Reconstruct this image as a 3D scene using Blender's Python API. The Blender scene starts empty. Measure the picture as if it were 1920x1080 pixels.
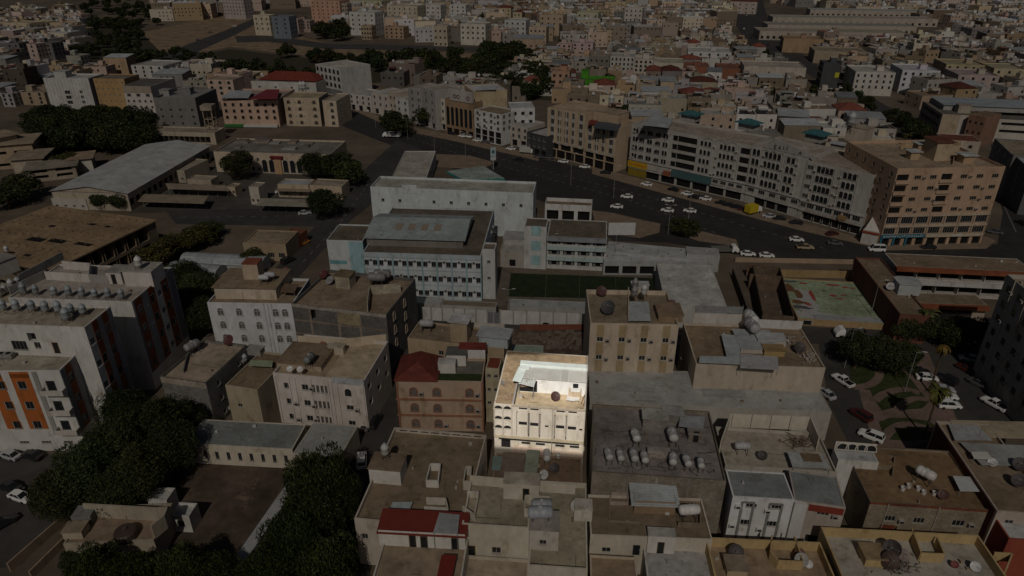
import bpy, math, random
from mathutils import Vector, Matrix
RAD = math.radians
R = random.Random(11)
SC = bpy.context.scene
COL = SC.collection
# ------------------------------------------------------------------ camera
CAM_H, PITCH, FPX = 78.0, 27.0, 1300.0          # metres above ground, degrees down, focal length in photo pixels
cd = bpy.data.cameras.new('camera'); cam = bpy.data.objects.new('camera', cd); COL.objects.link(cam)
cam.location = (0, 0, CAM_H); cam.rotation_euler = (RAD(90-PITCH), 0, 0)
cd.sensor_width = 36; cd.lens = FPX/1920*36; cd.clip_start = 1; cd.clip_end = 6000
SC.camera = cam
# ------------------------------------------------------------------ sky, sun, exposure
SUN_EL, SUN_AZ = 42.5, 4.0                       # sun stands behind the drone; azimuth of the direction the shadows point to
w_ = bpy.data.worlds.new('World'); SC.world = w_; w_.use_nodes = True
nt = w_.node_tree; bg = nt.nodes['Background']
sk = nt.nodes.new('ShaderNodeTexSky'); sk.sky_type = 'NISHITA'; sk.sun_disc = False
sk.sun_elevation = RAD(SUN_EL); sk.sun_rotation = RAD(180+SUN_AZ)
sk.air_density = .6; sk.dust_density = 6.0; sk.altitude = 1500; sk.ozone_density = 0
nt.links.new(sk.outputs[0], bg.inputs[0]); bg.inputs[1].default_value = 0.055
SUNV = Vector((math.sin(RAD(SUN_AZ))*math.cos(RAD(SUN_EL)), math.cos(RAD(SUN_AZ))*math.cos(RAD(SUN_EL)), -math.sin(RAD(SUN_EL))))
sl = bpy.data.lights.new('sun', 'SUN'); sl.energy = 4.4; sl.angle = RAD(.53); sl.color = (1, .92, .81)
so = bpy.data.objects.new('sun', sl); COL.objects.link(so); so.rotation_euler = SUNV.to_track_quat('-Z', 'Y').to_euler()
SC.view_settings.view_transform = 'Standard'; SC.view_settings.look = 'None'
SC.view_settings.gamma = 1; SC.view_settings.use_curve_mapping = False
SC.view_settings.exposure = -2.35
SC.cycles.max_bounces = 5; SC.cycles.diffuse_bounces = 3; SC.cycles.glossy_bounces = 2; SC.cycles.transparent_max_bounces = 8
SC.cycles.use_denoising = True
# ------------------------------------------------------------------ survey helpers
_s, _c = math.sin(RAD(PITCH)), math.cos(RAD(PITCH))
def site(x, y, z=0.0):
    """ground-plan point (metres) of a spot surveyed at photo pixel x, y and height z"""
    dx, dy = (x-960)/FPX, (540-y)/FPX
    k = (z-CAM_H)/(-_s+dy*_c)
    return Vector((dx*k, (_c+dy*_s)*k, z))
def height(yt, yb):
    """height of a wall whose foot is seen at row yb and whose top at row yt"""
    Y = site(960, yb).y; dy = (540-yt)/FPX
    return CAM_H+Y*(-_s+dy*_c)/(_c+dy*_s)
def srgb(r, g, b):
    f = lambda c: (c/255/12.92 if c <= 10 else ((c/255+.055)/1.055)**2.4)
    return (f(r), f(g), f(b), 1)
# ------------------------------------------------------------------ materials
MATS = {}
def mat(name, rough=.9, base=None, noise=0.0, nscale=.35, stretch=1.0, bump=0.0, bscale=20., metal=0., brick=None, wave=None, spots=None, spec=.3, stain=None):
    """procedural material; base None takes the object's own colour"""
    if name in MATS: return MATS[name]
    m = bpy.data.materials.new(name); m.use_nodes = True; n = m.node_tree; N = n.nodes; L = n.links
    b = N['Principled BSDF']; b.inputs['Roughness'].default_value = rough; b.inputs['Metallic'].default_value = metal
    b.inputs['Specular IOR Level'].default_value = spec
    if base is None:
        oi = N.new('ShaderNodeObjectInfo'); col = oi.outputs['Color']
    else:
        rgb = N.new('ShaderNodeRGB'); rgb.outputs[0].default_value = (*base[:3], 1); col = rgb.outputs[0]
    ge = N.new('ShaderNodeNewGeometry'); mp = N.new('ShaderNodeMapping')
    mp.inputs['Scale'].default_value = (1, 1, 1/stretch); L.new(ge.outputs['Position'], mp.inputs[0])
    def mix(a, bcol, fac, mode='MULTIPLY'):
        x = N.new('ShaderNodeMix'); x.data_type = 'RGBA'; x.blend_type = mode
        if isinstance(fac, float): x.inputs[0].default_value = fac
        else: L.new(fac, x.inputs[0])
        L.new(a, x.inputs[6])
        if isinstance(bcol, tuple): x.inputs[7].default_value = bcol
        else: L.new(bcol, x.inputs[7])
        return x.outputs[2]
    def ramp(inp, p0, p1, c0, c1):
        r = N.new('ShaderNodeValToRGB'); e = r.color_ramp.elements
        e[0].position, e[1].position = p0, p1; e[0].color, e[1].color = c0, c1
        L.new(inp, r.inputs[0]); return r.outputs[0]
    if brick:
        bt = N.new('ShaderNodeTexBrick'); bt.inputs['Scale'].default_value = 1
        bt.inputs['Brick Width'].default_value, bt.inputs['Row Height'].default_value = brick[0], brick[1]
        bt.inputs['Mortar Size'].default_value = brick[2]
        bt.inputs['Color1'].default_value = (.82, .82, .82, 1); bt.inputs['Color2'].default_value = (1.1, 1.1, 1.1, 1); bt.inputs['Mortar'].default_value = (*brick[3], 1)
        tc = N.new('ShaderNodeTexCoord'); m2 = N.new('ShaderNodeMapping'); m2.inputs['Rotation'].default_value = (RAD(90), 0, 0)
        sp = N.new('ShaderNodeSeparateXYZ'); L.new(tc.outputs['Object'], sp.inputs[0])
        ad = N.new('ShaderNodeMath'); L.new(sp.outputs[0], ad.inputs[0]); L.new(sp.outputs[1], ad.inputs[1])
        cb = N.new('ShaderNodeCombineXYZ'); L.new(ad.outputs[0], cb.inputs[0]); L.new(sp.outputs[2], cb.inputs[1])
        L.new(cb.outputs[0], bt.inputs['Vector']); col = mix(col, bt.outputs[0], 1.0)
    if noise:
        for sc, am in ((nscale, noise), (nscale*5.3, noise*.7)):
            t = N.new('ShaderNodeTexNoise'); t.inputs['Scale'].default_value = sc; t.inputs['Detail'].default_value = 6; t.inputs['Roughness'].default_value = .62
            L.new(mp.outputs[0], t.inputs['Vector'])
            lo = max(0., 1-am*1.5)
            col = mix(col, ramp(t.outputs[0], .32, .68, (lo, lo*.985, lo*.96, 1), (1+am*.35, 1+am*.35, 1+am*.35, 1)), 1.0)
    if stain:
        t = N.new('ShaderNodeTexNoise'); t.inputs['Scale'].default_value = stain[0]; t.inputs['Detail'].default_value = 7; t.inputs['Roughness'].default_value = .68; L.new(mp.outputs[0], t.inputs['Vector'])
        q = stain[1]; col = mix(col, ramp(t.outputs[0], .55, .66, (1, 1, 1, 1), (q, q*.96, q*.9, 1)), 1.0)
    if spots:
        t = N.new('ShaderNodeTexNoise'); t.inputs['Scale'].default_value = spots[0]; t.inputs['Detail'].default_value = 8; t.inputs['Roughness'].default_value = .7
        L.new(mp.outputs[0], t.inputs['Vector'])
        col = mix(col, (*spots[2], 1), ramp(t.outputs[0], spots[1], spots[1]+.07, (0, 0, 0, 1), (1, 1, 1, 1)), 'MIX')
    L.new(col, b.inputs['Base Color'])
    hgt = None
    if wave:
        tc = N.new('ShaderNodeTexCoord'); wv = N.new('ShaderNodeTexWave'); wv.bands_direction = wave[1]; wv.inputs['Scale'].default_value = wave[0]
        L.new(tc.outputs['Object'], wv.inputs[0]); hgt = wv.outputs[1]
        L.new(mix(col, ramp(wv.outputs[1], 0, .5, (.8, .8, .8, 1), (1, 1, 1, 1)), 1.0), b.inputs['Base Color'])
    elif bump:
        t = N.new('ShaderNodeTexNoise'); t.inputs['Scale'].default_value = bscale; t.inputs['Detail'].default_value = 4; L.new(ge.outputs['Position'], t.inputs['Vector']); hgt = t.outputs[0]
    if hgt:
        bp = N.new('ShaderNodeBump'); bp.inputs['Strength'].default_value = bump or .5; bp.inputs['Distance'].default_value = .06
        L.new(hgt, bp.inputs['Height']); L.new(bp.outputs[0], b.inputs['Normal'])
    MATS[name] = m; return m
PLASTER = mat('plaster', .92, noise=.13, nscale=.22, stretch=2.2, bump=.25, bscale=6, stain=(.55, .72))
ROOFM = mat('roof_screed', .95, noise=.26, nscale=.16, bump=.3, bscale=3, spots=(.35, .66, (.15, .12, .09)), stain=(.8, .68))
CONC = mat('concrete', .95, noise=.28, nscale=.3, bump=.4, bscale=5)
BLOCK = mat('concrete_block', .95, noise=.25, nscale=.4, brick=(.42, .21, .025, (.55, .53, .5)))
SHEET = mat('sheet_metal', .5, noise=.18, nscale=.25, stain=(.4, .76), wave=(1.1, 'X'), bump=.35, spec=.4)
SHEETY = mat('sheet_metal_cross', .5, noise=.18, nscale=.25, stain=(.35, .74), wave=(1.1, 'Y'), bump=.35, spec=.4)
TILE = mat('tile_roof', .8, noise=.22, nscale=.6, wave=(1.6, 'Y'), bump=.5)
PAINT = mat('paint', .45, noise=.08, nscale=.7)
CARP = mat('car_paint', .22, spec=.6)
GLASS = mat('window_glass', .12, base=(.016, .018, .02), spec=.35)
DARK = mat('dark_and_painted_shade', .9, base=(.007, .006, .006))  # black; painted shade inside openings, also plain dark grilles and fans
PALEG = mat('curtained_glass', .25, base=(.17, .165, .155), noise=.3, nscale=2, spec=.4)
STEEL = mat('dull_steel', .55, noise=.2, nscale=1.5, metal=.1)
RUBBER = mat('rubber', .8, base=(.012, .012, .012))
WOODM = mat('bark', .95, base=(.10, .07, .045), noise=.3, nscale=2)
# ------------------------------------------------------------------ mesh builder
class MB:
    def __init__(s): s.v = []; s.f = []; s.m = []; s.mi = 0
    def quad(s, *p):
        n = len(s.v); s.v += [tuple(q) for q in p]; s.f.append(tuple(range(n, n+len(p)))); s.m.append(s.mi)
    def box(s, x0, y0, z0, x1, y1, z1, bottom=True):
        n = len(s.v)
        s.v += [(x0, y0, z0), (x1, y0, z0), (x1, y1, z0), (x0, y1, z0), (x0, y0, z1), (x1, y0, z1), (x1, y1, z1), (x0, y1, z1)]
        F = [(4, 5, 6, 7), (0, 1, 5, 4), (1, 2, 6, 5), (2, 3, 7, 6), (3, 0, 4, 7)] + ([(3, 2, 1, 0)] if bottom else [])
        for f in F: s.f.append(tuple(n+i for i in f)); s.m.append(s.mi)
        return s
    def prism(s, poly, z0, z1):
        n = len(s.v); k = len(poly)
        s.v += [(p[0], p[1], z0) for p in poly] + [(p[0], p[1], z1) for p in poly]
        s.f.append(tuple(range(n+k, n+2*k))); s.m.append(s.mi)
        s.f.append(tuple(range(n+k-1, n-1, -1))); s.m.append(s.mi)
        for i in range(k):
            j = (i+1) % k; s.f.append((n+i, n+j, n+k+j, n+k+i)); s.m.append(s.mi)
        return s
    def tube(s, p0, p1, r0, r1=None, k=8, cap=True):
        r1 = r0 if r1 is None else r1
        a, b = Vector(p0), Vector(p1); d = (b-a).normalized(); u = d.orthogonal().normalized(); w = d.cross(u); n = len(s.v)
        for c, r in ((a, r0), (b, r1)):
            for i in range(k):
                t = 2*math.pi*i/k; s.v.append(tuple(c+u*(r*math.cos(t))+w*(r*math.sin(t))))
        for i in range(k):
            j = (i+1) % k; s.f.append((n+i, n+j, n+k+j, n+k+i)); s.m.append(s.mi)
        if cap:
            s.f.append(tuple(range(n+k-1, n-1, -1))); s.m.append(s.mi); s.f.append(tuple(range(n+k, n+2*k))); s.m.append(s.mi)
        return s
    def lathe(s, prof, k=12, o=(0, 0, 0), M=None):
        """profile of (radius, z) turned about the local z axis"""
        n = len(s.v)
        for r, z in prof:
            for i in range(k):
                t = 2*math.pi*i/k; q = Vector((r*math.cos(t), r*math.sin(t), z))
                if M: q = M @ q
                s.v.append(tuple(q+Vector(o)))
        for a in range(len(prof)-1):
            for i in range(k):
                j = (i+1) % k; s.f.append((n+a*k+i, n+a*k+j, n+(a+1)*k+j, n+(a+1)*k+i)); s.m.append(s.mi)
        return s
    def mesh(s, name, mats):
        me = bpy.data.meshes.new(name); me.from_pydata(s.v, [], s.f)
        for m in (mats if isinstance(mats, (list, tuple)) else [mats]): me.materials.append(m)
        if any(s.m): me.polygons.foreach_set('material_index', s.m)
        me.update(); return me
    def build(s, name, mats, parent=None, color=None, smooth=False):
        me = s.mesh(name, mats)
        if smooth: me.polygons.foreach_set('use_smooth', [True]*len(me.polygons))
        return put(name, me, parent, color)
def put(name, me, parent=None, color=None, loc=None, rz=0.0):
    o = bpy.data.objects.new(name, me); COL.objects.link(o)
    if parent: o.parent = parent
    if color: o.color = (*color[:3], 1)
    if loc is not None: o.location = loc
    if rz: o.rotation_euler = (0, 0, rz)
    return o
def tag(o, label=None, cat=None, group=None, kind=None):
    if label: o['label'] = label
    if cat: o['category'] = cat
    if group: o['group'] = group
    if kind: o['kind'] = kind
    return o
def thing(name, label, cat, loc, rz=0.0, group=None):
    o = bpy.data.objects.new(name, None); COL.objects.link(o); o.empty_display_size = .5
    o.location = loc; o.rotation_euler = (0, 0, rz); return tag(o, label, cat, group)
def copy_tree(o, parent=None):
    """a copy of a thing, its parts and their sub-parts (mesh data shared)"""
    c = o.copy(); COL.objects.link(c)
    if parent: c.parent = parent
    KIDS[c.name] = [copy_tree(ch, c) for ch in KIDS.get(o.name, ())]
    return c
def recolor(o, start, color):
    for c in KIDS[o.name]:
        if c.name.startswith(start): c.color = (*color[:3], 1)
KIDS = {}
def proto(o):
    """note the children of a thing so that it can be copied"""
    def rec(x):
        KIDS[x.name] = list(x.children)
        for ch in x.children: rec(ch)
    bpy.context.view_layer.update(); rec(o); return o
def struct(name, polys, z, m, color=None, parent=None):
    b = MB()
    for p in polys: b.quad(*[(q[0], q[1], z) for q in p])
    return tag(b.build(name, m, parent, color), kind='structure')
# ------------------------------------------------------------------ building kit
WM = {}
def win_mesh(w, h, style='win', pale=False):
    k = (round(w, 2), round(h, 2), style, pale)
    if k in WM: return WM[k]
    b = MB()
    if style == 'win':
        t = .07
        b.box(0, .04, 0, t, .13, h); b.box(w-t, .04, 0, w, .13, h); b.box(t, .04, 0, w-t, .13, t); b.box(t, .04, h-t, w-t, .13, h)
        nm = max(1, round(w/.9))
        for i in range(1, nm+1): 
            if nm > 0 and i <= nm-0 and nm+1 > i: x = w*i/(nm+1); b.box(x-.03, .06, t, x+.03, .12, h-t)
        b.box(-.06, -.09, -.08, w+.06, .03, -.005)
        b.mi = 1; b.quad((t, .11, t), (w-t, .11, t), (w-t, .11, h-t), (t, .11, h-t))
    elif style == 'door':
        t = .09
        b.box(0, .02, 0, t, .14, h); b.box(w-t, .02, 0, w, .14, h); b.box(t, .02, h-t, w-t, .14, h)
        b.mi = 1; b.quad((t, .1, 0), (w-t, .1, 0), (w-t, .1, h-t), (t, .1, h-t)); b.mi = 0
        b.box(w*.8, .03, h*.45, w*.84, .1, h*.52)
    else:                                             # arched window with raised surround
        r = w/2; n = 8; zc = h-r if h > r else .02
        def outline(e):
            p = [(w+e, 0), (w+e, zc)]
            p += [(r+(r+e)*math.cos(math.pi*i/n), zc+(r+e)*math.sin(math.pi*i/n)) for i in range(1, n)]
            return p+[(-e, zc), (-e, 0)]
        i_, o_ = outline(0), outline(.14)
        for q in range(len(i_)-1):
            a, c, d, e = i_[q], i_[q+1], o_[q+1], o_[q]
            b.quad((a[0], -.12, a[1]), (c[0], -.12, c[1]), (d[0], -.12, d[1]), (e[0], -.12, e[1]))
            b.quad((a[0], -.12, a[1]), (a[0], -.02, a[1]), (c[0], -.02, c[1]), (c[0], -.12, c[1]))
            b.quad((e[0], -.12, e[1]), (d[0], -.12, d[1]), (d[0], .02, d[1]), (e[0], .02, e[1]))
        b.box(-.2, -.16, -.1, w+.2, .02, -.004)
        if style == 'archm': b.box(r-.03, -.07, 0, r+.03, -.025, h-.05); b.box(.03, -.07, zc-.03, w-.03, -.025, zc+.03)
        b.mi = 1; b.quad(*[(p[0], -.02, p[1]) for p in i_])
    if style == 'arch' and pale == 'dark': me = b.mesh('window', [PAINT, DARK]); WM[k] = me; return me
    me = b.mesh({'door': 'door'}.get(style, 'window'), [PAINT, PALEG if pale else GLASS]); WM[k] = me; return me
def ac_mesh():
    if 'ac' not in WM:
        b = MB(); b.box(0, -.5, 0, .75, .02, .5); b.mi = 1; b.box(.1, -.515, .08, .65, -.5, .42); WM['ac'] = b.mesh('air_conditioner', [PAINT, DARK])
    return WM['ac']
def facade(b, w, h, ops, T, mi=0):
    """a wall of width w and height h with recessed openings (u0, u1, z0, z1, depth, material)"""
    us = sorted({0, w}.union(*[{o[0], o[1]} for o in ops]) if ops else {0, w}); zs = sorted({0, h}.union(*[{o[2], o[3]} for o in ops]) if ops else {0, h})
    inside = lambda u, z: any(o[0] < u < o[1] and o[2] < z < o[3] for o in ops)
    b.mi = mi
    for i in range(len(us)-1):
        z0 = None
        for j in range(len(zs)-1):
            hole = inside((us[i]+us[i+1])/2, (zs[j]+zs[j+1])/2)
            if not hole and z0 is None: z0 = zs[j]
            if z0 is not None and (hole or j == len(zs)-2):
                z1 = zs[j] if hole else zs[j+1]
                b.quad(T(us[i], 0, z0), T(us[i+1], 0, z0), T(us[i+1], 0, z1), T(us[i], 0, z1)); z0 = None
    for u0, u1, z0, z1, d, m in ops:
        b.mi = mi
        b.quad(T(u0, 0, z0), T(u1, 0, z0), T(u1, d, z0), T(u0, d, z0)); b.quad(T(u0, 0, z1), T(u1, 0, z1), T(u1, d, z1), T(u0, d, z1))
        b.quad(T(u0, 0, z0), T(u0, d, z0), T(u0, d, z1), T(u0, 0, z1)); b.quad(T(u1, 0, z0), T(u1, d, z0), T(u1, d, z1), T(u1, 0, z1))
        b.mi = m; b.quad(T(u0, d, z0), T(u1, d, z0), T(u1, d, z1), T(u0, d, z1))
    b.mi = 0
WHITE, CREAM, BEIGE, TAN, PINK, GREY, DGREY, BROWN = (.62, .62, .60), (.58, .51, .39), (.46, .36, .25), (.34, .25, .165), (.47, .30, .215), (.30, .295, .28), (.13, .13, .13), (.20, .13, .085)
ALLB = []
class Bld:
    """a building surveyed by the top of its front wall (A left, B right), its height and its depth"""
    def __init__(s, name, label, A, B, h=None, yb=None, C=None, D=None, d=None, wall=BEIGE, roof=None, fl=3, par=.9, cat='building',
                 front=(), right=(), left=(), back=(), wm=None, rm=None, group=None, z0=0.0, pt=.22, ang=None, joined=False, gb=False, dirD=False):
        s.jw = MB() if joined else None
        s.h = h = height(A[1], yb) if h is None else h
        a, b_ = site(*A, 0 if gb else h+z0), site(*B, 0 if gb else h+z0)
        if gb: a.z = b_.z = h+z0
        v = b_-a; s.w = v.length; s.rz = math.atan2(v.y, v.x)
        if dirD: e = site(*D, h+z0)-b_; ang = math.degrees(math.atan2(e.y, e.x))-90
        if ang is not None: s.rz = RAD(ang); s.w = abs(v.x*math.cos(s.rz)+v.y*math.sin(s.rz))
        nx = Vector((-math.sin(s.rz), math.cos(s.rz), 0))
        if C is not None: d = (site(*C, h+z0)-a).dot(nx)
        if D is not None: d = (site(*D, h+z0)-b_).dot(nx)
        s.d = max(d, 1.5); s.par = par; s.wall = wall; s.fl = fl; s.fh = (h-par)/fl; s.z0 = z0
        s.o = Vector((a.x, a.y, z0)); s.ux = Vector((math.cos(s.rz), math.sin(s.rz), 0)); s.uy = nx
        s.root = thing(name, label, cat, s.o, s.rz, group); s.zr = h-par; s.wm = wm or PLASTER
        w, dd = s.w, s.d
        s.T = {'front': (lambda u, e, z: (u, e, z), w), 'right': (lambda u, e, z: (w-e, u, z), dd), 'left': (lambda u, e, z: (e, dd-u, z), dd), 'back': (lambda u, e, z: (w-u, dd-e, z), w)}
        ALLB.append(s); mb = MB()
        for face, specs in (('front', front), ('right', right), ('left', left), ('back', back)):
            ops = []; T, W = s.T[face]
            for q in specs: s._spec(face, W, q, ops)
            facade(mb, W, h, ops, T)
        if s.jw is not None and s.jw.v: tag(s.jw.build('window', GLASS, s.root), kind='stuff')
        if par > 0:
            t = pt; zr = s.zr
            for x0, y0, x1, y1 in ((0, 0, w, t), (0, dd-t, w, dd), (0, t, t, dd-t), (w-t, t, w, dd-t)):
                mb.quad((x0, y0, h), (x1, y0, h), (x1, y1, h), (x0, y1, h))
            mb.quad((t, t, zr), (w-t, t, zr), (w-t, t, h), (t, t, h)); mb.quad((t, dd-t, zr), (w-t, dd-t, zr), (w-t, dd-t, h), (t, dd-t, h))
            mb.quad((t, t, zr), (t, dd-t, zr), (t, dd-t, h), (t, t, h)); mb.quad((w-t, t, zr), (w-t, dd-t, zr), (w-t, dd-t, h), (w-t, t, h))
        s.wobj = mb.build('wall', [s.wm, DARK], s.root, wall)
        rb = MB(); t = pt if par > 0 else -.0
        rb.box(t, t, s.zr-.25, w-t, dd-t, s.zr, bottom=False); s.roof = rb.build('roof', rm or ROOFM, s.root, roof or tuple(c*.85 for c in wall))
    def _spec(s, face, W, q, ops):
        T, _ = s.T[face]; k = q.get('k', 'win'); n = q.get('n', 3); a, b = q.get('a', 0)*W, q.get('b', 1)*W
        fw, fhh = q.get('w', 1.2), q.get('h', 1.4); rot = {'front': 0, 'right': RAD(90), 'left': RAD(-90), 'back': RAD(180)}[face]
        for f in q.get('fl', range(s.fl)):
            z = f*s.fh + q.get('s', 1.0)
            if z+fhh > s.h-.05: continue
            for i in range(n):
                if (i, f) in q.get('skip', ()): continue
                u = a+(b-a)*(i+.5)/n - fw/2
                if u < .05 or u+fw > W-.05: continue
                if s.jw is not None and k in ('win', 'arch', 'archm'):
                    s.jw.quad(T(u, -.03, z), T(u+fw, -.03, z), T(u+fw, -.03, z+fhh), T(u, -.03, z+fhh)); s.jw.quad(T(u-.1, -.1, z-.12), T(u+fw+.1, -.1, z-.12), T(u+fw+.1, -.0, z-.04), T(u-.1, -.0, z-.04)); continue
                if k in ('win', 'door', 'slot', 'shop'):
                    dp = q.get('d', {'win': .2, 'door': .15, 'slot': .35, 'shop': .5}[k])
                    ops.append((u, u+fw, z, z+fhh, dp, 1 if k in ('slot', 'shop') and not q.get('groove') else 0))  # slots and shops get black backs, interior shade painted in
                if k in ('win', 'door', 'arch', 'archm'):
                    o = put('door' if k == 'door' else 'window', win_mesh(fw, fhh, k, q.get('pale', False)), s.root, q.get('c', (.35, .33, .3)), T(u, 0, z)); o.rotation_euler = (0, 0, rot)
                if q.get('rail') :
                    rb = MB(); hh = q.get('rh', .9); pr = q.get('rp', .12)
                    rb.box(0, -pr, 0, fw, -.01, hh); o = rb.build('balcony', s.wm, s.root, q.get('rc', s.wall)); o.location = T(u, 0, z-.1); o.rotation_euler = (0, 0, rot)
                if R.random() < q.get('ac', 0):
                    o = put('air_conditioner', ac_mesh(), s.root, (.34, .32, .30), T(u+fw+.35 if u+fw+1.3 < W else u-1.1, 0, z+R.uniform(0, .4))); o.rotation_euler = (0, 0, rot)
    def loc(s, x, y, z=None):
        """local plan position of a roof spot seen at photo pixel x, y"""
        p = site(x, y, (s.zr if z is None else z)+s.z0)-s.o
        return p.dot(s.ux), p.dot(s.uy)
    def at(s, x, y, z=None):
        return site(x, y, (s.zr if z is None else z)+s.z0)
    def part(s, name, mb, m, color=None, parent=None): return mb.build(name, m, parent or s.root, color)
    def band(s, name, face, u0, u1, z0, z1, proud, color, m=None):
        """a slab standing proud of a face"""
        T, W = s.T[face]; mb = MB()
        p, q = T(u0*W, -proud, z0), T(u1*W, .0, z1)
        mb.box(min(p[0], q[0]), min(p[1], q[1]), z0, max(p[0], q[0]), max(p[1], q[1]), z1)
        return mb.build(name, m or s.wm, s.root, color or s.wall)
    def room(s, x, y, w, d, h, color=None, roofc=None, door=None, win=None, name='roof_room', m=None, over=.15, rm=None, slope=0, z=None):
        """a room on the roof whose front left foot is seen at photo pixel x, y; its local size is w, d, h"""
        lx, ly = s.loc(x, y, z); z = s.zr if z is None else z; mb = MB(); ops = []
        T = lambda u, e, zz: (lx+u, ly+e, z+zz)
        o = None
        if door is not None: ops.append((door, door+.95, 0, 2.05, .12, 1))
        if win is not None: ops.append((win, win+.9, 1.0, 1.8, .12, 1))
        facade(mb, w, h, ops, T)
        facade(mb, d, h, [], lambda u, e, zz: (lx+w-e, ly+u, z+zz)); facade(mb, d, h, [], lambda u, e, zz: (lx+e, ly+d-u, z+zz)); facade(mb, w, h, [], lambda u, e, zz: (lx+w-u, ly+d-e, z+zz))
        r = mb.build(name, [m or s.wm, DARK], s.root, color or s.wall)
        rb = MB(); e = over; a = z+h
        rb.v += [(lx-e, ly-e, a-slope), (lx+w+e, ly-e, a-slope), (lx+w+e, ly+d+e, a), (lx-e, ly+d+e, a)]; rb.v += [(p[0], p[1], p[2]+.16) for p in rb.v]
        for f in ((4, 5, 6, 7), (0, 1, 5, 4), (1, 2, 6, 5), (2, 3, 7, 6), (3, 0, 4, 7)): rb.f.append(f); rb.m.append(0)
        rb.build('roof', rm or ROOFM, r, roofc or s.roof.color[:3])
        if door is not None: put('door', win_mesh(.95, 2.05, 'door'), r, (.18, .13, .06), T(door, .0, 0))
        if win is not None: put('window', win_mesh(.9, .8, 'win'), r, (.3, .28, .26), T(win, 0, 1.0))
        return r
    def lowwall(s, pts, h=.9, t=.18, color=None, name='parapet'):
        """a thin wall along roof spots seen at photo pixels"""
        q = [Vector((*s.loc(*p), 0)) for p in pts]; mb = MB()
        for a, b in zip(q, q[1:]):
            dr = (b-a).normalized(); n = Vector((-dr.y, dr.x, 0))*t/2
            mb.prism([a-n, b-n, b+n, a+n], s.zr-.02, s.zr+h)
        return mb.build(name, s.wm, s.root, color or s.wall)
    def canopy(s, pts, z, color, m=None, name='canopy', t=.1, posts=True, drop=0):
        """a sheet roof on posts over roof spots seen at photo pixels (its corners, at height z above the roof)"""
        q = [s.loc(*p, s.zr+z) for p in pts]; mb = MB(); mb.prism(q, s.zr+z, s.zr+z+t)
        o = mb.build(name, m or SHEET, s.root, color)
        if posts and z > .4:
            pb = MB(); c = Vector((sum(p[0] for p in q)/len(q), sum(p[1] for p in q)/len(q), 0))
            for p in q: v = c+(Vector((*p, 0))-c)*.94; pb.tube((v.x, v.y, s.zr), (v.x, v.y, s.zr+z), .05, k=5)
            pb.build('post', STEEL, o, (.25, .25, .25))
        return o
# ------------------------------------------------------------------ things that stand on roofs and in streets
TANK = {}
def make_tank(kind):
    t = thing('water_tank', 'tank', 'water tank', (0, 0, -500))
    if kind == 'upright':                     # pale ribbed plastic tank on a square steel stand
        b = MB(); b.lathe([(0, 2.5), (.22, 2.46), (.46, 2.25), (.60, 1.95), (.63, 1.9), (.60, 1.86), (.63, 1.5), (.60, 1.46), (.63, 1.1), (.58, .85), (.40, .70), (0, .68)], 12)
        b.build('vessel', PAINT, t, (.50, .54, .57), True)
        b = MB(); b.lathe([(.2, 2.44), (.2, 2.58), (0, 2.6)], 10); b.build('lid', PAINT, t, (.42, .45, .48))
        b = MB()
        for x in (-.5, .5):
            for y in (-.5, .5): b.tube((x, y, 0), (x*.9, y*.9, .72), .05, k=5)
        b.box(-.6, -.6, .58, .6, -.5, .64); b.box(-.6, .5, .58, .6, .6, .64); b.build('stand', STEEL, t, (.12, .09, .07))
    elif kind == 'lying':                     # grey or white barrel lying on a frame
        M = Matrix.Rotation(RAD(90), 4, 'Y'); b = MB()
        b.lathe([(0, -1.3), (.45, -1.25), (.62, -1.05), (.66, -.7), (.64, -.68), (.66, -.5), (.66, 0), (.64, .02), (.66, .05), (.66, .7), (.64, .72), (.62, 1.05), (.45, 1.25), (0, 1.3)], 14, (0, 0, 1.75), M)
        b.build('vessel', PAINT, t, (.62, .62, .62), True)
        b = MB(); b.lathe([(.2, 2.35), (.2, 2.52), (0, 2.54)], 10); b.build('lid', PAINT, t, (.5, .5, .5))
        b = MB()
        for x in (-.8, .8):
            for y in (-.45, .45): b.tube((x, y, 0), (x, y, 1.25), .06, k=5)
            b.box(x-.07, -.5, 1.16, x+.07, .5, 1.25)
        b.build('stand', STEEL, t, (.10, .08, .07))
    return proto(t)
def tank(kind, p, label, rz=0.0, sc=1.0, color=None, group='water tanks on the roofs'):
    if kind not in TANK: t = TANK[kind] = make_tank(kind)
    else: t = copy_tree(TANK[kind])
    sc *= R.uniform(.92, 1.07); t.location = p; t.rotation_euler = (R.uniform(-.02, .02), R.uniform(-.03, .03), rz+R.uniform(-.06, .06)); t.scale = (sc, sc, sc*R.uniform(.94, 1.05)); tag(t, label, 'water tank', group)
    g = R.uniform(.72, 1.05); recolor(t, 'vessel', tuple(v*g for v in (color or (.6, .6, .6))))
    return t
DISH = {}
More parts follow.
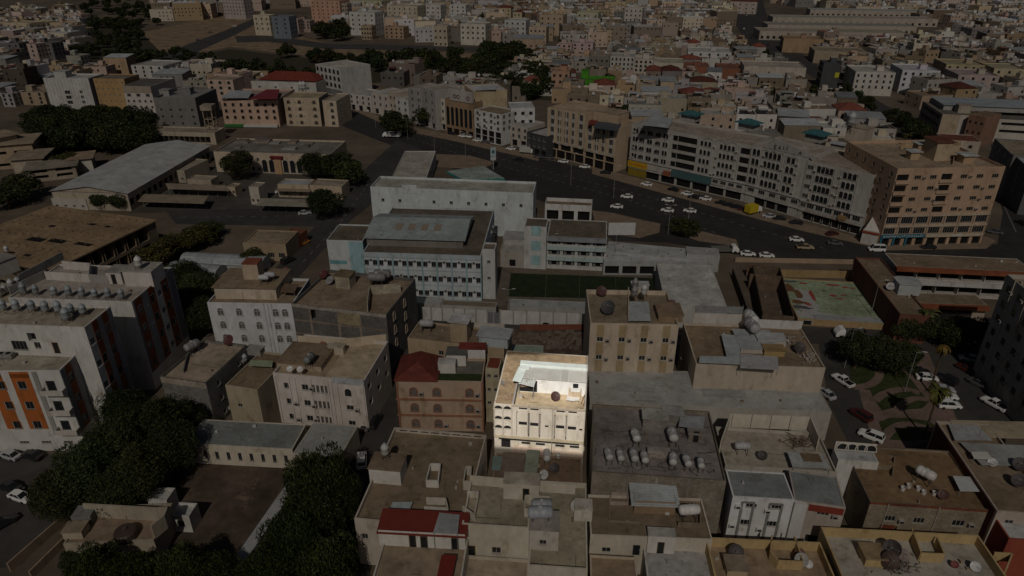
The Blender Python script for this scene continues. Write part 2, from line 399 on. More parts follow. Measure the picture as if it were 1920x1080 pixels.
def dish(p, label, rz=0.0, sc=1.0, color=(.05, .04, .04), tilt=45, group='satellite dishes on the roofs'):
    if not DISH:
        t = thing('satellite_dish', label, 'satellite dish', p)
        M = Matrix.Rotation(RAD(45), 4, 'X'); b = MB()
        n = [(0, 0), (.3, .01), (.6, .05), (.9, .11), (1.02, .15), (1.04, .17), (1.0, .17), (.9, .14), (.6, .08), (0, .03)]
        b.lathe(n, 18, (0, 0, 1.2), M); bo = b.build('bowl', STEEL, t, color)
        b = MB(); b.tube((0, 0, 0), (0, .02, 1.2), .06, k=6); b.tube((-.35, -.3, 0), (0, 0, .8), .04, k=5); b.tube((.35, -.3, 0), (0, 0, .8), .04, k=5); b.build('mast', STEEL, t, (.15, .13, .12))
        b = MB(); q = M @ Vector((0, 0, .95)); f = Vector((0, 0, 1.2))
        for a in (0, 2.1, 4.2):
            e = M @ Vector((.85*math.cos(a), .85*math.sin(a), .25)); b.tube(tuple(e+f), tuple(q+f), .018, k=4)
        b.lathe([(.07, -.1), (.07, .1), (0, .1)], 8, tuple(q+f), M); b.build('feed_arm', STEEL, t, (.3, .3, .3))
        DISH['p'] = proto(t)
    else: t = copy_tree(DISH['p'])
    rz = R.uniform(-.75, .35) if rz != RAD(100) else rz
    t.location = p; t.rotation_euler = (0, 0, rz); t.scale = (sc,)*3; tag(t, label, 'satellite dish', group)
    recolor(t, 'bowl', color)
    return t
# ------------------------------------------------------------------ vehicles
def loft(b, secs, mi=0, ends=True):
    """sections (x, half width low, half width high, z low, z high)"""
    b.mi = mi; n = len(b.v)
    for x, w0, w1, z0, z1 in secs:
        zm = z0+(z1-z0)*.62
        b.v += [(x, -w0*.95, z0), (x, -w0, zm), (x, -w1, z1), (x, w1, z1), (x, w0, zm), (x, w0*.95, z0)]
    for i in range(len(secs)-1):
        for j in range(6):
            k = (j+1) % 6; b.f.append((n+i*6+j, n+i*6+k, n+i*6+6+k, n+i*6+6+j)); b.m.append(mi)
    if ends:
        for i in (0, len(secs)-1): b.f.append(tuple(n+i*6+j for j in range(6))); b.m.append(mi)
SHAPES = {   # body sections, glasshouse (rear foot, rear top, front top, front foot), belt, roof, half width, wheelbase ends
    'sedan': ([(-2.25, .72, .66, .42, .86), (-2.1, .84, .78, .28, .95), (-1.0, .88, .82, .24, .96), (.8, .88, .82, .24, .95), (1.9, .84, .76, .26, .82), (2.22, .72, .64, .36, .68)], (-1.75, -1.05, .35, 1.15), .93, 1.45, .74, (-1.38, 1.38)),
    'suv': ([(-2.3, .80, .74, .45, 1.0), (-2.2, .92, .86, .36, 1.1), (-1.0, .94, .88, .32, 1.1), (.9, .94, .88, .32, 1.08), (1.95, .90, .82, .34, 1.0), (2.3, .78, .70, .42, .8)], (-2.2, -1.95, .35, 1.1), 1.06, 1.78, .80, (-1.4, 1.42)),
    'pickup': ([(-2.6, .84, .80, .5, 1.02), (-2.5, .90, .86, .42, 1.06), (0, .92, .86, .4, 1.06), (1.0, .92, .86, .4, 1.06), (2.2, .88, .8, .42, 1.0), (2.6, .78, .7, .5, .82)], (-.75, -.6, .55, 1.2), 1.04, 1.72, .78, (-1.6, 1.65)),
    'van': ([(-2.4, .84, .80, .45, 1.2), (-2.3, .93, .9, .34, 1.3), (0, .95, .92, .32, 1.3), (1.5, .94, .9, .32, 1.25), (2.2, .9, .84, .36, 1.05), (2.45, .8, .74, .45, .85)], (-2.35, -2.25, 1.2, 2.0), 1.26, 2.15, .86, (-1.5, 1.5))}
CARS = {}
def make_car(kind):
    secs, (rf, rt, ft, ff), belt, top, hw, axles = SHAPES[kind]
    t = thing('parked_car', 'car', 'car', (0, 0, -500))
    b = MB(); loft(b, secs)
    if kind == 'pickup':
        b.mi = 1; b.quad((-2.42, -.74, 1.068), (-.85, -.74, 1.068), (-.85, .74, 1.068), (-2.42, .74, 1.068)); b.mi = 0
    n = len(b.v); hi = hw*.84; e = .03
    b.v += [(rt, -hi, top), (ft, -hi, top), (ft, hi, top), (rt, hi, top), (rt+.06, -hi*.97, top+.05), (ft-.1, -hi*.97, top+.05), (ft-.1, hi*.97, top+.05), (rt+.06, hi*.97, top+.05)]
    for f in ((4, 5, 6, 7), (0, 1, 5, 4), (1, 2, 6, 5), (2, 3, 7, 6), (3, 0, 4, 7)): b.f.append(tuple(n+i for i in f)); b.m.append(0)
    for sx in (-1, 1):                                    # pillars
        for x0, x1 in ((rf, rt), (ff, ft), ((rf+ff)/2-.1, (rt+ft)/2-.1)): b.tube((x0, sx*hw, belt), (x1, sx*(hi+.01), top), .045, k=4, cap=False)
    b.build('body', [CARP, DARK], t, (.7, .7, .7))
    g = MB(); z = belt
    P = [(rf, -hw, z), (ff, -hw, z), (ff, hw, z), (rf, hw, z), (rt, -hi, top), (ft, -hi, top), (ft, hi, top), (rt, hi, top)]
    for f in ((0, 1, 5, 4), (1, 2, 6, 5), (2, 3, 7, 6), (3, 0, 4, 7)): g.quad(*[P[i] for i in f])
    g.build('cabin_glass', GLASS, t)
    wm = MB(); M = Matrix.Rotation(RAD(90), 4, 'X')
    wm.lathe([(.0, -.11), (.3, -.11), (.34, -.08), (.34, .08), (.3, .11), (.2, .115), (.0, .09)], 12, (0, 0, 0), M); me = wm.mesh('wheel', RUBBER)
    for x in axles:
        for y in (-.78, .78): put('wheel', me, t, (.03, .03, .03), (x, y*(secs[2][1]/.88), .34))
    l = MB(); l.box(-.04, -.16, -.06, .04, .16, .06); le = l.mesh('lamp', PAINT)
    xf, xr = secs[-1][0], secs[0][0]; zz = secs[-1][4]-.1
    for y in (-.5, .5):
        put('headlight', le, t, (.7, .7, .65), (xf, y, zz)); put('tail_light', le, t, (.2, .015, .015), (xr, y, secs[0][4]-.12))
    return proto(t)
CW, CS, CG, CB, CR = (.72, .72, .70), (.40, .41, .42), (.10, .10, .105), (.018, .018, .02), (.075, .018, .015)
def car(x, y, deg, color, label, kind='sedan', group='cars in the streets', name='parked_car', z=.02, cat=None):
    """deg: heading on the plan, 0 = to the right of the photo, 90 = away from it"""
    if kind not in CARS: t = CARS[kind] = make_car(kind)
    else: t = copy_tree(CARS[kind])
    ks = KIDS[t.name]; t.name = name; KIDS[t.name] = ks; t.location = site(x, y, 0)+Vector((0, 0, z)); t.scale = (.9, .9, .9); t.rotation_euler = (0, 0, RAD(deg)); tag(t, label, cat or {'sedan': 'car', 'suv': 'car', 'pickup': 'pickup', 'van': 'van'}[kind], group)
    recolor(t, 'body', color); return t
def truck(x, y, deg, cab, box, label, L=6.5, low=False, cat='truck'):
    t = thing('box_truck', label, cat, site(x, y, 0)+Vector((0, 0, .02)), RAD(deg))
    b = MB(); loft(b, [(L/2-1.9, 1.0, .95, .5, 2.0), (L/2-1.7, 1.02, .96, .5, 2.35), (L/2-.8, 1.02, .96, .5, 2.3), (L/2-.1, 1.0, .94, .5, 1.4), (L/2, .95, .9, .55, 1.1)]); b.build('cab', CARP, t, cab)
    b = MB(); b.quad((L/2-.76, -.85, 2.16), (L/2-.12, -.85, 1.42), (L/2-.12, .85, 1.42), (L/2-.76, .85, 2.16)); b.build('windscreen', GLASS, t)
    b = MB()
    if low:
        b.box(-L/2, -1.1, .8, L/2-2, 1.1, 1.0); b.box(-L/2, -1.1, 1.0, L/2-2, -1.02, 1.7); b.box(-L/2, 1.02, 1.0, L/2-2, 1.1, 1.7); b.box(-L/2, -1.02, 1.0, -L/2+.08, 1.02, 1.7); b.box(L/2-2.08, -1.02, 1.0, L/2-2, 1.02, 2.1)
    else:
        b.box(-L/2, -1.2, .75, L/2-2.0, 1.2, 3.0)
        for i in range(7): xx = -L/2+.2+i*(L-2.5)/6.5; b.box(xx, -1.24, .8, xx+.06, 1.24, 3.03)
    b.build('cargo_box', PAINT, t, box)
    b = MB(); b.box(-L/2+.1, -.4, .55, L/2-.2, .4, .75); b.build('chassis', RUBBER, t)
    w = MB(); w.lathe([(0, -.14), (.4, -.14), (.45, -.1), (.45, .1), (.4, .14), (0, .12)], 12, (0, 0, 0), Matrix.Rotation(RAD(90), 4, 'X')); me = w.mesh('wheel', RUBBER)
    for xx in (-L/2+1.3, L/2-1.1):
        for yy in (-.9, .9): put('wheel', me, t, None, (xx, yy, .45))
    return t
# ------------------------------------------------------------------ trees
def leaf_mat(name, c0, c1, c2):
    m = bpy.data.materials.new(name); m.use_nodes = True; n = m.node_tree; b = n.nodes['Principled BSDF']
    g = n.nodes.new('ShaderNodeNewGeometry'); r = n.nodes.new('ShaderNodeValToRGB'); e = r.color_ramp.elements
    e[0].color, e[1].color = (*c0, 1), (*c2, 1); k = e.new(.55); k.color = (*c1, 1)
    n.links.new(g.outputs['Random Per Island'], r.inputs[0])
    o = n.nodes.new('ShaderNodeObjectInfo'); x = n.nodes.new('ShaderNodeMix'); x.data_type = 'RGBA'; x.blend_type = 'MULTIPLY'; x.inputs[0].default_value = 1
    n.links.new(r.outputs[0], x.inputs[6]); n.links.new(o.outputs['Color'], x.inputs[7]); n.links.new(x.outputs[2], b.inputs['Base Color'])
    b.inputs['Roughness'].default_value = .6; b.inputs['Specular IOR Level'].default_value = .25; return m
LEAF = leaf_mat('leaves', (.012, .018, .006), (.024, .033, .010), (.075, .088, .026))
FROND = leaf_mat('fronds', (.04, .05, .015), (.08, .09, .025), (.14, .12, .05))
def crown_mesh(seed, lobes, leaves, size, spiky=0.0, flat=.75):
    """unit crown (radius about 1) of many leaf sprays on uneven lobes"""
    r = random.Random(seed); b = MB(); L = []
    for i in range(lobes):
        while True:
            p = Vector((r.uniform(-1, 1), r.uniform(-1, 1), r.uniform(-1, 1)))
            if .15 < p.length < 1: break
        p = p.normalized()*r.uniform(.35, .72); L.append((Vector((p.x, p.y, p.z*flat)), r.uniform(.26, .46)))
    L.append((Vector((0, 0, 0)), .5))
    for i in range(leaves):
        c, rad = L[r.randrange(len(L))]
        d = Vector((r.gauss(0, 1), r.gauss(0, 1), r.gauss(0, 1)+.25)).normalized()
        p = c+d*rad*r.uniform(.78, 1.08); n = (d+Vector((r.gauss(0, .55), r.gauss(0, .55), r.gauss(0, .55)))).normalized()
        t = (Vector((0, 0, 1))*spiky+n.orthogonal()*(1-spiky)+d*.3).normalized() if spiky else n.orthogonal().normalized()
        t.rotate(Matrix.Rotation(r.uniform(0, 6.28) if not spiky else r.gauss(0, .5), 3, n)); q = n.cross(t).normalized(); s = size*r.uniform(.6, 1.35); k = s*(.42 if spiky else .6)
        bend = n*s*.25
        b.quad(tuple(p-t*s*.6-bend*.5), tuple(p+q*k*.6), tuple(p+t*s-bend), tuple(p-q*k*.6))
    return b.mesh('crown', LEAF)
CROWNS = {}
def crown(kind, i):
    k = (kind, i)
    if k not in CROWNS:
        a = {'big': (40, 22000, .055, .4), 'spire': (44, 24000, .06, .55), 'round': (22, 9000, .065, .0), 'mid': (16, 3200, .10, .0), 'far': (10, 700, .2, .0)}[kind]
        CROWNS[k] = crown_mesh(i*7+len(kind), *a)
    return CROWNS[k]
def trunk_mesh():
    if 'trunk' not in WM:
        b = MB(); b.tube((0, 0, 0), (.04, .02, .55), .085, .06, 7, False); b.tube((.04, .02, .55), (-.02, .05, 1.0), .06, .035, 6, False)
        for a in range(5): b.tube((.02, .02, .45+.08*a), (.42*math.cos(a*1.9), .42*math.sin(a*1.9), .85+.05*a), .03, .012, 5, False)
        WM['trunk'] = b.mesh('trunk', WOODM)
    return WM['trunk']
NTREE = [0]
def tree(x, y, h, r, label, kind='mid', group='trees', tint=(1, 1, 1), base=None, name='broadleaf_tree', rv=None):
    """a tree whose crown centre is seen at photo pixel x, y; h total height, r crown radius (metres)"""
    rv = rv or h*.42; zc = h-rv; p = site(x, y, zc) if base is None else base+Vector((0, 0, zc))
    t = thing(name, label, 'tree', (p.x, p.y, 0), 0, group); NTREE[0] += 1
    g = R.uniform(.75, 1.2); c = put('crown', crown(kind, NTREE[0] % 3), t, (tint[0]*g*R.uniform(.9, 1.15), tint[1]*g, tint[2]*g*R.uniform(.85, 1.1)), (0, 0, zc)); c.scale = (r*1.08, r*1.08, rv*1.15); c.rotation_euler = (0, 0, R.uniform(0, 6.28))
    k = put('trunk', trunk_mesh(), t, None, (0, 0, 0)); k.scale = (r*.9, r*.9, zc+rv*.2)
    return t
def palm(x, y, h, label, r=2.2, tint=(1, 1, 1), dead=False, base=None):
    p = site(x, y) if base is None else base; t = thing('palm_tree', label, 'palm', (p.x, p.y, 0), 0, 'palms in the park'); b = MB()
    for i in range(8): b.tube((.04*math.sin(i), 0, h*i/8), (.04*math.sin(i+1), 0, h*(i+1)/8), .24-.012*i, .20-.012*i, 8, False)
    b.build('trunk', WOODM, t)
    r_ = random.Random(int(x)); f = MB()
    for i in range(46):
        a = r_.uniform(0, 6.28); el = r_.uniform(-1.3, .1) if dead else r_.uniform(-1.2, 1.1); d = Vector((math.cos(a), math.sin(a), 0)); sd = Vector((-math.sin(a), math.cos(a), 0)); L = r*r_.uniform(.75, 1.1); q = Vector((0, 0, h)); e = el; W = .06
        for k in range(6):
            n = q+(d*math.cos(e)+Vector((0, 0, math.sin(e))))*L/6; W2 = (.34, .42, .40, .32, .2, .03)[k]
            f.quad(tuple(q-sd*W+Vector((0, 0, -.08))), tuple(q), tuple(n), tuple(n-sd*W2+Vector((0, 0, -.12)))); f.quad(tuple(q), tuple(q+sd*W+Vector((0, 0, -.08))), tuple(n+sd*W2+Vector((0, 0, -.12))), tuple(n))
            q = n; e -= .30; W = W2
    f.build('crown', FROND, t, tint); return t
# ------------------------------------------------------------------ street furniture
LAMP = {}
def lamp_post(x, y, h, label, deg=0, double=True):
    k = double
    if k not in LAMP:
        t = thing('street_lamp', label, 'street lamp', (0, 0, 0)); b = MB(); b.tube((0, 0, 0), (0, 0, 1), .009, .005, 8); b.build('pole', STEEL, t, (.30, .29, .28))
        b = MB()
        for s_ in ((-1, 1) if double else (1,)): b.tube((0, 0, .99), (s_*.14, 0, 1.03), .005, k=6)
        b.build('arm', STEEL, t, (.30, .29, .28))
        for s_ in ((-1, 1) if double else (1,)):
            b = MB(); b.box(s_*.14-.045, -.012, 1.022, s_*.14+.045, .012, 1.036); b.build('lamp_head', PAINT, t, (.45, .45, .45))
        LAMP[k] = proto(t)
    else: t = copy_tree(LAMP[k])
    t.location = site(x, y); t.scale = (h, h, h); t.rotation_euler = (0, 0, RAD(deg)); tag(t, label, 'street lamp', 'street lamps'); return t
# ------------------------------------------------------------------ ground, streets, lots
EARTH = mat('dusty_earth', .97, noise=.3, nscale=.02, bump=.4, bscale=1.5, spots=(.12, .6, (.10, .075, .05)))
ASPH = mat('asphalt', .9, noise=.22, nscale=.08, bump=.2, bscale=8, spots=(.5, .68, (.03, .028, .026)))
PAVE = mat('pavement_slabs', .93, noise=.2, nscale=.3, bump=.2, bscale=6)
TURF = mat('turf', .95, noise=.35, nscale=.5, bump=.7, bscale=14)
DIRT = mat('bare_dirt', .97, noise=.35, nscale=.12, bump=.6, bscale=2, spots=(.25, .58, (.16, .11, .075)))
def ground(name, px, level, m, color): 
    return struct(name, [[site(*p) for p in px]], .004*level, m, color)
def slab(name, px, z, m, color, kind='structure'):
    b = MB(); q = [site(*p) for p in px]
    if sum(a.x*c.y-c.x*a.y for a, c in zip(q, q[1:]+q[:1])) < 0: q.reverse()
    b.prism(q, -.3, z); return tag(b.build(name, m, None, color), kind=kind)
b = MB(); b.quad((-2500, -300, 0), (2500, -300, 0), (2500, 3500, 0), (-2500, 3500, 0)); tag(b.build('ground', EARTH, None, (.145, .115, .085)), kind='structure')
RD = (.038, .036, .035)
ground('boulevard', [(600, 170), (655, 196), (740, 236), (840, 256), (1010, 296), (1110, 318), (1300, 368), (1500, 424), (1640, 460), (1870, 458), (1880, 400), (1862, 320), (1858, 270), (1960, 300), (1990, 500), (1600, 492), (1450, 490), (1330, 468), (1250, 455), (1150, 452), (1080, 400), (1000, 372), (860, 322), (790, 290), (740, 275), (650, 240), (560, 190)], 1, ASPH, RD)
ground('side_road', [(745, 262), (800, 285), (760, 320), (700, 380), (660, 412), (640, 432), (560, 520), (500, 520), (575, 440), (590, 425), (330, 420), (310, 395), (610, 388), (670, 330)], 2, ASPH, (.058, .055, .052))
ground('car_park', [(240, 400), (420, 300), (690, 318), (640, 390), (330, 398)], 1, ASPH, (.085, .078, .07))
ground('alley', [(752, 600), (795, 600), (742, 830), (700, 1000), (690, 1120), (520, 1120), (640, 900), (690, 760)], 1, ASPH, (.060, .055, .05))
ground('back_street', [(740, 585), (1120, 598), (1640, 618), (1960, 630), (1960, 660), (1540, 645), (1120, 632), (760, 615)], 2, ASPH, (.062, .058, .054))
ground('park_street', [(1530, 620), (1960, 640), (1990, 830), (1780, 790), (1750, 850), (1600, 850), (1555, 760)], 1, ASPH, (.060, .057, .053))
ground('left_street', [(-120, 850), (60, 850), (260, 862), (130, 960), (40, 1060), (-160, 1090)], 1, ASPH, (.066, .06, .055))
ground('dirt_lot', [(280, 930), (330, 866), (548, 876), (425, 1090), (300, 1090), (240, 1000)], 1, DIRT, (.11, .08, .058))
ground('vacant_lot', [(945, 616), (1108, 622), (1110, 672), (940, 668)], 3, DIRT, (.13, .09, .065))
ground('park_paving', [(1600, 690), (1740, 660), (1800, 800), (1690, 850), (1640, 845)], 2, PAVE, (.20, .14, .115))
for px in ([(1592, 686), (1640, 688), (1690, 692), (1708, 712), (1722, 730), (1742, 754), (1728, 766), (1700, 768), (1678, 764), (1654, 770), (1638, 748), (1632, 732), (1600, 726)], [(1648, 792), (1668, 784), (1700, 784), (1740, 790), (1775, 812), (1745, 824), (1700, 826), (1660, 824)]):
    slab('lawn', px, .10, TURF, (.045, .062, .016))
def path_strip(px, wd, z):
    P = [site(*p) for p in px]; b = MB(); L = []
    for i in range(len(P)-1):                                   # smooth the walk between the surveyed spots
        p0, p1, p2, p3 = P[max(0, i-1)], P[i], P[i+1], P[min(len(P)-1, i+2)]
        for k in range(6):
            t = k/6; L.append(.5*((2*p1)+(p2-p0)*t+(2*p0-5*p1+4*p2-p3)*t*t+(3*p1-p0-3*p2+p3)*t**3))
    L.append(P[-1])
    for a_, c_ in zip(L, L[1:]):
        n = (c_-a_).normalized(); n = Vector((-n.y, n.x, 0))*wd; b.quad(*[(v.x, v.y, z) for v in (a_-n, c_-n, c_+n, a_+n)])
    tag(b.build('park_path', PAVE, None, (.20, .14, .115)), kind='structure')
path_strip([(1598, 728), (1630, 722), (1646, 710), (1648, 698), (1638, 690)], .8, .112); path_strip([(1640, 752), (1656, 740), (1682, 732), (1706, 732), (1724, 738)], .8, .117); path_strip([(1682, 768), (1694, 756), (1716, 748), (1738, 750)], .7, .122); path_strip([(1655, 826), (1672, 806), (1700, 796), (1745, 806), (1772, 818)], .8, .112)
ground('sports_field', [(958, 512), (1236, 522), (1240, 562), (952, 556)], 3, TURF, (.020, .034, .010))
fb = MB()
for p, q in (((1087, 518), (1086, 560)), ((1154, 520), (1156, 562)), ((1025, 516), (1022, 558))):
    a, c = site(*p), site(*q); n = Vector((.07, 0, 0)); fb.quad(*[(v.x, v.y, .016) for v in (a-n, a+n, c+n, c-n)])
tag(fb.build('pitch_marking', PAINT, None, (.06, .075, .05)), kind='structure')
ground('school_yard', [(905, 480), (1330, 490), (1345, 575), (760, 575), (900, 545)], 2, PAVE, (.15, .125, .10))
ground('dry_slope', [(240, 66), (420, 28), (480, 30), (520, 58), (660, 92), (900, 100), (900, 118), (640, 112), (430, 88), (330, 110), (290, 95)], 1, DIRT, (.30, .215, .135))
ground('scrub_ground', [(90, 60), (240, 36), (300, 96), (330, 112), (430, 92), (640, 116), (900, 120), (1030, 110), (1060, 190), (950, 185), (820, 150), (600, 160), (300, 136), (110, 118)], 2, TURF, (.060, .052, .030))
ground('highway', [(300, 104), (350, 84), (420, 58), (482, 32), (500, 34), (440, 66), (372, 96), (420, 128), (380, 132), (320, 110)], 4, ASPH, (.06, .058, .056))
ground('slip_road', [(440, 68), (500, 66), (620, 82), (900, 88), (900, 96), (610, 92), (500, 78), (445, 80)], 5, ASPH, (.065, .062, .06))
ground('north_avenue', [(1362, -40), (1420, -40), (1438, 30), (1470, 75), (1530, 120), (1770, 262), (1850, 300), (1790, 300), (1690, 250), (1500, 130), (1400, 80), (1375, 40)], 2, ASPH, (.055, .052, .05))
for px in ([(1110, 312), (1300, 362), (1500, 418), (1640, 452), (1640, 464), (1500, 432), (1300, 378), (1110, 326)], [(660, 196), (740, 232), (840, 252), (1010, 292), (1010, 302), (840, 262), (740, 242), (660, 206)], [(1630, 452), (1850, 444), (1866, 452), (1850, 466), (1640, 470)], [(1120, 436), (1200, 446), (1236, 436), (1238, 420), (1200, 412), (1150, 400), (1110, 395)], [(1250, 430), (1310, 452), (1385, 462), (1380, 450), (1290, 428), (1262, 420)], [(790, 288), (880, 292), (930, 306), (900, 318), (800, 312)]):
    slab('pavement', px, .13, PAVE, (.24, .18, .13))
# ------------------------------------------------------------------ the brightly lit house in the middle
V = Vector
CRM = (.47, .43, .37)
gro = [dict(k='slot', n=1, fl=[0], s=6.0, a=u-.01, b=u+.01, w=.24, h=5.8, d=.7) for u in (.258, .384, .390, .504, .512, .668, .676, .794, .802, .925)]
for q in gro: q['groove'] = True
hb = Bld('apartment_house', 'spotlit cream house with tan roof terrace and white sheet roofs, brightest building of all', (926, 757), (1098, 770), h=12, C=(951, 657), wall=CRM, roof=(.50, .40, .265), fl=4, par=1.25,
    front=[dict(k='slot', n=1, fl=[0], s=z, a=u, b=u+.1, w=1.32, h=hh, d=.1) for u, z in ((.271, 8.25), (.397, 8.2), (.683, 8.1), (.812, 8.05)) for z, hh in ((z, .66), (11.3, .36))]
      +[dict(k='slot', n=1, fl=[0], s=8.15, a=.54, b=.63, w=.55, h=.4, d=.1), dict(k='slot', n=1, fl=[0], s=8.0, a=.93, b=.99, w=.5, h=.4, d=.1)]
      +[dict(k='slot', n=1, fl=[0], s=4.35, a=u, b=u+.12, w=1.5, h=.95, d=.15) for u in (.30, .46, .68, .84)]+[dict(k='slot', n=1, fl=[0], s=3.4, a=.06, b=.2, w=1.5, h=1.5, d=.15), dict(k='slot', n=1, fl=[0], s=4.9, w=13.0, h=.62, d=.14)]  # shallow recesses; their deep shade is painted on the black backs
      +[dict(k='arch', n=2, fl=[0], s=z, a=0, b=.20, w=1.3, h=.66, pale='dark', c=CRM) for z in (11.15, 9.15, 7.35)]+gro)
w, d, h, zr = hb.w, hb.d, hb.h, hb.zr
for u in (.004, .098, .197, .645): hb.band('pilaster', 'front', u-.005, u+.006, 5.95, h-.1, .28, (.40, .36, .30))
b = MB(); b.tube((w*.648, -.22, 3.0), (w*.648, -.22, 12), .07, k=6); hb.part('drain_pipe', b, STEEL, (.2, .17, .15))
hb.band('ledge', 'front', .0, 1.0, 5.62, 5.9, .34, (.36, .31, .22))
hb.band('low_wall', 'front', .21, .63, 2.6, 4.0, .45, (.52, .41, .34)); hb.band('low_wall', 'front', .655, .995, 2.6, 3.9, .4, (.53, .43, .35)); hb.band('cornice', 'front', .195, 1.0, h-.12, h+.06, .14, (.36, .29, .21))
for u0, u1 in ((.273, .372), (.397, .496), (.683, .782), (.812, .912)):
    hb.band('spandrel', 'front', u0, u1, 9.0, 11.2, .12, (.49, .45, .385)); hb.band('spandrel', 'front', u0, u1, 6.1, 8.0, .12, (.49, .445, .375))
for u in (.22, .405, .60, .79, .955): hb.band('cream_block', 'front', u, u+.055, 4.15, 4.88, .2, (.50, .45, .36))
b = MB(); b.box(.22, .22, zr, w*.2, d-.22, h-.05); b.box(w*.2, d*.80, zr, w-.22, d-.22, h-.05); hb.part('raised_roof', b, ROOFM, (.36, .265, .165))
b = MB(); b.box(w*.2, .22, zr, w*.2+.25, d*.5, h+.35); hb.part('parapet', b, PLASTER, (.33, .32, .31))
ry = hb.loc(1020, 737)[1]; T = lambda u, e, z: (w*.235+u, ry+e, zr+z)
y1_ = hb.loc(1040, 692, zr+2.9)[1]; y2_ = hb.loc(1040, 681, zr+3.3)[1]
b = MB(); facade(b, w*.755, 2.85, [(3.3, 3.9, 1.5, 2.0, .1, 1), (8.5, 9.4, 1.4, 2.2, .1, 1)], T); b.mi = 1; b.box(w*.24, ry+.05, zr+2.2, w*.99, y1_-.1, zr+2.84); b.mi = 0
rr = hb.part('roof_room', b, PLASTER, (.68, .68, .67))
xs = [.235, .40, .545, .70, .79, .996]
for i in range(5):
    b = MB(); x0, x1 = w*xs[i]+.06, w*xs[i+1]-.06; b.box(x0, ry-.4, zr+2.9+.03*(i % 2), x1, y1_-.15, zr+3.0+.03*(i % 2))
    n = max(2, int((x1-x0)/.35))
    for k in range(n+1): xx = x0+(x1-x0)*k/n; b.box(xx-.03, ry-.4, zr+3.0, xx+.03, y1_-.15, zr+3.09)
    b.build('roof_panel', PAINT, rr, (lambda g: (.45*g, .45*g, .43*g))(R.uniform(.82, 1.08)))
b = MB(); b.box(w*.22, y1_+.02, zr+2.8, w*1.0, y2_, zr+3.45); b.build('back_parapet', PAINT, rr, (.60, .66, .65))
hb.canopy([(961, 714), (977, 717), (988, 690), (973, 688)], 3.05, (.62, .69, .68), PAINT, 'awning', posts=False); hb.canopy([(974, 692), (992, 694), (995, 684), (978, 682)], 3.25, (.62, .69, .68), PAINT, 'awning', posts=False)
hb.canopy([(972, 719), (1001, 726), (1006, 710), (980, 707)], 2.5, (.58, .60, .59), SHEET, 'awning')
b = MB(); b.box(w*.24, ry-.03, zr+.1, w*.44, ry-.012, zr+2.3); b.build('painted_doorway', DARK, rr)  # flat black sheet on the wall, painted shade of the opening
b = MB(); b.box(w*.25, ry-.07, zr+1.0, w*.33, ry-.04, zr+1.9); b.build('door', PAINT, rr, (.30, .20, .15))
b = MB(); b.box(w*.845, ry-.05, zr+1.5, w*.905, ry-.0, zr+2.3); b.build('window', GLASS, rr)
b = MB(); b.box(w*.80, ry-1.3, zr, w*.82, ry-.1, zr+1.5); b.box(w*.82, ry-1.3, zr, w*.93, ry-1.15, zr+1.5); b.box(w*.93, ry-1.3, zr, w*.945, ry-.1, zr+1.5); b.build('wash_place', PLASTER, rr, (.52, .42, .30))
hb.canopy([(1062, 750), (1072, 752), (1086, 751), (1088, 737), (1065, 735)], .55, (.68, .68, .68), PAINT, 'white_sheet', .05)
sb = MB()
for p, q in (((975, 742), (983, 750)), ((1000, 735), (999, 748)), ((1090, 757), (1096, 745)), ((1094, 762), (1097, 752)), ((1064, 728), (1067, 738))):
    x0, y0 = hb.loc(*p); x1, y1 = hb.loc(*q); sb.tube((x0, y0, zr+.1), (x1, y1, zr+.5), .07, k=5)
tag(hb.part('roof_scrap', sb, STEEL, (.14, .08, .06)), kind='stuff')
dish(hb.at(1041, 752), 'dark brown round dish lying on the bright spotlit terrace', RAD(180), .78, (.055, .022, .018))
dish(hb.at(946, 733), 'dish seen edge on at the left rim of the bright roof', RAD(100), .95, (.35, .36, .38))
for i in range(10):
    p = hb.at(930+R.uniform(0, 26), 728+R.uniform(0, 20), zr+1.2); 
bits = MB()
for i in range(26):
    x, y = R.uniform(.4, w*.19), R.uniform(.4, d*.5); a = R.uniform(0, 3.1); l = R.uniform(.2, .8); bits.tube((x, y, h), (x+l*math.cos(a), y+l*math.sin(a), h+R.uniform(.02, .25)), .05, k=5)
tag(hb.part('roof_scrap', bits, PAINT, (.18, .11, .075)), kind='stuff')
# ------------------------------------------------------------------ the nearest row
n1 = Bld('flat_roof_house', 'wide tan flat roofed house with a red roofed room, beside the alley', (664, 972), (868, 992), h=8.5, C=(728, 800), wall=(.50, .44, .38), roof=(.27, .205, .135), fl=2, par=.75, front=[dict(n=1, a=.0, b=.16, w=.9, h=1.0, fl=[1])])
w, d, h, zr = n1.w, n1.d, n1.h, n1.zr
n1.room(694, 905, 4.6, 3.4, 2.6, (.62, .60, .57), (.27, .20, .14))
n1.lowwall([(800, 913), (822, 914), (826, 882), (808, 882), (800, 913)], 1.3, color=(.60, .58, .53)); n1.lowwall([(870, 918), (882, 918), (884, 890), (874, 890), (870, 918)], 1.6, color=(.52, .48, .42))
n1.canopy([(730, 958), (768, 958), (774, 942), (736, 942)], .5, (.42, .48, .50)); n1.lowwall([(796, 962), (840, 964), (836, 946), (800, 945)], 1.2, color=(.56, .52, .46))
for k in range(8): n1.band('painted_slot', 'back', .08+.11*k, .16+.11*k, h-.45, h-.25, -.0, (.08, .07, .06)) if False else None
b = MB()
for k in range(8): b.box(w*(.06+.115*k), d-.225-.006, h-.42, w*(.145+.115*k), d-.225, h-.25)
n1.part('painted_slot', b, DARK)  # thin black plates; the shade of the slots is painted
tank('upright', n1.at(723, 858, zr+2.7), 'round white tank on the roof room beside the alley', .3, 1.0, (.60, .60, .58))
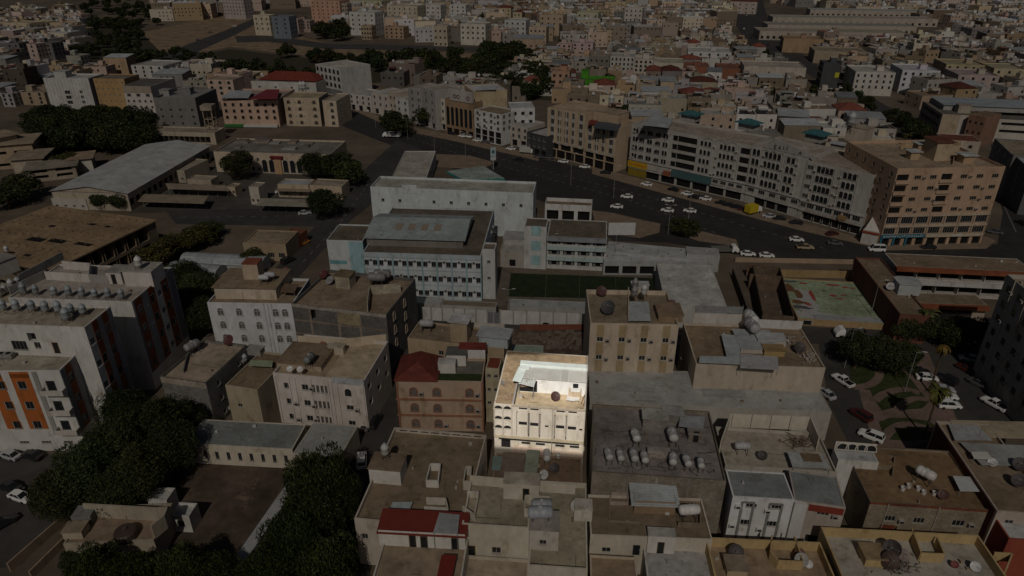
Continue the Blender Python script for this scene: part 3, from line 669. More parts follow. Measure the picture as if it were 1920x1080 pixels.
n1b = Bld('terrace_house', 'tan terraced house at the very bottom, red sheet roof over two dark doors', (690, 1110), (860, 1120), h=8.0, C=(712, 1004), wall=(.55, .51, .45), roof=(.35, .27, .19), fl=2, par=.5)
n1b.room(712, 1022, 11.2, 3.4, 2.7, (.60, .585, .55), (.17, .032, .022), door=3.9, over=.2, rm=PAINT, slope=.5, name='red_roof_room')
lx, ly = n1b.loc(712, 1022); 
for u in (5.4, 9.4): put('door', win_mesh(.95, 2.05, 'door'), n1b.root, (.10, .08, .06), (lx+u, ly-.12, n1b.zr))
n1b.canopy([(818, 1088), (846, 1090), (856, 1042), (828, 1041)], 1.2, (.19, .03, .022), PAINT)
n1b.canopy([(812, 1000), (858, 1002), (862, 966), (824, 962)], 2.9, (.40, .42, .43))
n2 = Bld('cream_house', 'cream house with stepped roof terraces and a steel tank on a frame', (866, 982), (992, 990), h=10.2, C=(882, 893), wall=(.56, .52, .43), roof=(.36, .32, .24), fl=3, par=.9,
    front=[dict(k='door', n=1, fl=[0], s=4.3, a=.02, b=.25, w=1.0, h=2.1, c=(.25, .16, .03)), dict(n=1, fl=[0], s=5.3, a=.4, b=.62, w=1.2, h=1.1, c=(.3, .27, .25))], right=[])
w, d, h, zr = n2.w, n2.d, n2.h, n2.zr
n2.room(944, 935, 4.9, 2.2, 2.7, (.55, .51, .43), (.45, .41, .34), door=2.6, over=.05)
n2.lowwall([(868, 960), (890, 976), (898, 933), (876, 932)], 1.1, color=(.52, .48, .41)); n2.lowwall([(882, 908), (952, 914)], 1.6); n2.lowwall([(1000, 920), (1078, 926)], 1.6)
n2b = Bld('cream_house', 'cream house strip with long bare roof terrace between steel tank and grey lane', (990, 1060), (1102, 1072), h=8.6, C=(998, 900), wall=(.56, .52, .43), roof=(.40, .36, .26), fl=2, par=.8, ang=n2.rz*57.3)
n2b.room(992, 1030, 3.7, 3.3, 3.4, (.50, .47, .42), (.33, .30, .27), over=.1, win=1.3); n2b.room(1076, 976, 2.4, 2.2, 1.8, (.58, .55, .48), (.55, .52, .46), over=.02)
tank('lying', n2.at(1013, 984, zr+.9), 'large steel barrel tank, nearer one of a pair on a frame', RAD(0), 1.25, (.36, .38, .42)); tank('lying', n2.at(1016, 966, zr+1.0), 'steel barrel tank behind its larger twin on the cream roof', RAD(0), 1.0, (.38, .40, .43))
n2.lowwall([(984, 968), (1030, 970), (1030, 945), (985, 943), (984, 968)], 1.4)
dish(n2b.at(1034, 1005), 'white dish on a bracket beside the steel barrel tanks', RAD(60), .7, (.5, .5, .5)); dish(n2b.at(1080, 958), 'white dish hung on the cream parapet above the lane', RAD(80), .8, (.55, .55, .55))
n2c = Bld('low_terrace', 'low cream terrace with small wall lamps at the bottom edge', (858, 1130), (985, 1140), h=5.0, C=(868, 1040), wall=(.52, .47, .39), roof=(.38, .31, .23), fl=1, par=.4)
yard = Bld('shed_yard', 'low brown roofed yard house with slatted and green sheet roofs, below the spotlit facade', (922, 905), (1092, 915), h=6.0, C=(925, 848), wall=(.26, .19, .14), roof=(.19, .13, .085), fl=2, par=.3)
yard.canopy([(936, 892), (980, 893), (985, 850), (944, 848)], .5, (.17, .125, .10), SHEETY); yard.canopy([(981, 893), (1006, 893), (1012, 845), (988, 844)], .7, (.26, .30, .24), SHEETY)
yard.canopy([(922, 882), (940, 883), (944, 856), (924, 856)], .3, (.17, .24, .23))
rub = MB(); rr_ = random.Random(3)
for i in range(160):
    p = site(rr_.uniform(948, 1100), rr_.uniform(622, 655)); a = rr_.uniform(0, 6.3); l = rr_.uniform(.15, .7); rub.box(p.x-l, p.y-l*.6, 0, p.x+l*.5, p.y+l*.5, l*.8)
tag(rub.build('rubble', CONC, None, (.20, .16, .125)), kind='stuff')
b = MB(); p, q = site(975, 618), site(1104, 622); o_ = p.copy(); b.box(0, -.15, 0, (q-p).x, .15, 1.3); t_ = b.build('low_wall', PLASTER, None, (.20, .07, .045)); t_.location = o_; tag(t_, 'low reddish wall behind the vacant rubble lot', 'wall')
Bld('sheet_roof_shed', 'small shed with greenish sheet roof just behind the spotlit house', (942, 668), (1018, 671), h=4.5, C=(945, 645), wall=(.35, .35, .32), roof=(.33, .40, .33), fl=1, par=.05, rm=SHEET)
tank('lying', yard.at(1025, 868), 'white barrel tank on the brown yard roof', RAD(90), .85, (.6, .6, .6)); tank('upright', yard.at(1046, 862), 'small white tank beside the white barrel on the yard roof', 0, .55, (.55, .55, .52))
dish(yard.at(1040, 886), 'dark mesh dish on the brown yard roof', RAD(150), .75); dish(yard.at(1020, 898), 'white dish lying at the edge of the brown yard roof', RAD(40), .7, (.5, .5, .5))
n3 = Bld('tank_roof_house', 'grey block walled house with rows of white tanks on its roof', (1110, 884), (1362, 902), h=10.5, C=(1104, 757), wall=(.30, .265, .215), roof=(.26, .23, .22), fl=3, par=.55, wm=BLOCK)
w, d, h, zr = n3.w, n3.d, n3.h, n3.zr
for u in (.25, .49, .73): n3.band('pillar', 'front', u-.008, u+.008, 0, h, .03, (.27, .25, .22), CONC)
n3.band('floor_band', 'front', 0, .999, 6.6, 6.8, .035, (.30, .28, .25), CONC)
for i, (x, y) in enumerate(((1140, 866), (1162, 867), (1187, 869), (1207, 871), (1260, 875), (1286, 878), (1312, 881))):
    tank('lying', n3.at(x, y), f"white barrel tank on the grey block house, {('first','second','third','fourth','fifth','sixth','last')[i]} of the front row", RAD(90+R.uniform(-8, 8)), .85, (.54, .53, .52), 'barrel tanks on the grey block house')
tank('lying', n3.at(1190, 832), 'white barrel tank behind the front row, beside the pale stair roof', RAD(92), .95, (.54, .53, .52), 'barrel tanks on the grey block house'); tank('lying', n3.at(1259, 832), 'white barrel tank behind the front row, on a taller dark stand', RAD(88), 1.05, (.54, .53, .52), 'barrel tanks on the grey block house')
n3.room(1204, 806, 3.7, 2.4, 2.2, (.33, .31, .28), (.42, .41, .38)); n3.room(1242, 796, 3.0, 2.2, 2.0, (.30, .28, .26), (.38, .38, .37)); n3.canopy([(1272, 800), (1318, 804), (1322, 782), (1276, 780)], 1.6, (.36, .37, .38)); n3.room(1290, 828, 2.2, 2.0, 1.4, (.28, .25, .23), (.3, .28, .26), door=.6)
n3.room(1215, 858, 3.0, 1.0, 1.0, (.42, .37, .34), (.40, .36, .33))
pb = MB()
for i in range(46):
    a = V((R.uniform(.5, w-.5), R.uniform(.8, d*.75), zr+.06)); 
    for k in range(4):
        n_ = a+V((R.gauss(0, 1.1), R.gauss(0, .7), 0)); n_.x = min(max(n_.x, .4), w-.4); n_.y = min(max(n_.y, .4), d-.4); pb.tube(tuple(a), tuple(n_), .035, k=4, cap=False); a = n_
tag(n3.part('roof_pipe', pb, STEEL, (.10, .08, .08)), kind='stuff')
n4 = Bld('brown_roof_house', 'brown roofed house with white sheet shelter, in front of the grey block house', (1107, 1003), (1336, 1012), h=7.0, C=(1110, 927), wall=(.55, .50, .42), roof=(.25, .19, .13), fl=2, par=.35,
    front=[dict(n=1, fl=[1], a=.06, b=.22, w=1.2, h=.9, s=.6, c=(.4, .38, .34)), dict(k='door', n=1, fl=[1], a=.33, b=.45, w=1.1, h=2.0, s=.2)])
n4.lowwall([(1144, 946), (1176, 947), (1178, 930), (1146, 929), (1144, 946)], .6, color=(.38, .31, .27)); n4.lowwall([(1142, 936), (1142, 978), (1200, 981)], .25, color=(.25, .2, .15))
n4.room(1188, 962, 5.6, 4.0, 2.3, (.27, .19, .12), (.48, .52, .54), over=.5, rm=SHEETY, slope=.5)
tank('lying', n4.at(1290, 975), 'white rusty barrel tank inside a low brown wall', RAD(4), 1.15, (.62, .60, .59)); n4.lowwall([(1270, 988), (1312, 990), (1312, 960), (1272, 958)], .9, color=(.22, .17, .13))
dish(n4.at(1262, 942), 'white dish behind the rusty barrel tank', RAD(20), .6, (.6, .6, .6)); dish(n4.at(1275, 972), 'dark dish leaning beside the rusty barrel tank', RAD(100), .75)
n4b = Bld('white_terrace', 'white walled terrace with dark door at the bottom edge', (1218, 1120), (1350, 1128), h=5.2, C=(1212, 1006), wall=(.58, .56, .53), roof=(.46, .45, .44), fl=2, par=.5)
n4b.room(1212, 1036, 3.6, 1.5, 3.0, (.60, .58, .55), (.5, .48, .45), door=1.3, over=.02)
n4c = Bld('tan_terrace', 'plain tan terrace at the bottom edge, under a cream wall with a window', (1108, 1120), (1200, 1126), h=4.6, C=(1112, 1040), wall=(.5, .42, .32), roof=(.33, .25, .17), fl=1, par=.3)
n5 = Bld('white_villa', 'pale house with two framed vertical window strips and sheet roof', (1374, 931), (1490, 938), h=9.0, C=(1360, 880), wall=(.66, .66, .67), roof=(.27, .29, .29), fl=2, par=.12, rm=SHEET,
    front=[dict(n=2, fl=[0], s=7.2, a=.12, b=.95, w=1.5, h=.7), dict(n=2, fl=[0], s=3.9, a=.08, b=.92, w=1.5, h=1.0)])
for u in (.17, .36, .62, .82): n5.band('trim', 'front', u-.02, u+.02, 1.4, 8.2, .12, (.22, .22, .22))
for u in (.17, .62): n5.band('trim', 'front', u, u+.2, 8.0, 8.3, .12, (.22, .22, .22)); n5.band('spandrel', 'front', u+.03, u+.165, 5.1, 6.9, .1, (.68, .68, .69)); n5.band('spandrel', 'front', u+.03, u+.165, 1.6, 3.7, .1, (.68, .68, .69))
for u, z in ((.06, 7.2), (.55, 6.7), (.02, 3.6), (.48, 3.2)): put('air_conditioner', ac_mesh(), n5.root, (.6, .6, .6), (n5.w*u, 0, z))
n5b = Bld('grey_roof_house', 'house with wide grey sheet roof and red upper wall, right of the framed windows', (1490, 938), (1586, 952), h=9.0, C=(1462, 878), wall=(.42, .37, .33), roof=(.27, .29, .29), fl=2, par=.1, rm=SHEET, front=[dict(n=1, fl=[1], a=.4, b=.8, w=1.6, h=1.0, s=2.6, ac=1), dict(k='slot', n=1, fl=[0], s=1.6, a=.35, b=.99, w=3.8, h=1.6)])
n5b.band('red_wall', 'front', .3, .98, 7.6, 8.7, .08, (.22, .04, .025)); n5b.band('awning', 'front', .3, .99, 1.2, 1.45, 1.0, (.25, .36, .29)); n5b.band('white_bay', 'front', .0, .25, 0, 8.9, .5, (.6, .6, .6))
n6 = Bld('cream_terrace_house', 'house with cream screen wall and rubbish on its roof terrace', (1360, 872), (1570, 886), h=7.6, C=(1350, 800), wall=(.46, .43, .38), roof=(.40, .36, .30), fl=2, par=.5)
w, d, h, zr = n6.w, n6.d, n6.h, n6.zr
n6.lowwall([(1348, 852), (1366, 800), (1514, 806), (1530, 845)], 2.6, color=(.57, .52, .44)); 
b = MB(); 
for i in range(5): x, y = n6.loc(1370+i*36, 800.5+i*1.5); b.box(x-.04, y-.14, zr, x+.04, y-.09, zr+2.7)
n6.part('wall_post', b, STEEL, (.2, .2, .2))
tank('lying', n6.at(1390, 850), 'white rectangular looking tank on legs before the cream screen wall', 0, .9, (.5, .5, .52)); dish(n6.at(1428, 862), 'black dish standing behind the grey sheet roof', RAD(70), .7)
n6.canopy([(1486, 876), (1558, 879), (1540, 852), (1476, 848)], 1.2, (.44, .46, .46), name='canopy'); n6.canopy([(1508, 865), (1542, 867), (1535, 852), (1500, 850)], 1.38, (.22, .15, .09), DARK if False else ROOFM, 'hatch', posts=False)
sb = MB()
for i in range(70):
    x, y = n6.loc(1498+R.gauss(0, 14), 832+R.gauss(0, 5)); a = R.uniform(0, 6.3); l = R.uniform(.4, 1.5); x = min(max(x, 1), w-1); y = min(max(y, 1), d-.6); sb.tube((x, y, zr+.03), (x+l*math.cos(a), y+l*math.sin(a)*.6, zr+R.uniform(.05, .9)), .05, k=4)
tag(n6.part('scrap_heap', sb, STEEL, (.16, .12, .09)), kind='stuff')
big = Bld('metal_roof_hall', 'wide low hall under a pale weathered sheet roof, right of the spotlit house', (1106, 754), (1578, 806), h=6.0, C=(1106, 689), ang=-4.0, wall=(.42, .40, .36), roof=(.45, .455, .45), fl=1, par=.06, rm=SHEETY)
for i in range(7):
    b = MB(); x, y = R.uniform(2, big.w-6), R.uniform(2, big.d-3); l, q = R.uniform(3, 8), R.uniform(2, 4); b.box(x, y, big.zr+.02, min(x+l, big.w-.3), min(y+q, big.d-.3), big.zr+.05+.012*i)
    g = R.uniform(.8, 1.15); big.part('roof_patch', b, SHEETY, (.42*g, .44*g, .44*g))
n7 = Bld('brown_house', 'brown roofed block house with red band and loose white buckets on top', (1632, 941), (1858, 957), h=8.2, C=(1572, 832), wall=(.33, .27, .20), roof=(.25, .165, .09), fl=2, par=.35, wm=BLOCK,
    front=[dict(n=1, fl=[1], a=.14, b=.27, w=1.5, h=1.0, ac=1), dict(n=1, fl=[1], a=.38, b=.52, w=1.5, h=1.0), dict(n=1, fl=[1], a=.7, b=.86, w=1.7, h=1.1, ac=1)])
w, d, h, zr = n7.w, n7.d, n7.h, n7.zr
n7.band('red_band', 'front', 0, .999, h-.35, h+.02, .06, (.24, .075, .035)); n7.band('red_panel', 'front', .14, .27, 3.0, 4.2, .04, (.24, .06, .03)); n7.band('base_band', 'front', 0, .999, .8, 2.0, .05, (.42, .36, .28))
for u in (.15, .575): n7.band('drain_pipe', 'front', u, u+.009, .5, h, .14, (.45, .42, .36))
n7.canopy([(1800, 921), (1838, 922), (1822, 895), (1786, 893)], .9, (.50, .53, .54), PAINT); n7.lowwall([(1672, 895), (1676, 862), (1640, 858)], .7, color=(.3, .22, .14)); n7.room(1618, 878, 4.0, 3.0, .9, (.28, .22, .15), (.27, .18, .1))
tank('lying', n7.at(1730, 905), 'white barrel tank tilted on the brown roof among buckets', RAD(-50), 1.0, (.60, .59, .57)); 
bk = MB(); bk.lathe([(0, 0), (.28, 0), (.34, .6), (.3, .6), (.26, .1)], 10); bm = bk.mesh('bucket', PAINT)
for i, (x, y) in enumerate(((1692, 919), (1703, 914), (1721, 919), (1731, 926), (1751, 928), (1760, 927))):
    tag(put('bucket', bm, None, (.6, .57, .55), n7.at(x, y)), f"white bucket on the brown roof, {('first','second','third','fourth','fifth','last')[i]} counted from the left", 'bucket', 'white buckets on the brown roof')
dish(n7.at(1766, 936), 'reddish dish lying near the buckets on the brown roof', RAD(120), .7, (.10, .045, .035))

arc = Bld('arcade_house', 'small white house with a row of open arches beside the park street', (1572, 862), (1648, 868), h=9.2, C=(1566, 840), wall=(.58, .57, .54), roof=(.48, .49, .50), fl=1, par=.1)
b = MB(); ops = [(arc.w*(.06+.235*i), arc.w*(.06+.235*i)+1.5, .3, 1.2, .3, 1) for i in range(4)]; facade(b, arc.w, 1.6, ops, lambda u, e, z: (u, arc.d-.4+e, arc.h+.01+z)); arc.part('arched_screen', b, PLASTER, (.60, .57, .53))
wm_ = win_mesh(1.5, 1.1, 'arch')
for i in range(4): put('arch', wm_, arc.root, (.58, .55, .5), (arc.w*(.06+.235*i), arc.d-.42, arc.h+.25))
n8 = Bld('red_wall_house', 'house with dark red side wall, cream roof edge and sheet roofs, right edge', (1870, 958), (1990, 968), h=9.5, C=(1772, 790), wall=(.42, .36, .31), roof=(.27, .20, .135), fl=3, par=.5, front=[dict(n=2, fl=[1, 2], w=1.1, h=1.1)])
n8.T['left'][0]; n8.band('red_side', 'left', .02, .98, .5, n8.h-.2, .06, (.12, .035, .022), TILE)
n8.canopy([(1795, 820), (1990, 824), (1990, 795), (1780, 790)], .15, (.43, .36, .25), ROOFM, 'upper_roof', .3, False); n8.canopy([(1790, 826), (1860, 826), (1832, 798), (1778, 796)], .5, (.42, .43, .44), SHEET, posts=False); n8.canopy([(1840, 872), (1990, 876), (1960, 838), (1800, 830)], .5, (.36, .38, .37), SHEET)
n8.canopy([(1826, 860), (1862, 862), (1850, 848), (1820, 848)], 1.0, (.55, .55, .52), PAINT); dish(n8.at(1905, 912), 'black mesh dish on the roof with the cream edge', RAD(60), .9); dish(n8.at(1908, 882), 'black mesh dish at the right edge, farther one of two', RAD(60), .95); dish(n8.at(1858, 874), 'white dish on a post before the grey sheet roof', RAD(200), .6, (.6, .6, .6))
n8b = Bld('red_side_house', 'white roofed house with red wall in the lower right corner', (1892, 1010), (2010, 1020), h=8, C=(1898, 940), wall=(.30, .07, .04), roof=(.55, .55, .55), fl=2, par=.5)
YW = (.50, .37, .185)
y1 = Bld('yellow_parapet_house', 'yellow walled roof with light wells, bottom right, beside the white terrace', (1352, 1130), (1592, 1142), h=6.4, C=(1352, 1008), wall=YW, roof=(.36, .265, .175), fl=2, par=1.5)
y1.lowwall([(1442, 1050), (1456, 1066), (1502, 1068), (1486, 1020)], 1.5); y1.lowwall([(1442, 1050), (1444, 1018)], 1.5); y1.room(1362, 1082, 2.6, 2.4, 1.2, (.42, .34, .22), (.3, .24, .18))
dish(y1.at(1378, 1046), 'black dish against the yellow parapet, nearest the white terrace', RAD(200), .95); dish(y1.at(1500, 1060), 'grey dish by the yellow light well', RAD(110), .85, (.30, .29, .28)); dish(y1.at(1498, 1044), 'brown small dish on the yellow light well wall', RAD(10), .6, (.12, .05, .04)); dish(y1.at(1515, 1064), 'small white dish next to the yellow light well', RAD(190), .5, (.6, .6, .6))
y2 = Bld('yellow_parapet_house', 'large yellow walled white roof cluttered with dishes in the bottom right corner', (1600, 1130), (1935, 1150), h=7.0, C=(1586, 990), wall=YW, roof=(.47, .44, .38), fl=2, par=1.5)
y2.lowwall([(1705, 1006), (1722, 1052), (1765, 1054), (1752, 1022)], 1.5); y2.room(1620, 1062, 2.6, 2.6, 1.3, YW, (.33, .24, .14)); y2.lowwall([(1858, 1050), (1892, 1052), (1880, 1082)], 1.4)
for x, y, z, c, l in ((1668, 1042, 1.1, (.04, .03, .03), 'large black dish on the white roof, upper one'), (1664, 1064, 1.1, (.05, .025, .02), 'large dark brown dish below the upper black one'), (1690, 1050, .8, (.25, .2, .18), 'grey brown dish among scrap on the white roof'), (1788, 1064, .45, (.16, .03, .025), 'small red dish in the middle of the white roof'), (1826, 1070, .6, (.6, .6, .6), 'small white dish at the right end of the white roof')):
    dish(y2.at(x, y), l, R.uniform(0, 6), z, c)
sb = MB()
for i in range(90):
    x, y = y2.loc(1690+R.gauss(0, 18), 1062+R.gauss(0, 8)); a = R.uniform(0, 6.3); l = R.uniform(.2, .9); sb.tube((x, y, y2.zr+.03), (x+l*math.cos(a), y+l*math.sin(a)*.6, y2.zr+R.uniform(.05, .5)), .06, k=4)
tag(y2.part('scrap_heap', sb, STEEL, (.20, .17, .15)), kind='stuff')
# ------------------------------------------------------------------ left side of the near quarter
ORG, GRYP = (.42, .125, .028), (.36, .365, .385)
sc_ = Bld('striped_apartment_block', 'orange and grey striped block, lowest front wing with balconies at left edge', (-90, 696), (111, 695), yb=846, D=(164, 656), wall=(.60, .595, .57), roof=(.40, .365, .30), fl=4, par=.35,
    front=[dict(n=2, fl=[1, 2, 3], a=.31, b=.70, w=1.3, h=1.5, s=.8, c=(.15, .13, .12)), dict(n=3, fl=[0], a=.3, b=.95, w=1.6, h=.5, s=1.6), dict(k='door', n=1, fl=[1, 2, 3], a=.82, b=.93, w=1.5, h=2.0, s=.4, c=(.2, .19, .18))],
    right=[dict(n=1, fl=[1, 2, 3], a=.24, b=.44, w=1.2, h=1.5, s=.8, c=(.15, .13, .12)), dict(n=1, fl=[1, 2, 3], a=.7, b=.84, w=.5, h=.5, s=1.2)])
for u0, u1, c in ((.30, .44, ORG), (.52, .70, ORG)): 
    fh = sc_.fh
    T, W = sc_.T['front']
    for (x0, x1) in ((u0, u1),): sc_.band('colour_panel', 'front', x0, x1, fh*3.75, sc_.h-.2, .05, c); 
    for f in (1, 2, 3):
        z0, z1 = f*fh+.75, f*fh+2.35; m = (u0+u1)/2; hw = .72/W
        mm = .31+.39*(.25 if u0 < .45 else .75)
        sc_.band('colour_panel', 'front', u0, mm-hw, z0, z1, .05, c); sc_.band('colour_panel', 'front', mm+hw, u1, z0, z1, .05, c); sc_.band('colour_panel', 'front', u0, u1, z1, (f+1)*fh+.75 if f < 3 else fh*3.75+.75, .05, c)
for f in (1, 2, 3):
    b = MB(); z = f*sc_.fh+.25; x = sc_.w*.80; b.box(x, -1.25, z, x+3.6, -.02, z+.14); b.box(x, -1.25, z+.14, x+3.6, -1.12, z+.95); b.box(x, -1.12, z+.14, x+.1, -.02, z+.95); b.box(x+3.5, -1.12, z+.14, x+3.6, -.02, z+.95); sc_.part('balcony', b, PLASTER, (.52, .49, .45))
sc_.band('shadow_recess', 'front', .735, .80, .3, sc_.h-.4, -.001, (.34, .335, .33)) if False else None
sc_.band('grey_pier', 'front', .735, .78, 3.4, sc_.h-.2, .12, (.30, .30, .29))
def stripes(bl, segs, z0, z1, rows, win):
    """coloured panels on the right face between its windows: (u0, u1, colour, window?)"""
    T, W = bl.T['right']; fh = (z1-z0)/rows
    for u0, u1, c, hw in segs:
        if not hw: bl.band('colour_panel', 'right', u0, u1, z0, z1, .05, c); continue
        m, e = (u0+u1)/2, win/2/W+.004
        bl.band('colour_panel', 'right', u0, m-e, z0, z1, .05, c); bl.band('colour_panel', 'right', m+e, u1, z0, z1, .05, c)
        for r in range(rows):
            for a, bb in ((r*fh, r*fh+.75), (r*fh+2.35, (r+1)*fh)): bl.band('colour_panel', 'right', m-e, m+e, z0+a, z0+bb, .05, c)
stripes(sc_, ((.02, .2, (.20, .21, .23), 0), (.22, .46, (.26, .075, .02), 1), (.48, .97, (.27, .275, .29), 0)), sc_.fh, sc_.h-.15, 3, 1.2)  # flank panels of all wings: side shade painted in as darker colours
sb_ = Bld('striped_apartment_block', 'orange and grey striped block, middle wing with a double row of roof tanks', (-60, 606), (158, 614), yb=805, D=(230, 575), wall=(.60, .595, .57), roof=(.42, .375, .30), fl=5, par=.3,
    front=[dict(k='door', n=1, fl=[0], s=16.4, a=.66, b=.73, w=1.1, h=2.2, c=(.3, .17, .05)), dict(n=1, fl=[0], s=17.3, a=.50, b=.58, w=1.1, h=1.2), dict(n=1, fl=[0], s=16.9, a=.30, b=.46, w=2.6, h=1.7, c=(.2, .2, .2)), dict(k='slot', n=1, fl=[0], s=18.6, a=.47, b=.56, w=1.4, h=1.6, d=.8)],
    right=[dict(n=1, fl=[1, 2, 3, 4], a=.05, b=.2, w=1.1, h=1.2, s=.9, c=(.6, .6, .6))]+[dict(n=1, fl=[1, 2, 3, 4], a=a-.05, b=a+.05, w=1.2, h=1.5, s=.82, c=(.16, .14, .12)) for a in (.34, .72)])
stripes(sb_, ((.24, .44, (.26, .075, .02), 1), (.46, .60, (.29, .295, .31), 0), (.62, .82, (.26, .075, .02), 1), (.84, .98, (.27, .275, .29), 0)), sb_.fh, sb_.h-.15, 4, 1.2)
sa_ = Bld('striped_apartment_block', 'orange and grey striped block, tallest rear wing with tanks along its edge', (14, 558), (246, 566), yb=722, D=(340, 502), wall=(.58, .57, .545), roof=(.40, .36, .32), fl=5, par=.35,
    right=[dict(n=1, fl=[1, 2, 3, 4], a=.55, b=.65, w=1.2, h=1.2, s=.9, c=(.6, .6, .6))]+[dict(n=1, fl=[1, 2, 3, 4], a=a-.04, b=a+.04, w=1.2, h=1.5, s=.82, c=(.16, .14, .12)) for a in (.13, .43, .74)])
stripes(sa_, ((.02, .055, (.2, .2, .21), 0), (.06, .2, (.26, .075, .02), 1), (.21, .35, (.29, .295, .31), 0), (.36, .50, (.26, .075, .02), 1), (.66, .82, (.24, .07, .02), 1), (.84, .98, (.22, .225, .235), 0)), sa_.fh, sa_.h-.15, 4, 1.2)
for k in range(4): put('window', win_mesh(.5, .5, 'win'), sa_.root, (.2, .2, .2), (sa_.w+.055, sa_.d*.28, sa_.fh*(k+1)+1.2)).rotation_euler = (0, 0, RAD(90))
for nm, bl, row in (('rear', sa_, ((46, 553), (70, 554), (104, 556), (131, 557), (156, 558), (180, 560), (205, 561), (230, 563))), ('middle', sb_, ((9, 584), (33, 585), (63, 586), (88, 588), (112, 589), (136, 592), (158, 592)))):
    for i, (x, y) in enumerate(row):
        tank('upright', bl.at(x, y), f"round grey tank on the {nm} striped wing, {('first','second','third','fourth','fifth','sixth','seventh','eighth')[i]} of its row", R.uniform(0, 3), .92, (.33, .37, .40), 'round tanks on the striped block')
tank('upright', sb_.at(127, 604), 'round grey tank standing forward of its row on the middle striped wing', 1, 1.05, (.33, .37, .40), 'round tanks on the striped block')
sa_.room(236, 536, 5.6, 4.2, 3.0, (.58, .56, .53), (.40, .38, .34), over=.1); tank('upright', sa_.at(262, 505, sa_.zr+3.1), 'lone white tank on the tall roof room of the striped block', 0, 1.0, (.6, .6, .58), 'round tanks on the striped block')
sa_.room(203, 532, 3.0, 3.2, 2.4, (.55, .53, .50), (.36, .34, .31), door=.9); sa_.lowwall([(88, 524), (170, 529), (172, 508), (120, 504)], 1.7, color=(.55, .53, .5)); sa_.lowwall([(20, 553), (90, 520)], 1.6, color=(.30, .29, .28)); sa_.lowwall([(170, 529), (205, 532)], 1.7, color=(.33, .32, .31))
ba = sb_.room(0, 0, .1, .1, .1) if False else None
for x, y, l in ((28, 657, 'grey air conditioning block near the wall on the front striped terrace'), (12, 672, 'grey air conditioning block at the far left of the striped terrace')):
    t = thing('roof_unit', l, 'roof unit', sc_.at(x, y), sc_.rz, 'units on the striped terrace'); b = MB(); b.box(-1.3, -.5, .3, 1.3, .5, 1.0); b.build('casing', STEEL, t, (.30, .30, .29)); b = MB(); b.box(-1.2, -.45, 0, -1.0, .45, .29); b.box(1.0, -.45, 0, 1.2, .45, .29); b.build('foot', STEEL, t, (.2, .2, .2)); b = MB(); b.lathe([(.35, 1.0), (.35, 1.12), (0, 1.1)], 10, (-.6, 0, 0)); b.lathe([(.35, 1.0), (.35, 1.12), (0, 1.1)], 10, (.6, 0, 0)); b.build('fan', DARK, t)
e1 = Bld('cream_roof_house', 'cream roofed house at the left edge behind the striped block', (-40, 590), (62, 545), h=14, D=(122, 481), wall=(.5, .44, .35), roof=(.40, .32, .23), fl=4, par=.9)
e1.room(0, 522, 4.5, 5, 3.2, (.55, .52, .48), (.28, .27, .26)); e1.lowwall([(38, 530), (120, 486)], 1.8, color=(.32, .31, .3))
for i, (x, y) in enumerate(((2, 558), (12, 551), (24, 544), (36, 537))): tank('upright', e1.at(x, y), f"pale round tank behind the grey parapet at the left edge, {('nearest','second','third','farthest')[i]} of four", 0, .95, (.45, .47, .48))
tank('upright', e1.at(14, 475, e1.zr+3.3), 'white tank above the dark roof room at the left edge', 0, .8, (.6, .6, .6))
# white house with arched windows, dark block house
wa = Bld('arched_window_house', 'whitewashed house with arched windows and a set back brown top floor', (388, 567), (548, 570), yb=668, C=(440, 520), wall=(.60, .62, .65), roof=(.33, .25, .17), fl=4, par=.5,
    front=[dict(k='archm', n=1, fl=[1, 2, 3], a=a, b=a+.14, w=1.15, h=1.7, s=.7, pale=True, c=(.55, .56, .58)) for a in (.07, .29, .5, .72, .83)], right=[])
for u in (.655, .70, .745): wa.band('drain_pipe', 'front', u, u+.012, .5, wa.h, .15, (.55, .56, .58))
wa.room(405, 560, 12.6, 8.5, 2.6, (.52, .45, .36), (.30, .225, .15), over=.35, name='top_floor'); lz = wa.zr+2.75
t_ = wa.room(458, 524, 3.2, 3.0, 3.4, (.47, .38, .29), (.27, .085, .05), z=lz, over=.05)
for i, (x, y) in enumerate(((496, 532), (508, 527))): 
    t = tank('lying', wa.at(x, y, lz), ('pale grey cistern on the brown top floor, nearer one', 'pale grey cistern on the brown top floor, farther one')[i], 0, .9, (.48, .50, .53))
dish(wa.at(537, 513), 'dark red dish on the back wall of the arched window house', RAD(150), .7, (.10, .03, .03)); wa.canopy([(526, 548), (552, 549), (560, 533), (530, 532)], 1.6, (.2, .14, .09))
dk = Bld('block_house', 'tall unplastered grey block house with steel tank, behind the pink house', (546, 569), (724, 590), yb=672, D=(766, 521), wall=(.17, .165, .16), roof=(.30, .225, .155), fl=4, par=.7, wm=BLOCK,
    front=[dict(k='slot', n=1, fl=[3], a=.18, b=.26, w=1.2, h=2.3, s=.6, d=.9)], right=[dict(k='archm', n=2, fl=[1, 2, 3], a=.05, b=.75, w=1.0, h=1.7, s=.7, c=(.42, .34, .27))])
for u in (.19, .49, .72): dk.band('pillar', 'front', u-.012, u+.012, 0, dk.h-.8, .04, (.30, .24, .19), CONC)
for f in (1, 2, 3): dk.band('floor_band', 'front', 0, .999, f*dk.fh, f*dk.fh+.28, .05, (.27, .21, .165), CONC)
dk.band('top_plaster', 'front', .0, .999, dk.h-.7, dk.h+.02, .05, (.42, .39, .35)); dk.band('yellow_wall', 'front', .5, .72, dk.h-3.2, dk.h-.72, .06, (.42, .35, .22))
dk.room(630, 540, 3.2, 3.0, 2.8, (.46, .41, .31), (.22, .17, .10)); dk.lowwall([(690, 588), (694, 552), (752, 548)], 2.0, color=(.50, .46, .36))
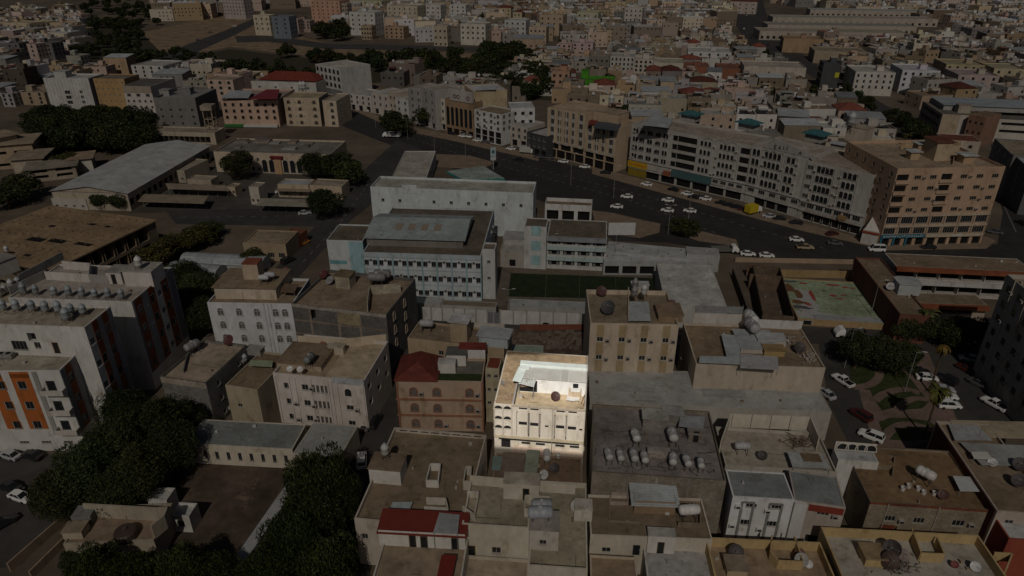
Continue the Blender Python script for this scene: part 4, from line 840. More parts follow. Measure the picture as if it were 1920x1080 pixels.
tank('lying', dk.at(708, 539), 'long steel barrel tank on the grey block house roof', RAD(0), 1.45, (.24, .24, .245)); tank('lying', dk.at(718, 532), 'steel barrel tank just behind the longest one', 0, 1.3, (.26, .26, .26)); dish(dk.at(608, 524), 'dark red dish lying on the grey block house roof', RAD(200), 1.0, (.11, .03, .03)); dish(dk.at(620, 534), 'grey mesh dish folded on the grey block house roof', RAD(120), .9, (.3, .3, .3))
L1 = Bld('grey_block_house', 'grey block house with pale roof and a lying barrel tank, beside the big trees', (300, 706), (404, 701), yb=790, D=(478, 632), dirD=True, wall=(.23, .225, .21), roof=(.42, .34, .26), fl=3, par=.5, wm=BLOCK, left=[], right=[dict(n=2, fl=[0, 1, 2], w=.8, h=1.0, ac=.8)], front=[dict(n=1, fl=[1], a=.5, b=.7, w=.9, h=1.6)])
L1.band('pale_plaster', 'front', 0, .999, L1.h-1.2, L1.h-.02, .04, (.42, .37, .31)); L1.lowwall([(345, 700), (352, 672), (372, 650)], .8)
tank('lying', L1.at(364, 664), 'grey barrel tank lying along the left edge of the grey block house', RAD(60), 1.1, (.33, .33, .34)); dish(L1.at(431, 648), 'round dark red dish on the grey block house beside the trees', RAD(170), 1.0, (.10, .035, .03))
L2 = Bld('beige_house', 'narrow beige house with a small green awning on its roof', (422, 722), (482, 731), yb=790, C=(468, 655), wall=(.40, .34, .25), roof=(.24, .175, .11), fl=3, par=.3, front=[dict(n=1, fl=[1], a=.2, b=.5, w=.9, h=.8)])
L2.canopy([(466, 686), (510, 688), (512, 677), (470, 676)], 1.0, (.34, .40, .27), SHEET); tank('upright', L2.at(461, 680), 'pale blue grey tank beside the green awning', 0, .8, (.42, .45, .5)); L2.room(462, 665, 3, 1.6, 1.2, (.3, .3, .29), (.33, .32, .3))
L3 = Bld('white_front_house', 'house with white pilastered front, window quartets and cream roof yard', (511, 699), (682, 715), yb=792, D=(727, 640), wall=(.60, .55, .51), roof=(.40, .31, .21), fl=3, par=.7,
    front=[dict(n=1, fl=[0, 1, 2], a=.08, b=.2, w=1.2, h=1.2, ac=.4), dict(n=1, fl=[0, 1, 2], a=.28, b=.40, w=1.2, h=1.2, ac=.5), dict(n=4, fl=[0, 1, 2], a=.41, b=.60, w=.55, h=1.6, s=.7), dict(n=1, fl=[0, 1], a=.75, b=.88, w=1.3, h=1.0, ac=.6), dict(k='arch', n=1, fl=[2], a=.75, b=.88, w=1.2, h=1.6, s=.6, c=(.62, .57, .53))],
    right=[dict(k='slot', n=3, fl=[1, 2], w=1.6, h=1.3, d=.4)])
for u in (.02, .17, .235, .41, .60, .64, .70, .98): L3.band('pilaster', 'front', u-.008, u+.008, .4, L3.h-.5, .18, (.62, .57, .54))
b = MB(); b.box(L3.w*.55, .25, L3.zr, L3.w-.25, L3.d-.25, L3.zr+.05); L3.part('roof_yard', b, ROOFM, (.50, .41, .29)); L3.room(520, 690, 8.2, 7.0, 1.1, (.40, .33, .25), (.25, .185, .12), over=.1); L3.lowwall([(560, 645), (640, 652), (725, 642)], 1.8, color=(.55, .46, .35)); L3.room(617, 664, 2.8, 1.2, 1.6, (.52, .47, .38), (.5, .45, .36)); 
b = MB(); b.box(L3.w*.66, -.1, L3.h-.9, L3.w, .0, L3.h+.35); L3.part('sheet_parapet', b, SHEET, (.45, .47, .49))
tank('lying', L3.at(582, 686, L3.zr+1.2), 'grey barrel tank on the brown roof above the white front', RAD(75), .95, (.26, .27, .28)); dish(L3.at(606, 655), 'red dish on the cream roof yard', RAD(150), .7, (.18, .04, .03)); dish(L3.at(544, 697, L3.zr+1.2), 'white dish at the front edge above the white pilasters', RAD(210), .5, (.6, .6, .6)); dish(L3.at(563, 698, L3.zr+1.2), 'white dish a step right of its twin on the front edge', RAD(190), .5, (.6, .6, .6))
sd = Bld('school_shed', 'long low shed with weathered grey sheet roof and narrow dark windows', (345, 832), (548, 843), h=4.0, C=(385, 786), wall=(.55, .50, .41), roof=(.24, .26, .26), fl=1, par=.06, rm=SHEET,
    front=[dict(n=9, fl=[0], w=.6, h=1.5, s=1.2, a=.02, b=.98, c=(.1, .1, .1)), dict(n=3, fl=[0], w=.8, h=.5, s=2.5, a=.28, b=.9, skip=())] if False else [dict(n=9, fl=[0], w=.6, h=1.5, s=1.2, a=.02, b=.98, c=(.1, .1, .1))])
sd2 = Bld('sheet_roof_shed', 'pale sheet roofed shed at the lane, right end of the grey shed', (549, 850), (636, 860), h=4.1, C=(585, 790), wall=(.45, .41, .35), roof=(.36, .37, .36), fl=1, par=.05, rm=SHEET)
strip = Bld('lean_to_roof', 'long narrow pale sheet roof running along the dirt lot under the trees', (424, 1068), (446, 1072), h=3.0, C=(518, 880), wall=(.40, .36, .31), roof=(.42, .43, .44), fl=1, par=.0, rm=SHEETY)
# pink house with hipped red roof
pk = Bld('pink_house', 'pink house with arched windows, red hipped roof and roof garden', (742, 713), (905, 716), yb=806, D=(912, 672), wall=(.44, .33, .245), roof=(.15, .14, .12), fl=3, par=.5,
    front=[dict(k='archm', n=1, fl=[0, 1, 2], a=a, b=a+.13, w=1.25, h=1.6, s=.8, pale=True, c=(.30, .13, .085), ac=.45) for a in (.13, .40, .78)])
for f in (1, 2): pk.band('floor_band', 'front', -.015, 1.0, f*pk.fh-.12, f*pk.fh+.18, .22, (.31, .145, .09))
for u in (.0, .985): pk.band('corner_band', 'front', u, u+.02, 0, pk.h-.05, .24, (.31, .145, .09))
def hip(bl, x0, y0, x1, y1, z, hgt, color, name='hipped_roof', m=TILE):
    b = MB(); e = .35; x0 -= e; x1 += e; y0 -= e; y1 += e; cx = (x0+x1)/2; l = min(x1-x0, y1-y0)/2
    if y1-y0 > x1-x0: r0, r1 = (cx, y0+l*.9, z+hgt), (cx, y1-l*.3, z+hgt)
    else: r0, r1 = (x0+l*.9, (y0+y1)/2, z+hgt), (x1-l*.9, (y0+y1)/2, z+hgt)
    A_, B_, C_, D_ = (x0, y0, z), (x1, y0, z), (x1, y1, z), (x0, y1, z)
    if y1-y0 > x1-x0: b.quad(A_, B_, r0); b.quad(B_, C_, r1, r0); b.quad(C_, D_, r1); b.quad(D_, A_, r0, r1)
    else: b.quad(A_, B_, r1, r0); b.quad(B_, C_, r1); b.quad(C_, D_, r0, r1); b.quad(D_, A_, r0)
    b.quad(A_, D_, C_, B_); return bl.part(name, b, m, color)
hip(pk, 0, 0, pk.w*.46, pk.d*1.0, pk.h+.05, 1.8, (.17, .038, .025))
pk.room(838, 686, 3.4, 2.5, 2.3, (.60, .58, .55), (.12, .12, .11)); pk.room(862, 676, 4.6, 2.0, 2.4, (.58, .57, .56), (.20, .04, .03))
b = MB(); b.box(pk.w*.47, .3, pk.zr, pk.w-.3, pk.d*.38, pk.zr+.18); pk.part('roof_garden', b, TURF, (.035, .055, .015)); pk.room(822, 700, 3.0, 1.6, 2.0, (.58, .56, .53), (.5, .48, .46), over=.05)
t = R
for i, (x, y) in enumerate(((852, 706), (866, 700), (880, 701), (893, 700), (872, 709))):
    p = pk.at(x, y); tree(0, 0, R.uniform(1.1, 1.8), .7, f"small shrub on the pink house roof garden, {('nearest the red roof','second','third','at the right','in front')[i]}", 'far', 'roof garden shrubs', (.9, 1, .8), p, 'shrub') if False else None
pk2 = Bld('cream_annex', 'cream stair wing of the pink house with small red roof', (910, 690), (936, 692), h=11.5, C=(912, 668), wall=(.46, .40, .28), roof=(.24, .06, .03), fl=4, par=.05, front=[dict(n=2, fl=[1, 2, 3], w=.7, h=.7)], rm=TILE)
pa = Bld('tan_house', 'tan house with flat roof, stair tower and light blue room, behind the pink house', (764, 634), (945, 655), h=11.0, C=(770, 600), wall=(.40, .31, .21), roof=(.27, .205, .14), fl=3, par=.3, front=[dict(n=2, fl=[2], a=.3, b=.5, w=1.0, h=1.0, ac=1)])
pa.room(845, 640, 3.2, 3.0, 4.2, (.37, .29, .20), (.50, .50, .50), over=.35); pa.room(898, 648, 5.4, 3.0, 2.2, (.40, .45, .47), (.46, .49, .51), over=.4, rm=SHEETY); pa.lowwall([(884, 615), (946, 618)], 1.2, color=(.5, .47, .42))
tank('lying', pa.at(800, 622), 'silver barrel tank at the left end of the tan roof', 0, 1.1, (.42, .43, .44)); dish(pa.at(876, 634), 'dark dish between stair tower and light blue room', RAD(40), .7)
gx = Bld('small_house', 'small tan walled compound house with curved wall at the bottom left', (118, 1010), (312, 1010), h=4.2, C=(160, 950), wall=(.38, .32, .24), roof=(.33, .25, .18), fl=1, par=.5) if False else None
cw = Bld('roofless_house', 'tan walled roof with curved corner, round black tank and grey boxes, lower left', (118, 1020), (288, 1012), h=4.5, C=(163, 950), wall=(.36, .31, .24), roof=(.31, .23, .16), fl=1, par=.25)
cw.lowwall([(164, 968), (302, 976), (320, 974), (314, 990), (290, 1010)], 2.4, .25, (.38, .33, .26)); cw.room(138, 985, 2.6, 2.2, 1.4, (.18, .18, .17), (.22, .22, .21), over=.02); cw.room(120, 1012, 2.6, 2.0, 1.2, (.42, .36, .27), (.33, .26, .19), over=.1)
t = thing('storage_tank', 'squat black round tank on the tan walled roof lower left', 'water tank', cw.at(238, 1006), 0); b = MB(); b.lathe([(0, 0), (1.5, 0), (1.55, .2), (1.5, 1.0), (1.35, 1.2), (.3, 1.35), (.3, 1.5), (0, 1.52)], 20); b.build('vessel', PAINT, t, (.07, .05, .04)); b = MB(); b.lathe([(.32, 1.5), (.32, 1.58), (0, 1.6)], 12); b.build('lid', PAINT, t, (.1, .08, .07))
for i, (x, y, hh) in enumerate(((290, 938, 3.2), (332, 968, 3.2))):
    t = Bld('guard_hut', ('small white hut with cut away roof beside the trees', 'small white hut with a slanted roof facing the dirt lot')[i], (x-14, y-2), (x+22, y), h=hh, d=2.6, wall=(.58, .57, .55), roof=(.5, .5, .49), fl=1, par=.5, front=[dict(n=1, fl=[0], w=1.0, h=1.2)], cat='hut')
lw = [((20, 1072), (130, 975), 'long low tan garden wall beside the left street', 1.6), ((60, 1085), (142, 1003), 'brown inner garden wall at the lower left', 1.4)]
for p, q, l, hh in lw:
    b = MB(); a, c = site(*p), site(*q); n = (c-a).normalized(); n = Vector((-n.y, n.x, 0))*.12; o = a.copy(); b.prism([(v-o) for v in (a-n, c-n, c+n, a+n)], 0, hh); t = b.build('garden_wall', PLASTER, None, (.30, .23, .16)); t.location = o; tag(t, l, 'wall')
# ------------------------------------------------------------------ middle ground: towers, school, hall, sports ground
bt = Bld('beige_tower', 'beige apartment house with four yellow window strips, behind the spotlit house', (1107, 606), (1273, 609), yb=745, C=(1116, 543), wall=(.52, .44, .345), roof=(.30, .24, .17), fl=4, par=.9,
    front=[dict(n=1, fl=[1, 2, 3], a=a, b=a+.09, w=1.15, h=1.0, s=.9, ac=.9, c=(.4, .38, .33)) for a in (.075, .325, .575, .825)])
for a in (.075, .325, .575, .825):
    for f in range(1, 4): bt.band('yellow_strip', 'front', a+.003, a+.087, f*bt.fh+2.0, (f+1)*bt.fh+.8 if f < 3 else bt.h-.3, .05, (.37, .285, .165))
bt.canopy([(1178, 602), (1220, 602), (1216, 566), (1180, 566)], .6, (.45, .48, .50), SHEETY, posts=False); bt.room(1234, 604, 4.4, 4.6, 1.4, (.30, .22, .14), (.28, .20, .13)); bt.lowwall([(1178, 545), (1178, 602)], .8); bt.room(1184, 552, 3.2, 1.5, 2.0, (.42, .40, .38), (.5, .5, .5))
dish(bt.at(1127, 556), 'dark red mesh dish at the back corner of the beige tower roof', RAD(170), 1.0, (.09, .04, .035)); dish(bt.at(1139, 590), 'large black mesh dish on the front of the beige tower roof', RAD(210), 1.3, (.05, .05, .05)); dish(bt.at(1258, 578), 'dark red dish on the right side of the beige tower roof', RAD(120), .8, (.10, .03, .03))
for i, (x, y) in enumerate(((1189, 558), (1207, 556), (1190, 545))): tank('upright', bt.at(x, y, bt.zr+2.1), ('grey round tank on the tower roof room, left', 'white round tank on the tower roof room, right', 'dark round tank on the tower roof room, rear')[i], 0, .95, ((.3, .3, .3), (.6, .6, .6), (.22, .22, .22))[i])
wh = Bld('wide_beige_house', 'wide beige house with light sheet roofs around a roof court, right of the tower', (1305, 682), (1548, 690), yb=778, C=(1293, 606), wall=(.50, .43, .345), roof=(.28, .205, .135), fl=3, par=.4, front=[dict(n=2, fl=[1], a=.33, b=.6, w=1.4, h=.8), dict(n=1, fl=[0], a=.5, b=.6, w=2.4, h=1.0)], left=[dict(n=3, fl=[0, 1], w=.8, h=1.0)])
wh.canopy([(1310, 680), (1390, 684), (1388, 670), (1312, 668)], 1.0, (.44, .48, .50), SHEET, posts=False); wh.canopy([(1362, 668), (1388, 670), (1386, 630), (1352, 627)], 1.0, (.46, .50, .52), SHEETY, posts=False); wh.room(1388, 662, 6.5, 6.5, 1.0, (.45, .42, .38), (.44, .47, .49), over=.2, rm=SHEET); wh.canopy([(1388, 690), (1460, 694), (1458, 670), (1388, 664)], 1.2, (.46, .46, .47), SHEETY); wh.room(1420, 650, 5, 2.5, 1.4, (.45, .43, .4), (.5, .52, .53), rm=SHEET); wh.room(1432, 668, 3.6, 2.0, 1.2, (.38, .27, .12), (.36, .25, .12))
wh.lowwall([(1298, 608), (1388, 610)], 2.4, color=(.55, .53, .5)); wh.lowwall([(1415, 614), (1502, 618)], 1.8, color=(.58, .58, .57))
b = MB()
for i in range(6): x, y = wh.loc(1300+i*17.5, 607.5); b.box(x-.04, y-.1, wh.zr, x+.04, y-.02, wh.zr+4.2)
x0, y0 = wh.loc(1300, 607.5); x1, y1 = wh.loc(1388, 608); b.box(x0, y0+.12, wh.zr+2.5, x1, y0+.16, wh.zr+4.0); wh.part('wall_screen', b, STEEL, (.28, .29, .30))
for i, (x, y) in enumerate(((1404, 618), (1406, 632))): tank('lying', wh.at(x, y), ('white barrel tank on the wide beige roof, farther', 'grey silver barrel tank on the wide beige roof, nearer')[i], RAD(100), 1.5, ((.6, .6, .6), (.38, .38, .39))[i])
dish(wh.at(1497, 662), 'black dish on the wide beige roof near the park street', RAD(200), 1.0, (.05, .04, .04)); dish(wh.at(1445, 645), 'dark small dish beside the roof court', RAD(80), .7); 
sb = MB()
for i in range(60):
    x, y = wh.loc(*( (1520+R.gauss(0, 9), 672+R.gauss(0, 7)) if i % 2 else (1480+R.gauss(0, 12), 640+R.gauss(0, 5)))); a = R.uniform(0, 6.3); l = R.uniform(.3, 1.0); x = min(x, wh.w-1.2); sb.tube((x, y, wh.zr+.03), (x+l*math.cos(a), y+l*math.sin(a)*.6, wh.zr+R.uniform(.1, .8)), .1, k=4)
tag(wh.part('scrap_heap', sb, STEEL, (.42, .40, .37)), kind='stuff')
gh = Bld('white_hall', 'large white flat roofed hall beside the sports field', (1248, 572), (1364, 577), h=5.5, C=(1236, 494), wall=(.45, .45, .43), roof=(.54, .545, .52), fl=1, par=.08, front=[dict(n=3, fl=[0], a=.55, b=.99, w=1.6, h=.9, s=2.2)])
# the blue and white school
SW, SB = (.50, .55, .58), (.27, .42, .46)
sch = Bld('school_building', 'long white school with pale blue stripes, three rows of small windows', (680, 473), (902, 480), yb=557, C=(668, 385), wall=SW, roof=(.155, .13, .10), fl=3, par=.5,
    front=[dict(n=8, fl=[0, 1, 2], a=a, b=a+1.0, w=1.1, h=1.3, s=1.1, c=(.16, .16, .17)) for a in (-.035, .035)] + [dict(n=8, fl=[0, 1, 2], w=.6, h=.5, s=2.1, c=(.15, .14, .13))], right=[dict(n=7, fl=[0, 1, 2], w=1.1, h=1.2, c=(.2, .2, .2), ac=.5)])
for i in range(9): sch.band('blue_fin', 'front', max(0, i/8-.006), min(1, i/8+.006), .1, sch.h-.3, .2, SB)
for f in (0, 1, 2): sch.band('floor_band', 'front', 0, 1, f*sch.fh+.05, f*sch.fh+.3, .1, (.42, .5, .54))
sch.band('top_band', 'front', 0, 1, sch.h-1.1, sch.h+.03, .16, (.40, .46, .50))
for i in range(8):
    for f in range(3): sch.band('spandrel', 'front', (i+.36)/8, (i+.64)/8, f*sch.fh+.7, f*sch.fh+2.0, .06, (.60, .62, .64))
# gym roof on the school
gx0, gy0 = sch.loc(681, 446, sch.zr+2.2); gx1, _ = sch.loc(872, 452, sch.zr+2.2); gy1 = gy0+17; gz = sch.zr+2.2
b = MB(); b.box(gx0+.6, gy0+.6, sch.zr, gx1-.6, gy1-.6, gz); gw = sch.part('gym_wall', b, PLASTER, (.20, .185, .165))
b = MB(); ym = gy0+(gy1-gy0)*.6
b.quad((gx0, gy0, gz-.1), (gx1, gy0, gz-.1), (gx1, ym, gz+1.5), (gx0, ym, gz+1.5)); b.quad((gx0, ym, gz+1.5), (gx1, ym, gz+1.5), (gx1, gy1, gz-.2), (gx0, gy1, gz-.2)); b.quad((gx0, gy0, gz-.1), (gx0, ym, gz+1.5), (gx0, gy1, gz-.2)); b.quad((gx1, gy0, gz-.1), (gx1, ym, gz+1.5), (gx1, gy1, gz-.2))
gr = b.build('gym_roof', SHEET, gw, (.36, .41, .42))
for i in range(4):
    b = MB(); x = gx0+(gx1-gx0)*(.27+.13*i); 
    for t0, t1, a, c in ((.42, .72, (gy0, gz-.1), (ym, gz+1.5)), (.25, .6, (ym, gz+1.5), (gy1, gz-.2))):
        f = lambda t: (a[0]+(c[0]-a[0])*t, a[1]+(c[1]-a[1])*t+.03); p, q = f(t0), f(t1); b = MB(); b.quad((x, *p), (x+1.7, *p), (x+1.7, *q), (x, *q)); b.build('skylight', PAINT, gw, (.27, .22, .18))
sw2 = Bld('school_stair_block', 'white and pale blue stair block at the left end of the school', (612, 450), (680, 452), yb=530, C=(640, 420), wall=(.52, .56, .58), roof=(.16, .135, .10), fl=3, par=.3, front=[dict(n=3, fl=[1, 2], a=.66, b=.98, w=.5, h=.4, s=1.4)])
sw2.band('blue_panel', 'front', .6, 1.0, 0, sw2.h-.2, .08, (.30, .47, .52)); sw2.band('glass_band', 'front', .02, .5, sw2.fh*1.4, sw2.fh*1.65, .04, (.16, .36, .42)); sw2.band('glass_band', 'front', .02, .5, sw2.fh*.5, sw2.fh*.75, .04, (.16, .36, .42))
sw3 = Bld('school_stair_block', 'plain white stair block with few small windows at right end of school', (904, 467), (928, 468), yb=560, d=4, wall=(.50, .52, .52), roof=(.2, .17, .13), fl=3, par=.3, front=[dict(n=1, fl=[1, 2], w=.8, h=.7)])
wl = Bld('white_long_building', 'long white windowed hall with sloping roof edge behind the school', (694, 350), (1000, 362), yb=432, C=(716, 330), wall=(.56, .61, .63), roof=(.43, .42, .38), fl=3, par=.6,
    front=[dict(n=9, fl=[2], a=.02, b=.98, w=.9, h=.9, s=.6, c=(.3, .3, .3), skip=((2, 2),)), dict(n=3, fl=[1], a=.15, b=.6, w=.9, h=.8)])
wl.band('raised_wall', 'front', .2, .29, wl.h-1.5, wl.h+1.0, .1, (.56, .61, .63)); 
fw = Bld('office_wing', 'narrow flat roofed wing with open bays beside the teal canopy', (735, 332), (800, 332), h=5.5, C=(783, 283), wall=(.50, .50, .48), roof=(.42, .39, .34), fl=1, par=.3, right=[dict(k='slot', n=4, fl=[0], w=3.2, h=3.6, s=.4, d=1.5)])
t = thing('canopy', 'flat filling station canopy with teal fascia beside the boulevard', 'canopy', site(895, 338), 0); P4 = [site(x, y, 5.5)-t.location for x, y in ((868, 336), (945, 334), (906, 311), (838, 321))]
b = MB(); b.prism(P4, 5.45, 5.55); b.v = [(x, y, z) for x, y, z in b.v]; b.build('deck', ROOFM, t, (.34, .40, .37)); b = MB(); c4 = sum(P4, Vector())/4
b.prism([c4+(p-c4)*1.02 for p in P4], 4.7, 5.44); b.build('fascia', PAINT, t, (.04, .22, .20))
for p in P4: b = MB(); v = c4+(p-c4)*.7; b.tube((v.x, v.y, 0), (v.x, v.y, 4.69), .2); b.build('post', STEEL, t, (.5, .5, .5))
b3 = Bld('three_bay_garage', 'white garage with three dark open bays near the boulevard', (1022, 382), (1110, 386), yb=414, C=(1026, 370), wall=(.58, .58, .57), roof=(.22, .17, .12), fl=1, par=1.1, front=[dict(k='slot', n=3, fl=[0], w=3.6, h=3.3, s=.3, d=1.0)])
s2 = Bld('school_annex', 'school annex with pale blue balconies and slanting brown roof', (1026, 443), (1138, 448), yb=503, C=(1028, 410), wall=(.50, .50, .49), roof=(.16, .13, .10), fl=3, par=.15,
    front=[dict(k='slot', n=4, fl=[0, 1, 2], w=3.0, h=1.5, s=.9, d=.7), dict(n=8, fl=[0, 1, 2], w=.5, h=.9, s=1.0, c=(.5, .5, .5))])
s2.band('roof_edge', 'front', -.02, 1.0, s2.h-.9, s2.h+.06, 1.0, (.26, .28, .30))
for f in (0, 1): s2.band('balcony', 'front', 0, 1, (f+1)*s2.fh-.4, (f+1)*s2.fh+.55, .5, (.40, .50, .51))
s3 = Bld('stair_tower', 'white stair tower with pale blue squares left of the school annex', (983, 424), (1025, 426), yb=503, C=(990, 408), wall=(.53, .53, .53), roof=(.15, .12, .095), fl=3, par=.2)
for z in (.3, 1.35, 2.4): s3.band('blue_square', 'front', .32, .75, z*s3.fh, (z+.7)*s3.fh, .05, (.30, .46, .49))
lk = Bld('link_building', 'low grey link building between school and annex', (938, 468), (984, 470), h=5, d=13, wall=(.36, .34, .31), roof=(.38, .37, .35), fl=2, par=.4, front=[dict(k='slot', n=1, fl=[0], w=1.6, h=2, s=.3)]); lk.room(944, 458, 6, 5, 1.6, (.42, .41, .4), (.42, .43, .43), rm=SHEET)
for i, (p, hh) in enumerate(((((1136, 470), (1285, 484), (1136, 452)), 4.2), (((1132, 490), (1330, 492), (1134, 474)), 3.8), (((1288, 476), (1350, 480), (1286, 462)), 4.6))):
    s_ = Bld('sheet_roof_shed', ('long pale sheet shed along the sports ground, rear strip', 'long pale sheet shed along the sports ground, front strip', 'short pale shed near the parked lorry')[i], p[0], p[1], h=hh, C=p[2], wall=(.36, .37, .37), roof=((.48, .51, .51), (.54, .57, .58), (.42, .42, .41))[i], fl=1, par=.05, rm=SHEET, front=[dict(k='slot', n=6, fl=[0], w=3.6, h=2.4, s=.1, d=.8)] if i == 1 else [])
def fence_wall(name, label, p, q, hh, n, col, pcol, pw=.12, cat='wall'):
    a, c = site(*p), site(*q); L = (c-a).length; rz = math.atan2((c-a).y, (c-a).x); t = thing(name, label, cat, a, rz); me = MB(); me.box(.06, -.06, .0, L/n-.06, .06, hh); m_ = me.mesh('panel', PLASTER); pm = MB(); pm.box(-.16, -.16, 0, .16, .16, hh+.15); pm_ = pm.mesh('post', PLASTER)
    for i in range(n): put('panel', m_, t, col, (L*i/n, 0, 0))
    for i in range(n+1): put('post', pm_, t, pcol, (L*i/n, 0, 0))
    return t
fence_wall('boundary_wall', 'white panelled school wall left of the gate, below the school', (768, 598), (914, 606), 3.3, 7, (.52, .52, .50), (.30, .30, .29)); fence_wall('boundary_wall', 'white panelled school wall right of the gate, along the sports field', (938, 607), (1112, 615), 3.5, 7, (.52, .52, .50), (.30, .30, .29))
fence_wall('gate', 'grey sliding gate between the two white panelled walls', (914, 606), (938, 607), 2.8, 2, (.16, .17, .18), (.3, .3, .29), cat='gate')
for i, (A, B, C, c) in enumerate((((764, 567), (826, 571), (764, 554), (.42, .43, .42)), ((827, 572), (930, 577), (829, 562), (.22, .18, .13)), ((952, 576), (1110, 583), (960, 560), (.42, .43, .42)))):
    s_ = Bld('wall_shed', ('pale flat shed roof behind the left school wall', 'brown flat shed roof behind the left school wall', 'long pale shed roof between sports field and panelled wall')[i], A, B, h=3.0, C=C, wall=(.35, .34, .32), roof=c, fl=1, par=.05, rm=SHEET)
bw = thing('white_board', 'large blank white hoarding standing by the loop road', 'hoarding', site(1140, 443), 0); L = site(1190, 443).x-site(1140, 443).x; b = MB(); b.box(0, -.08, .4, L, .08, 4.2); b.build('board', PAINT, bw, (.55, .56, .57)); b = MB(); [b.tube((x, .25, 0), (x, .12, 4.1), .08) for x in (.4, L/2, L-.4)]; b.build('post', STEEL, bw, (.3, .3, .3))
# left middle: unfinished slab, long warehouse, car park canopies, cream office
sl_ = Bld('unfinished_building', 'broad unfinished building, tan concrete slab roof on open columns', (-120, 470), (152, 480), h=9.0, D=(332, 395), dirD=True, wall=(.24, .19, .13), roof=(.30, .215, .13), fl=2, par=.0, right=[dict(k='slot', n=9, fl=[0, 1], w=4.4, h=3.6, s=.35, d=1.8)], front=[dict(k='slot', n=9, fl=[0, 1], w=4.4, h=3.6, s=.35, d=1.8)], wm=CONC, rm=CONC)
b = MB(); b.box(-.5, -.5, sl_.h-.02, sl_.w+.5, sl_.d+.5, sl_.h+.25); sl_.part('roof_slab', b, ROOFM, (.31, .22, .13))
b = MB()
for x, y, w_, d_ in ((.42, .35, 5, 2.2), (.58, .38, 5, 2), (.80, .40, 5, 1.6), (.35, .62, 2, 1.2), (.6, .75, 2, 1.2), (.75, .75, 1.6, 1), (.5, .12, 2, 1), (.64, .12, 2, 1)): b.box(sl_.w*x, sl_.d*y, sl_.h+.255, sl_.w*x+w_, sl_.d*y+d_, sl_.h+.27)
sl_.part('painted_hole', b, DARK)  # flat black plates on the solid slab, shade of holes painted
b = MB()
for i in range(14):
    for j in range(6): x, y = sl_.w*(.05+i*.07), sl_.d*(.08+.17*j); b.tube((x, y, sl_.h+.2), (x+.05, y, sl_.h+R.uniform(.5, 1.1)), .12, k=5)
tag(sl_.part('column_stub', b, CONC, (.26, .18, .11)), kind='stuff')
tree(34, 398, 6, 4, 'dark tree growing up through the unfinished slab roof', 'mid', 'trees', (.8, .8, .8), sl_.at(36, 408, sl_.h)-Vector((0, 0, 0)))
wr = Bld('long_warehouse', 'very long pale grey pitched warehouse roof on the left', (96, 358), (238, 362), h=6.0, D=(402, 274), wall=(.40, .35, .28), roof=(.40, .41, .40), fl=1, par=.0, right=[dict(k='slot', n=16, fl=[0], w=2.4, h=2.2, s=1.6, d=.5)])
b = MB(); W_, D_ = wr.w, wr.d; z = 6.02; e = .6
b.quad((-e, -e, z), (-e, D_+e, z), (W_/2, D_+e, z+1.9), (W_/2, -e, z+1.9)); b.quad((W_+e, -e, z), (W_+e, D_+e, z), (W_/2, D_+e, z+1.9), (W_/2, -e, z+1.9)); wr.part('pitched_roof', b, SHEETY, (.50, .51, .505)); b = MB(); b.quad((0, 0, 6), (W_, 0, 6), (W_/2, 0, z+1.8)); b.quad((0, D_, 6), (W_, D_, 6), (W_/2, D_, z+1.8)); wr.part('gable', b, PLASTER, (.40, .34, .26))
Bld('sheet_roof_shed', 'small bluish sheet shed at the near end of the long warehouse', (95, 372), (160, 374), h=3.6, C=(98, 356), wall=(.42, .40, .36), roof=(.36, .42, .45), fl=1, par=.05, rm=SHEET, front=[dict(n=4, fl=[0], w=1, h=.6)])
def carport(label, A, B, C, col):
    p = site(*A, 3); t = thing('carport', label, 'carport', (p.x, p.y, 0), 0); q = [site(*s_, 3)-p for s_ in (A, B)]; v = site(*C, 3)-p; P = [q[0], q[1], q[1]+v, v]; b = MB(); b.prism(P, 2.95, 3.1); b.build('sheet_roof', SHEETY, t, col)
    n = 6
    for i in range(n+1):
        m = MB(); s_ = q[0].lerp(q[1], .02+.96*i/n)+v*.5; m.tube((s_.x, s_.y, 0), (s_.x, s_.y, 2.95), .09); m.build('post', STEEL, t, (.3, .28, .26))
carport('tan carport roof with eight bays, nearer the unfinished slab', (258, 378), (382, 382), (270, 364), (.33, .27, .19)); carport('tan carport roof beside the round tree', (480, 385), (580, 388), (490, 372), (.36, .33, .26)); carport('dull long carport roof along the middle wall', (315, 354), (430, 358), (310, 344), (.34, .27, .21)); carport('brown carport roof under the flat white roofed hut', (518, 358), (582, 360), (520, 349), (.30, .24, .18))
of = Bld('cream_office', 'cream office with arched dark entrance and red sign, roof covered in sheets', (400, 284), (618, 290), yb=322, C=(420, 258), wall=(.50, .42, .325), roof=(.20, .185, .165), fl=2, par=.6, front=[dict(n=2, fl=[0, 1], a=.3, b=.4, w=1.0, h=1.2), dict(k='arch', n=2, fl=[0], a=.40, b=.52, w=1.8, h=4.6, s=.5), dict(k='arch', n=3, fl=[0], a=.58, b=.76, w=1.8, h=4.6, s=.5)])
of.band('entrance', 'front', .52, .58, 0, 5.4, .8, (.42, .28, .16)); of.band('sign', 'front', .49, .60, 5.8, 6.6, .9, (.16, .012, .015))
for i in range(16): x, y = of.loc(430+R.uniform(0, 180), 262+R.uniform(0, 22)); b = MB(); z = of.zr+R.uniform(.2, .9); b.box(x, y, of.zr, x+R.uniform(2, 6), y+R.uniform(1.5, 4), z); of.part('roof_sheet', b, SHEET, R.choice(((.26, .24, .22), (.33, .31, .29), (.20, .17, .15), (.30, .24, .19))))
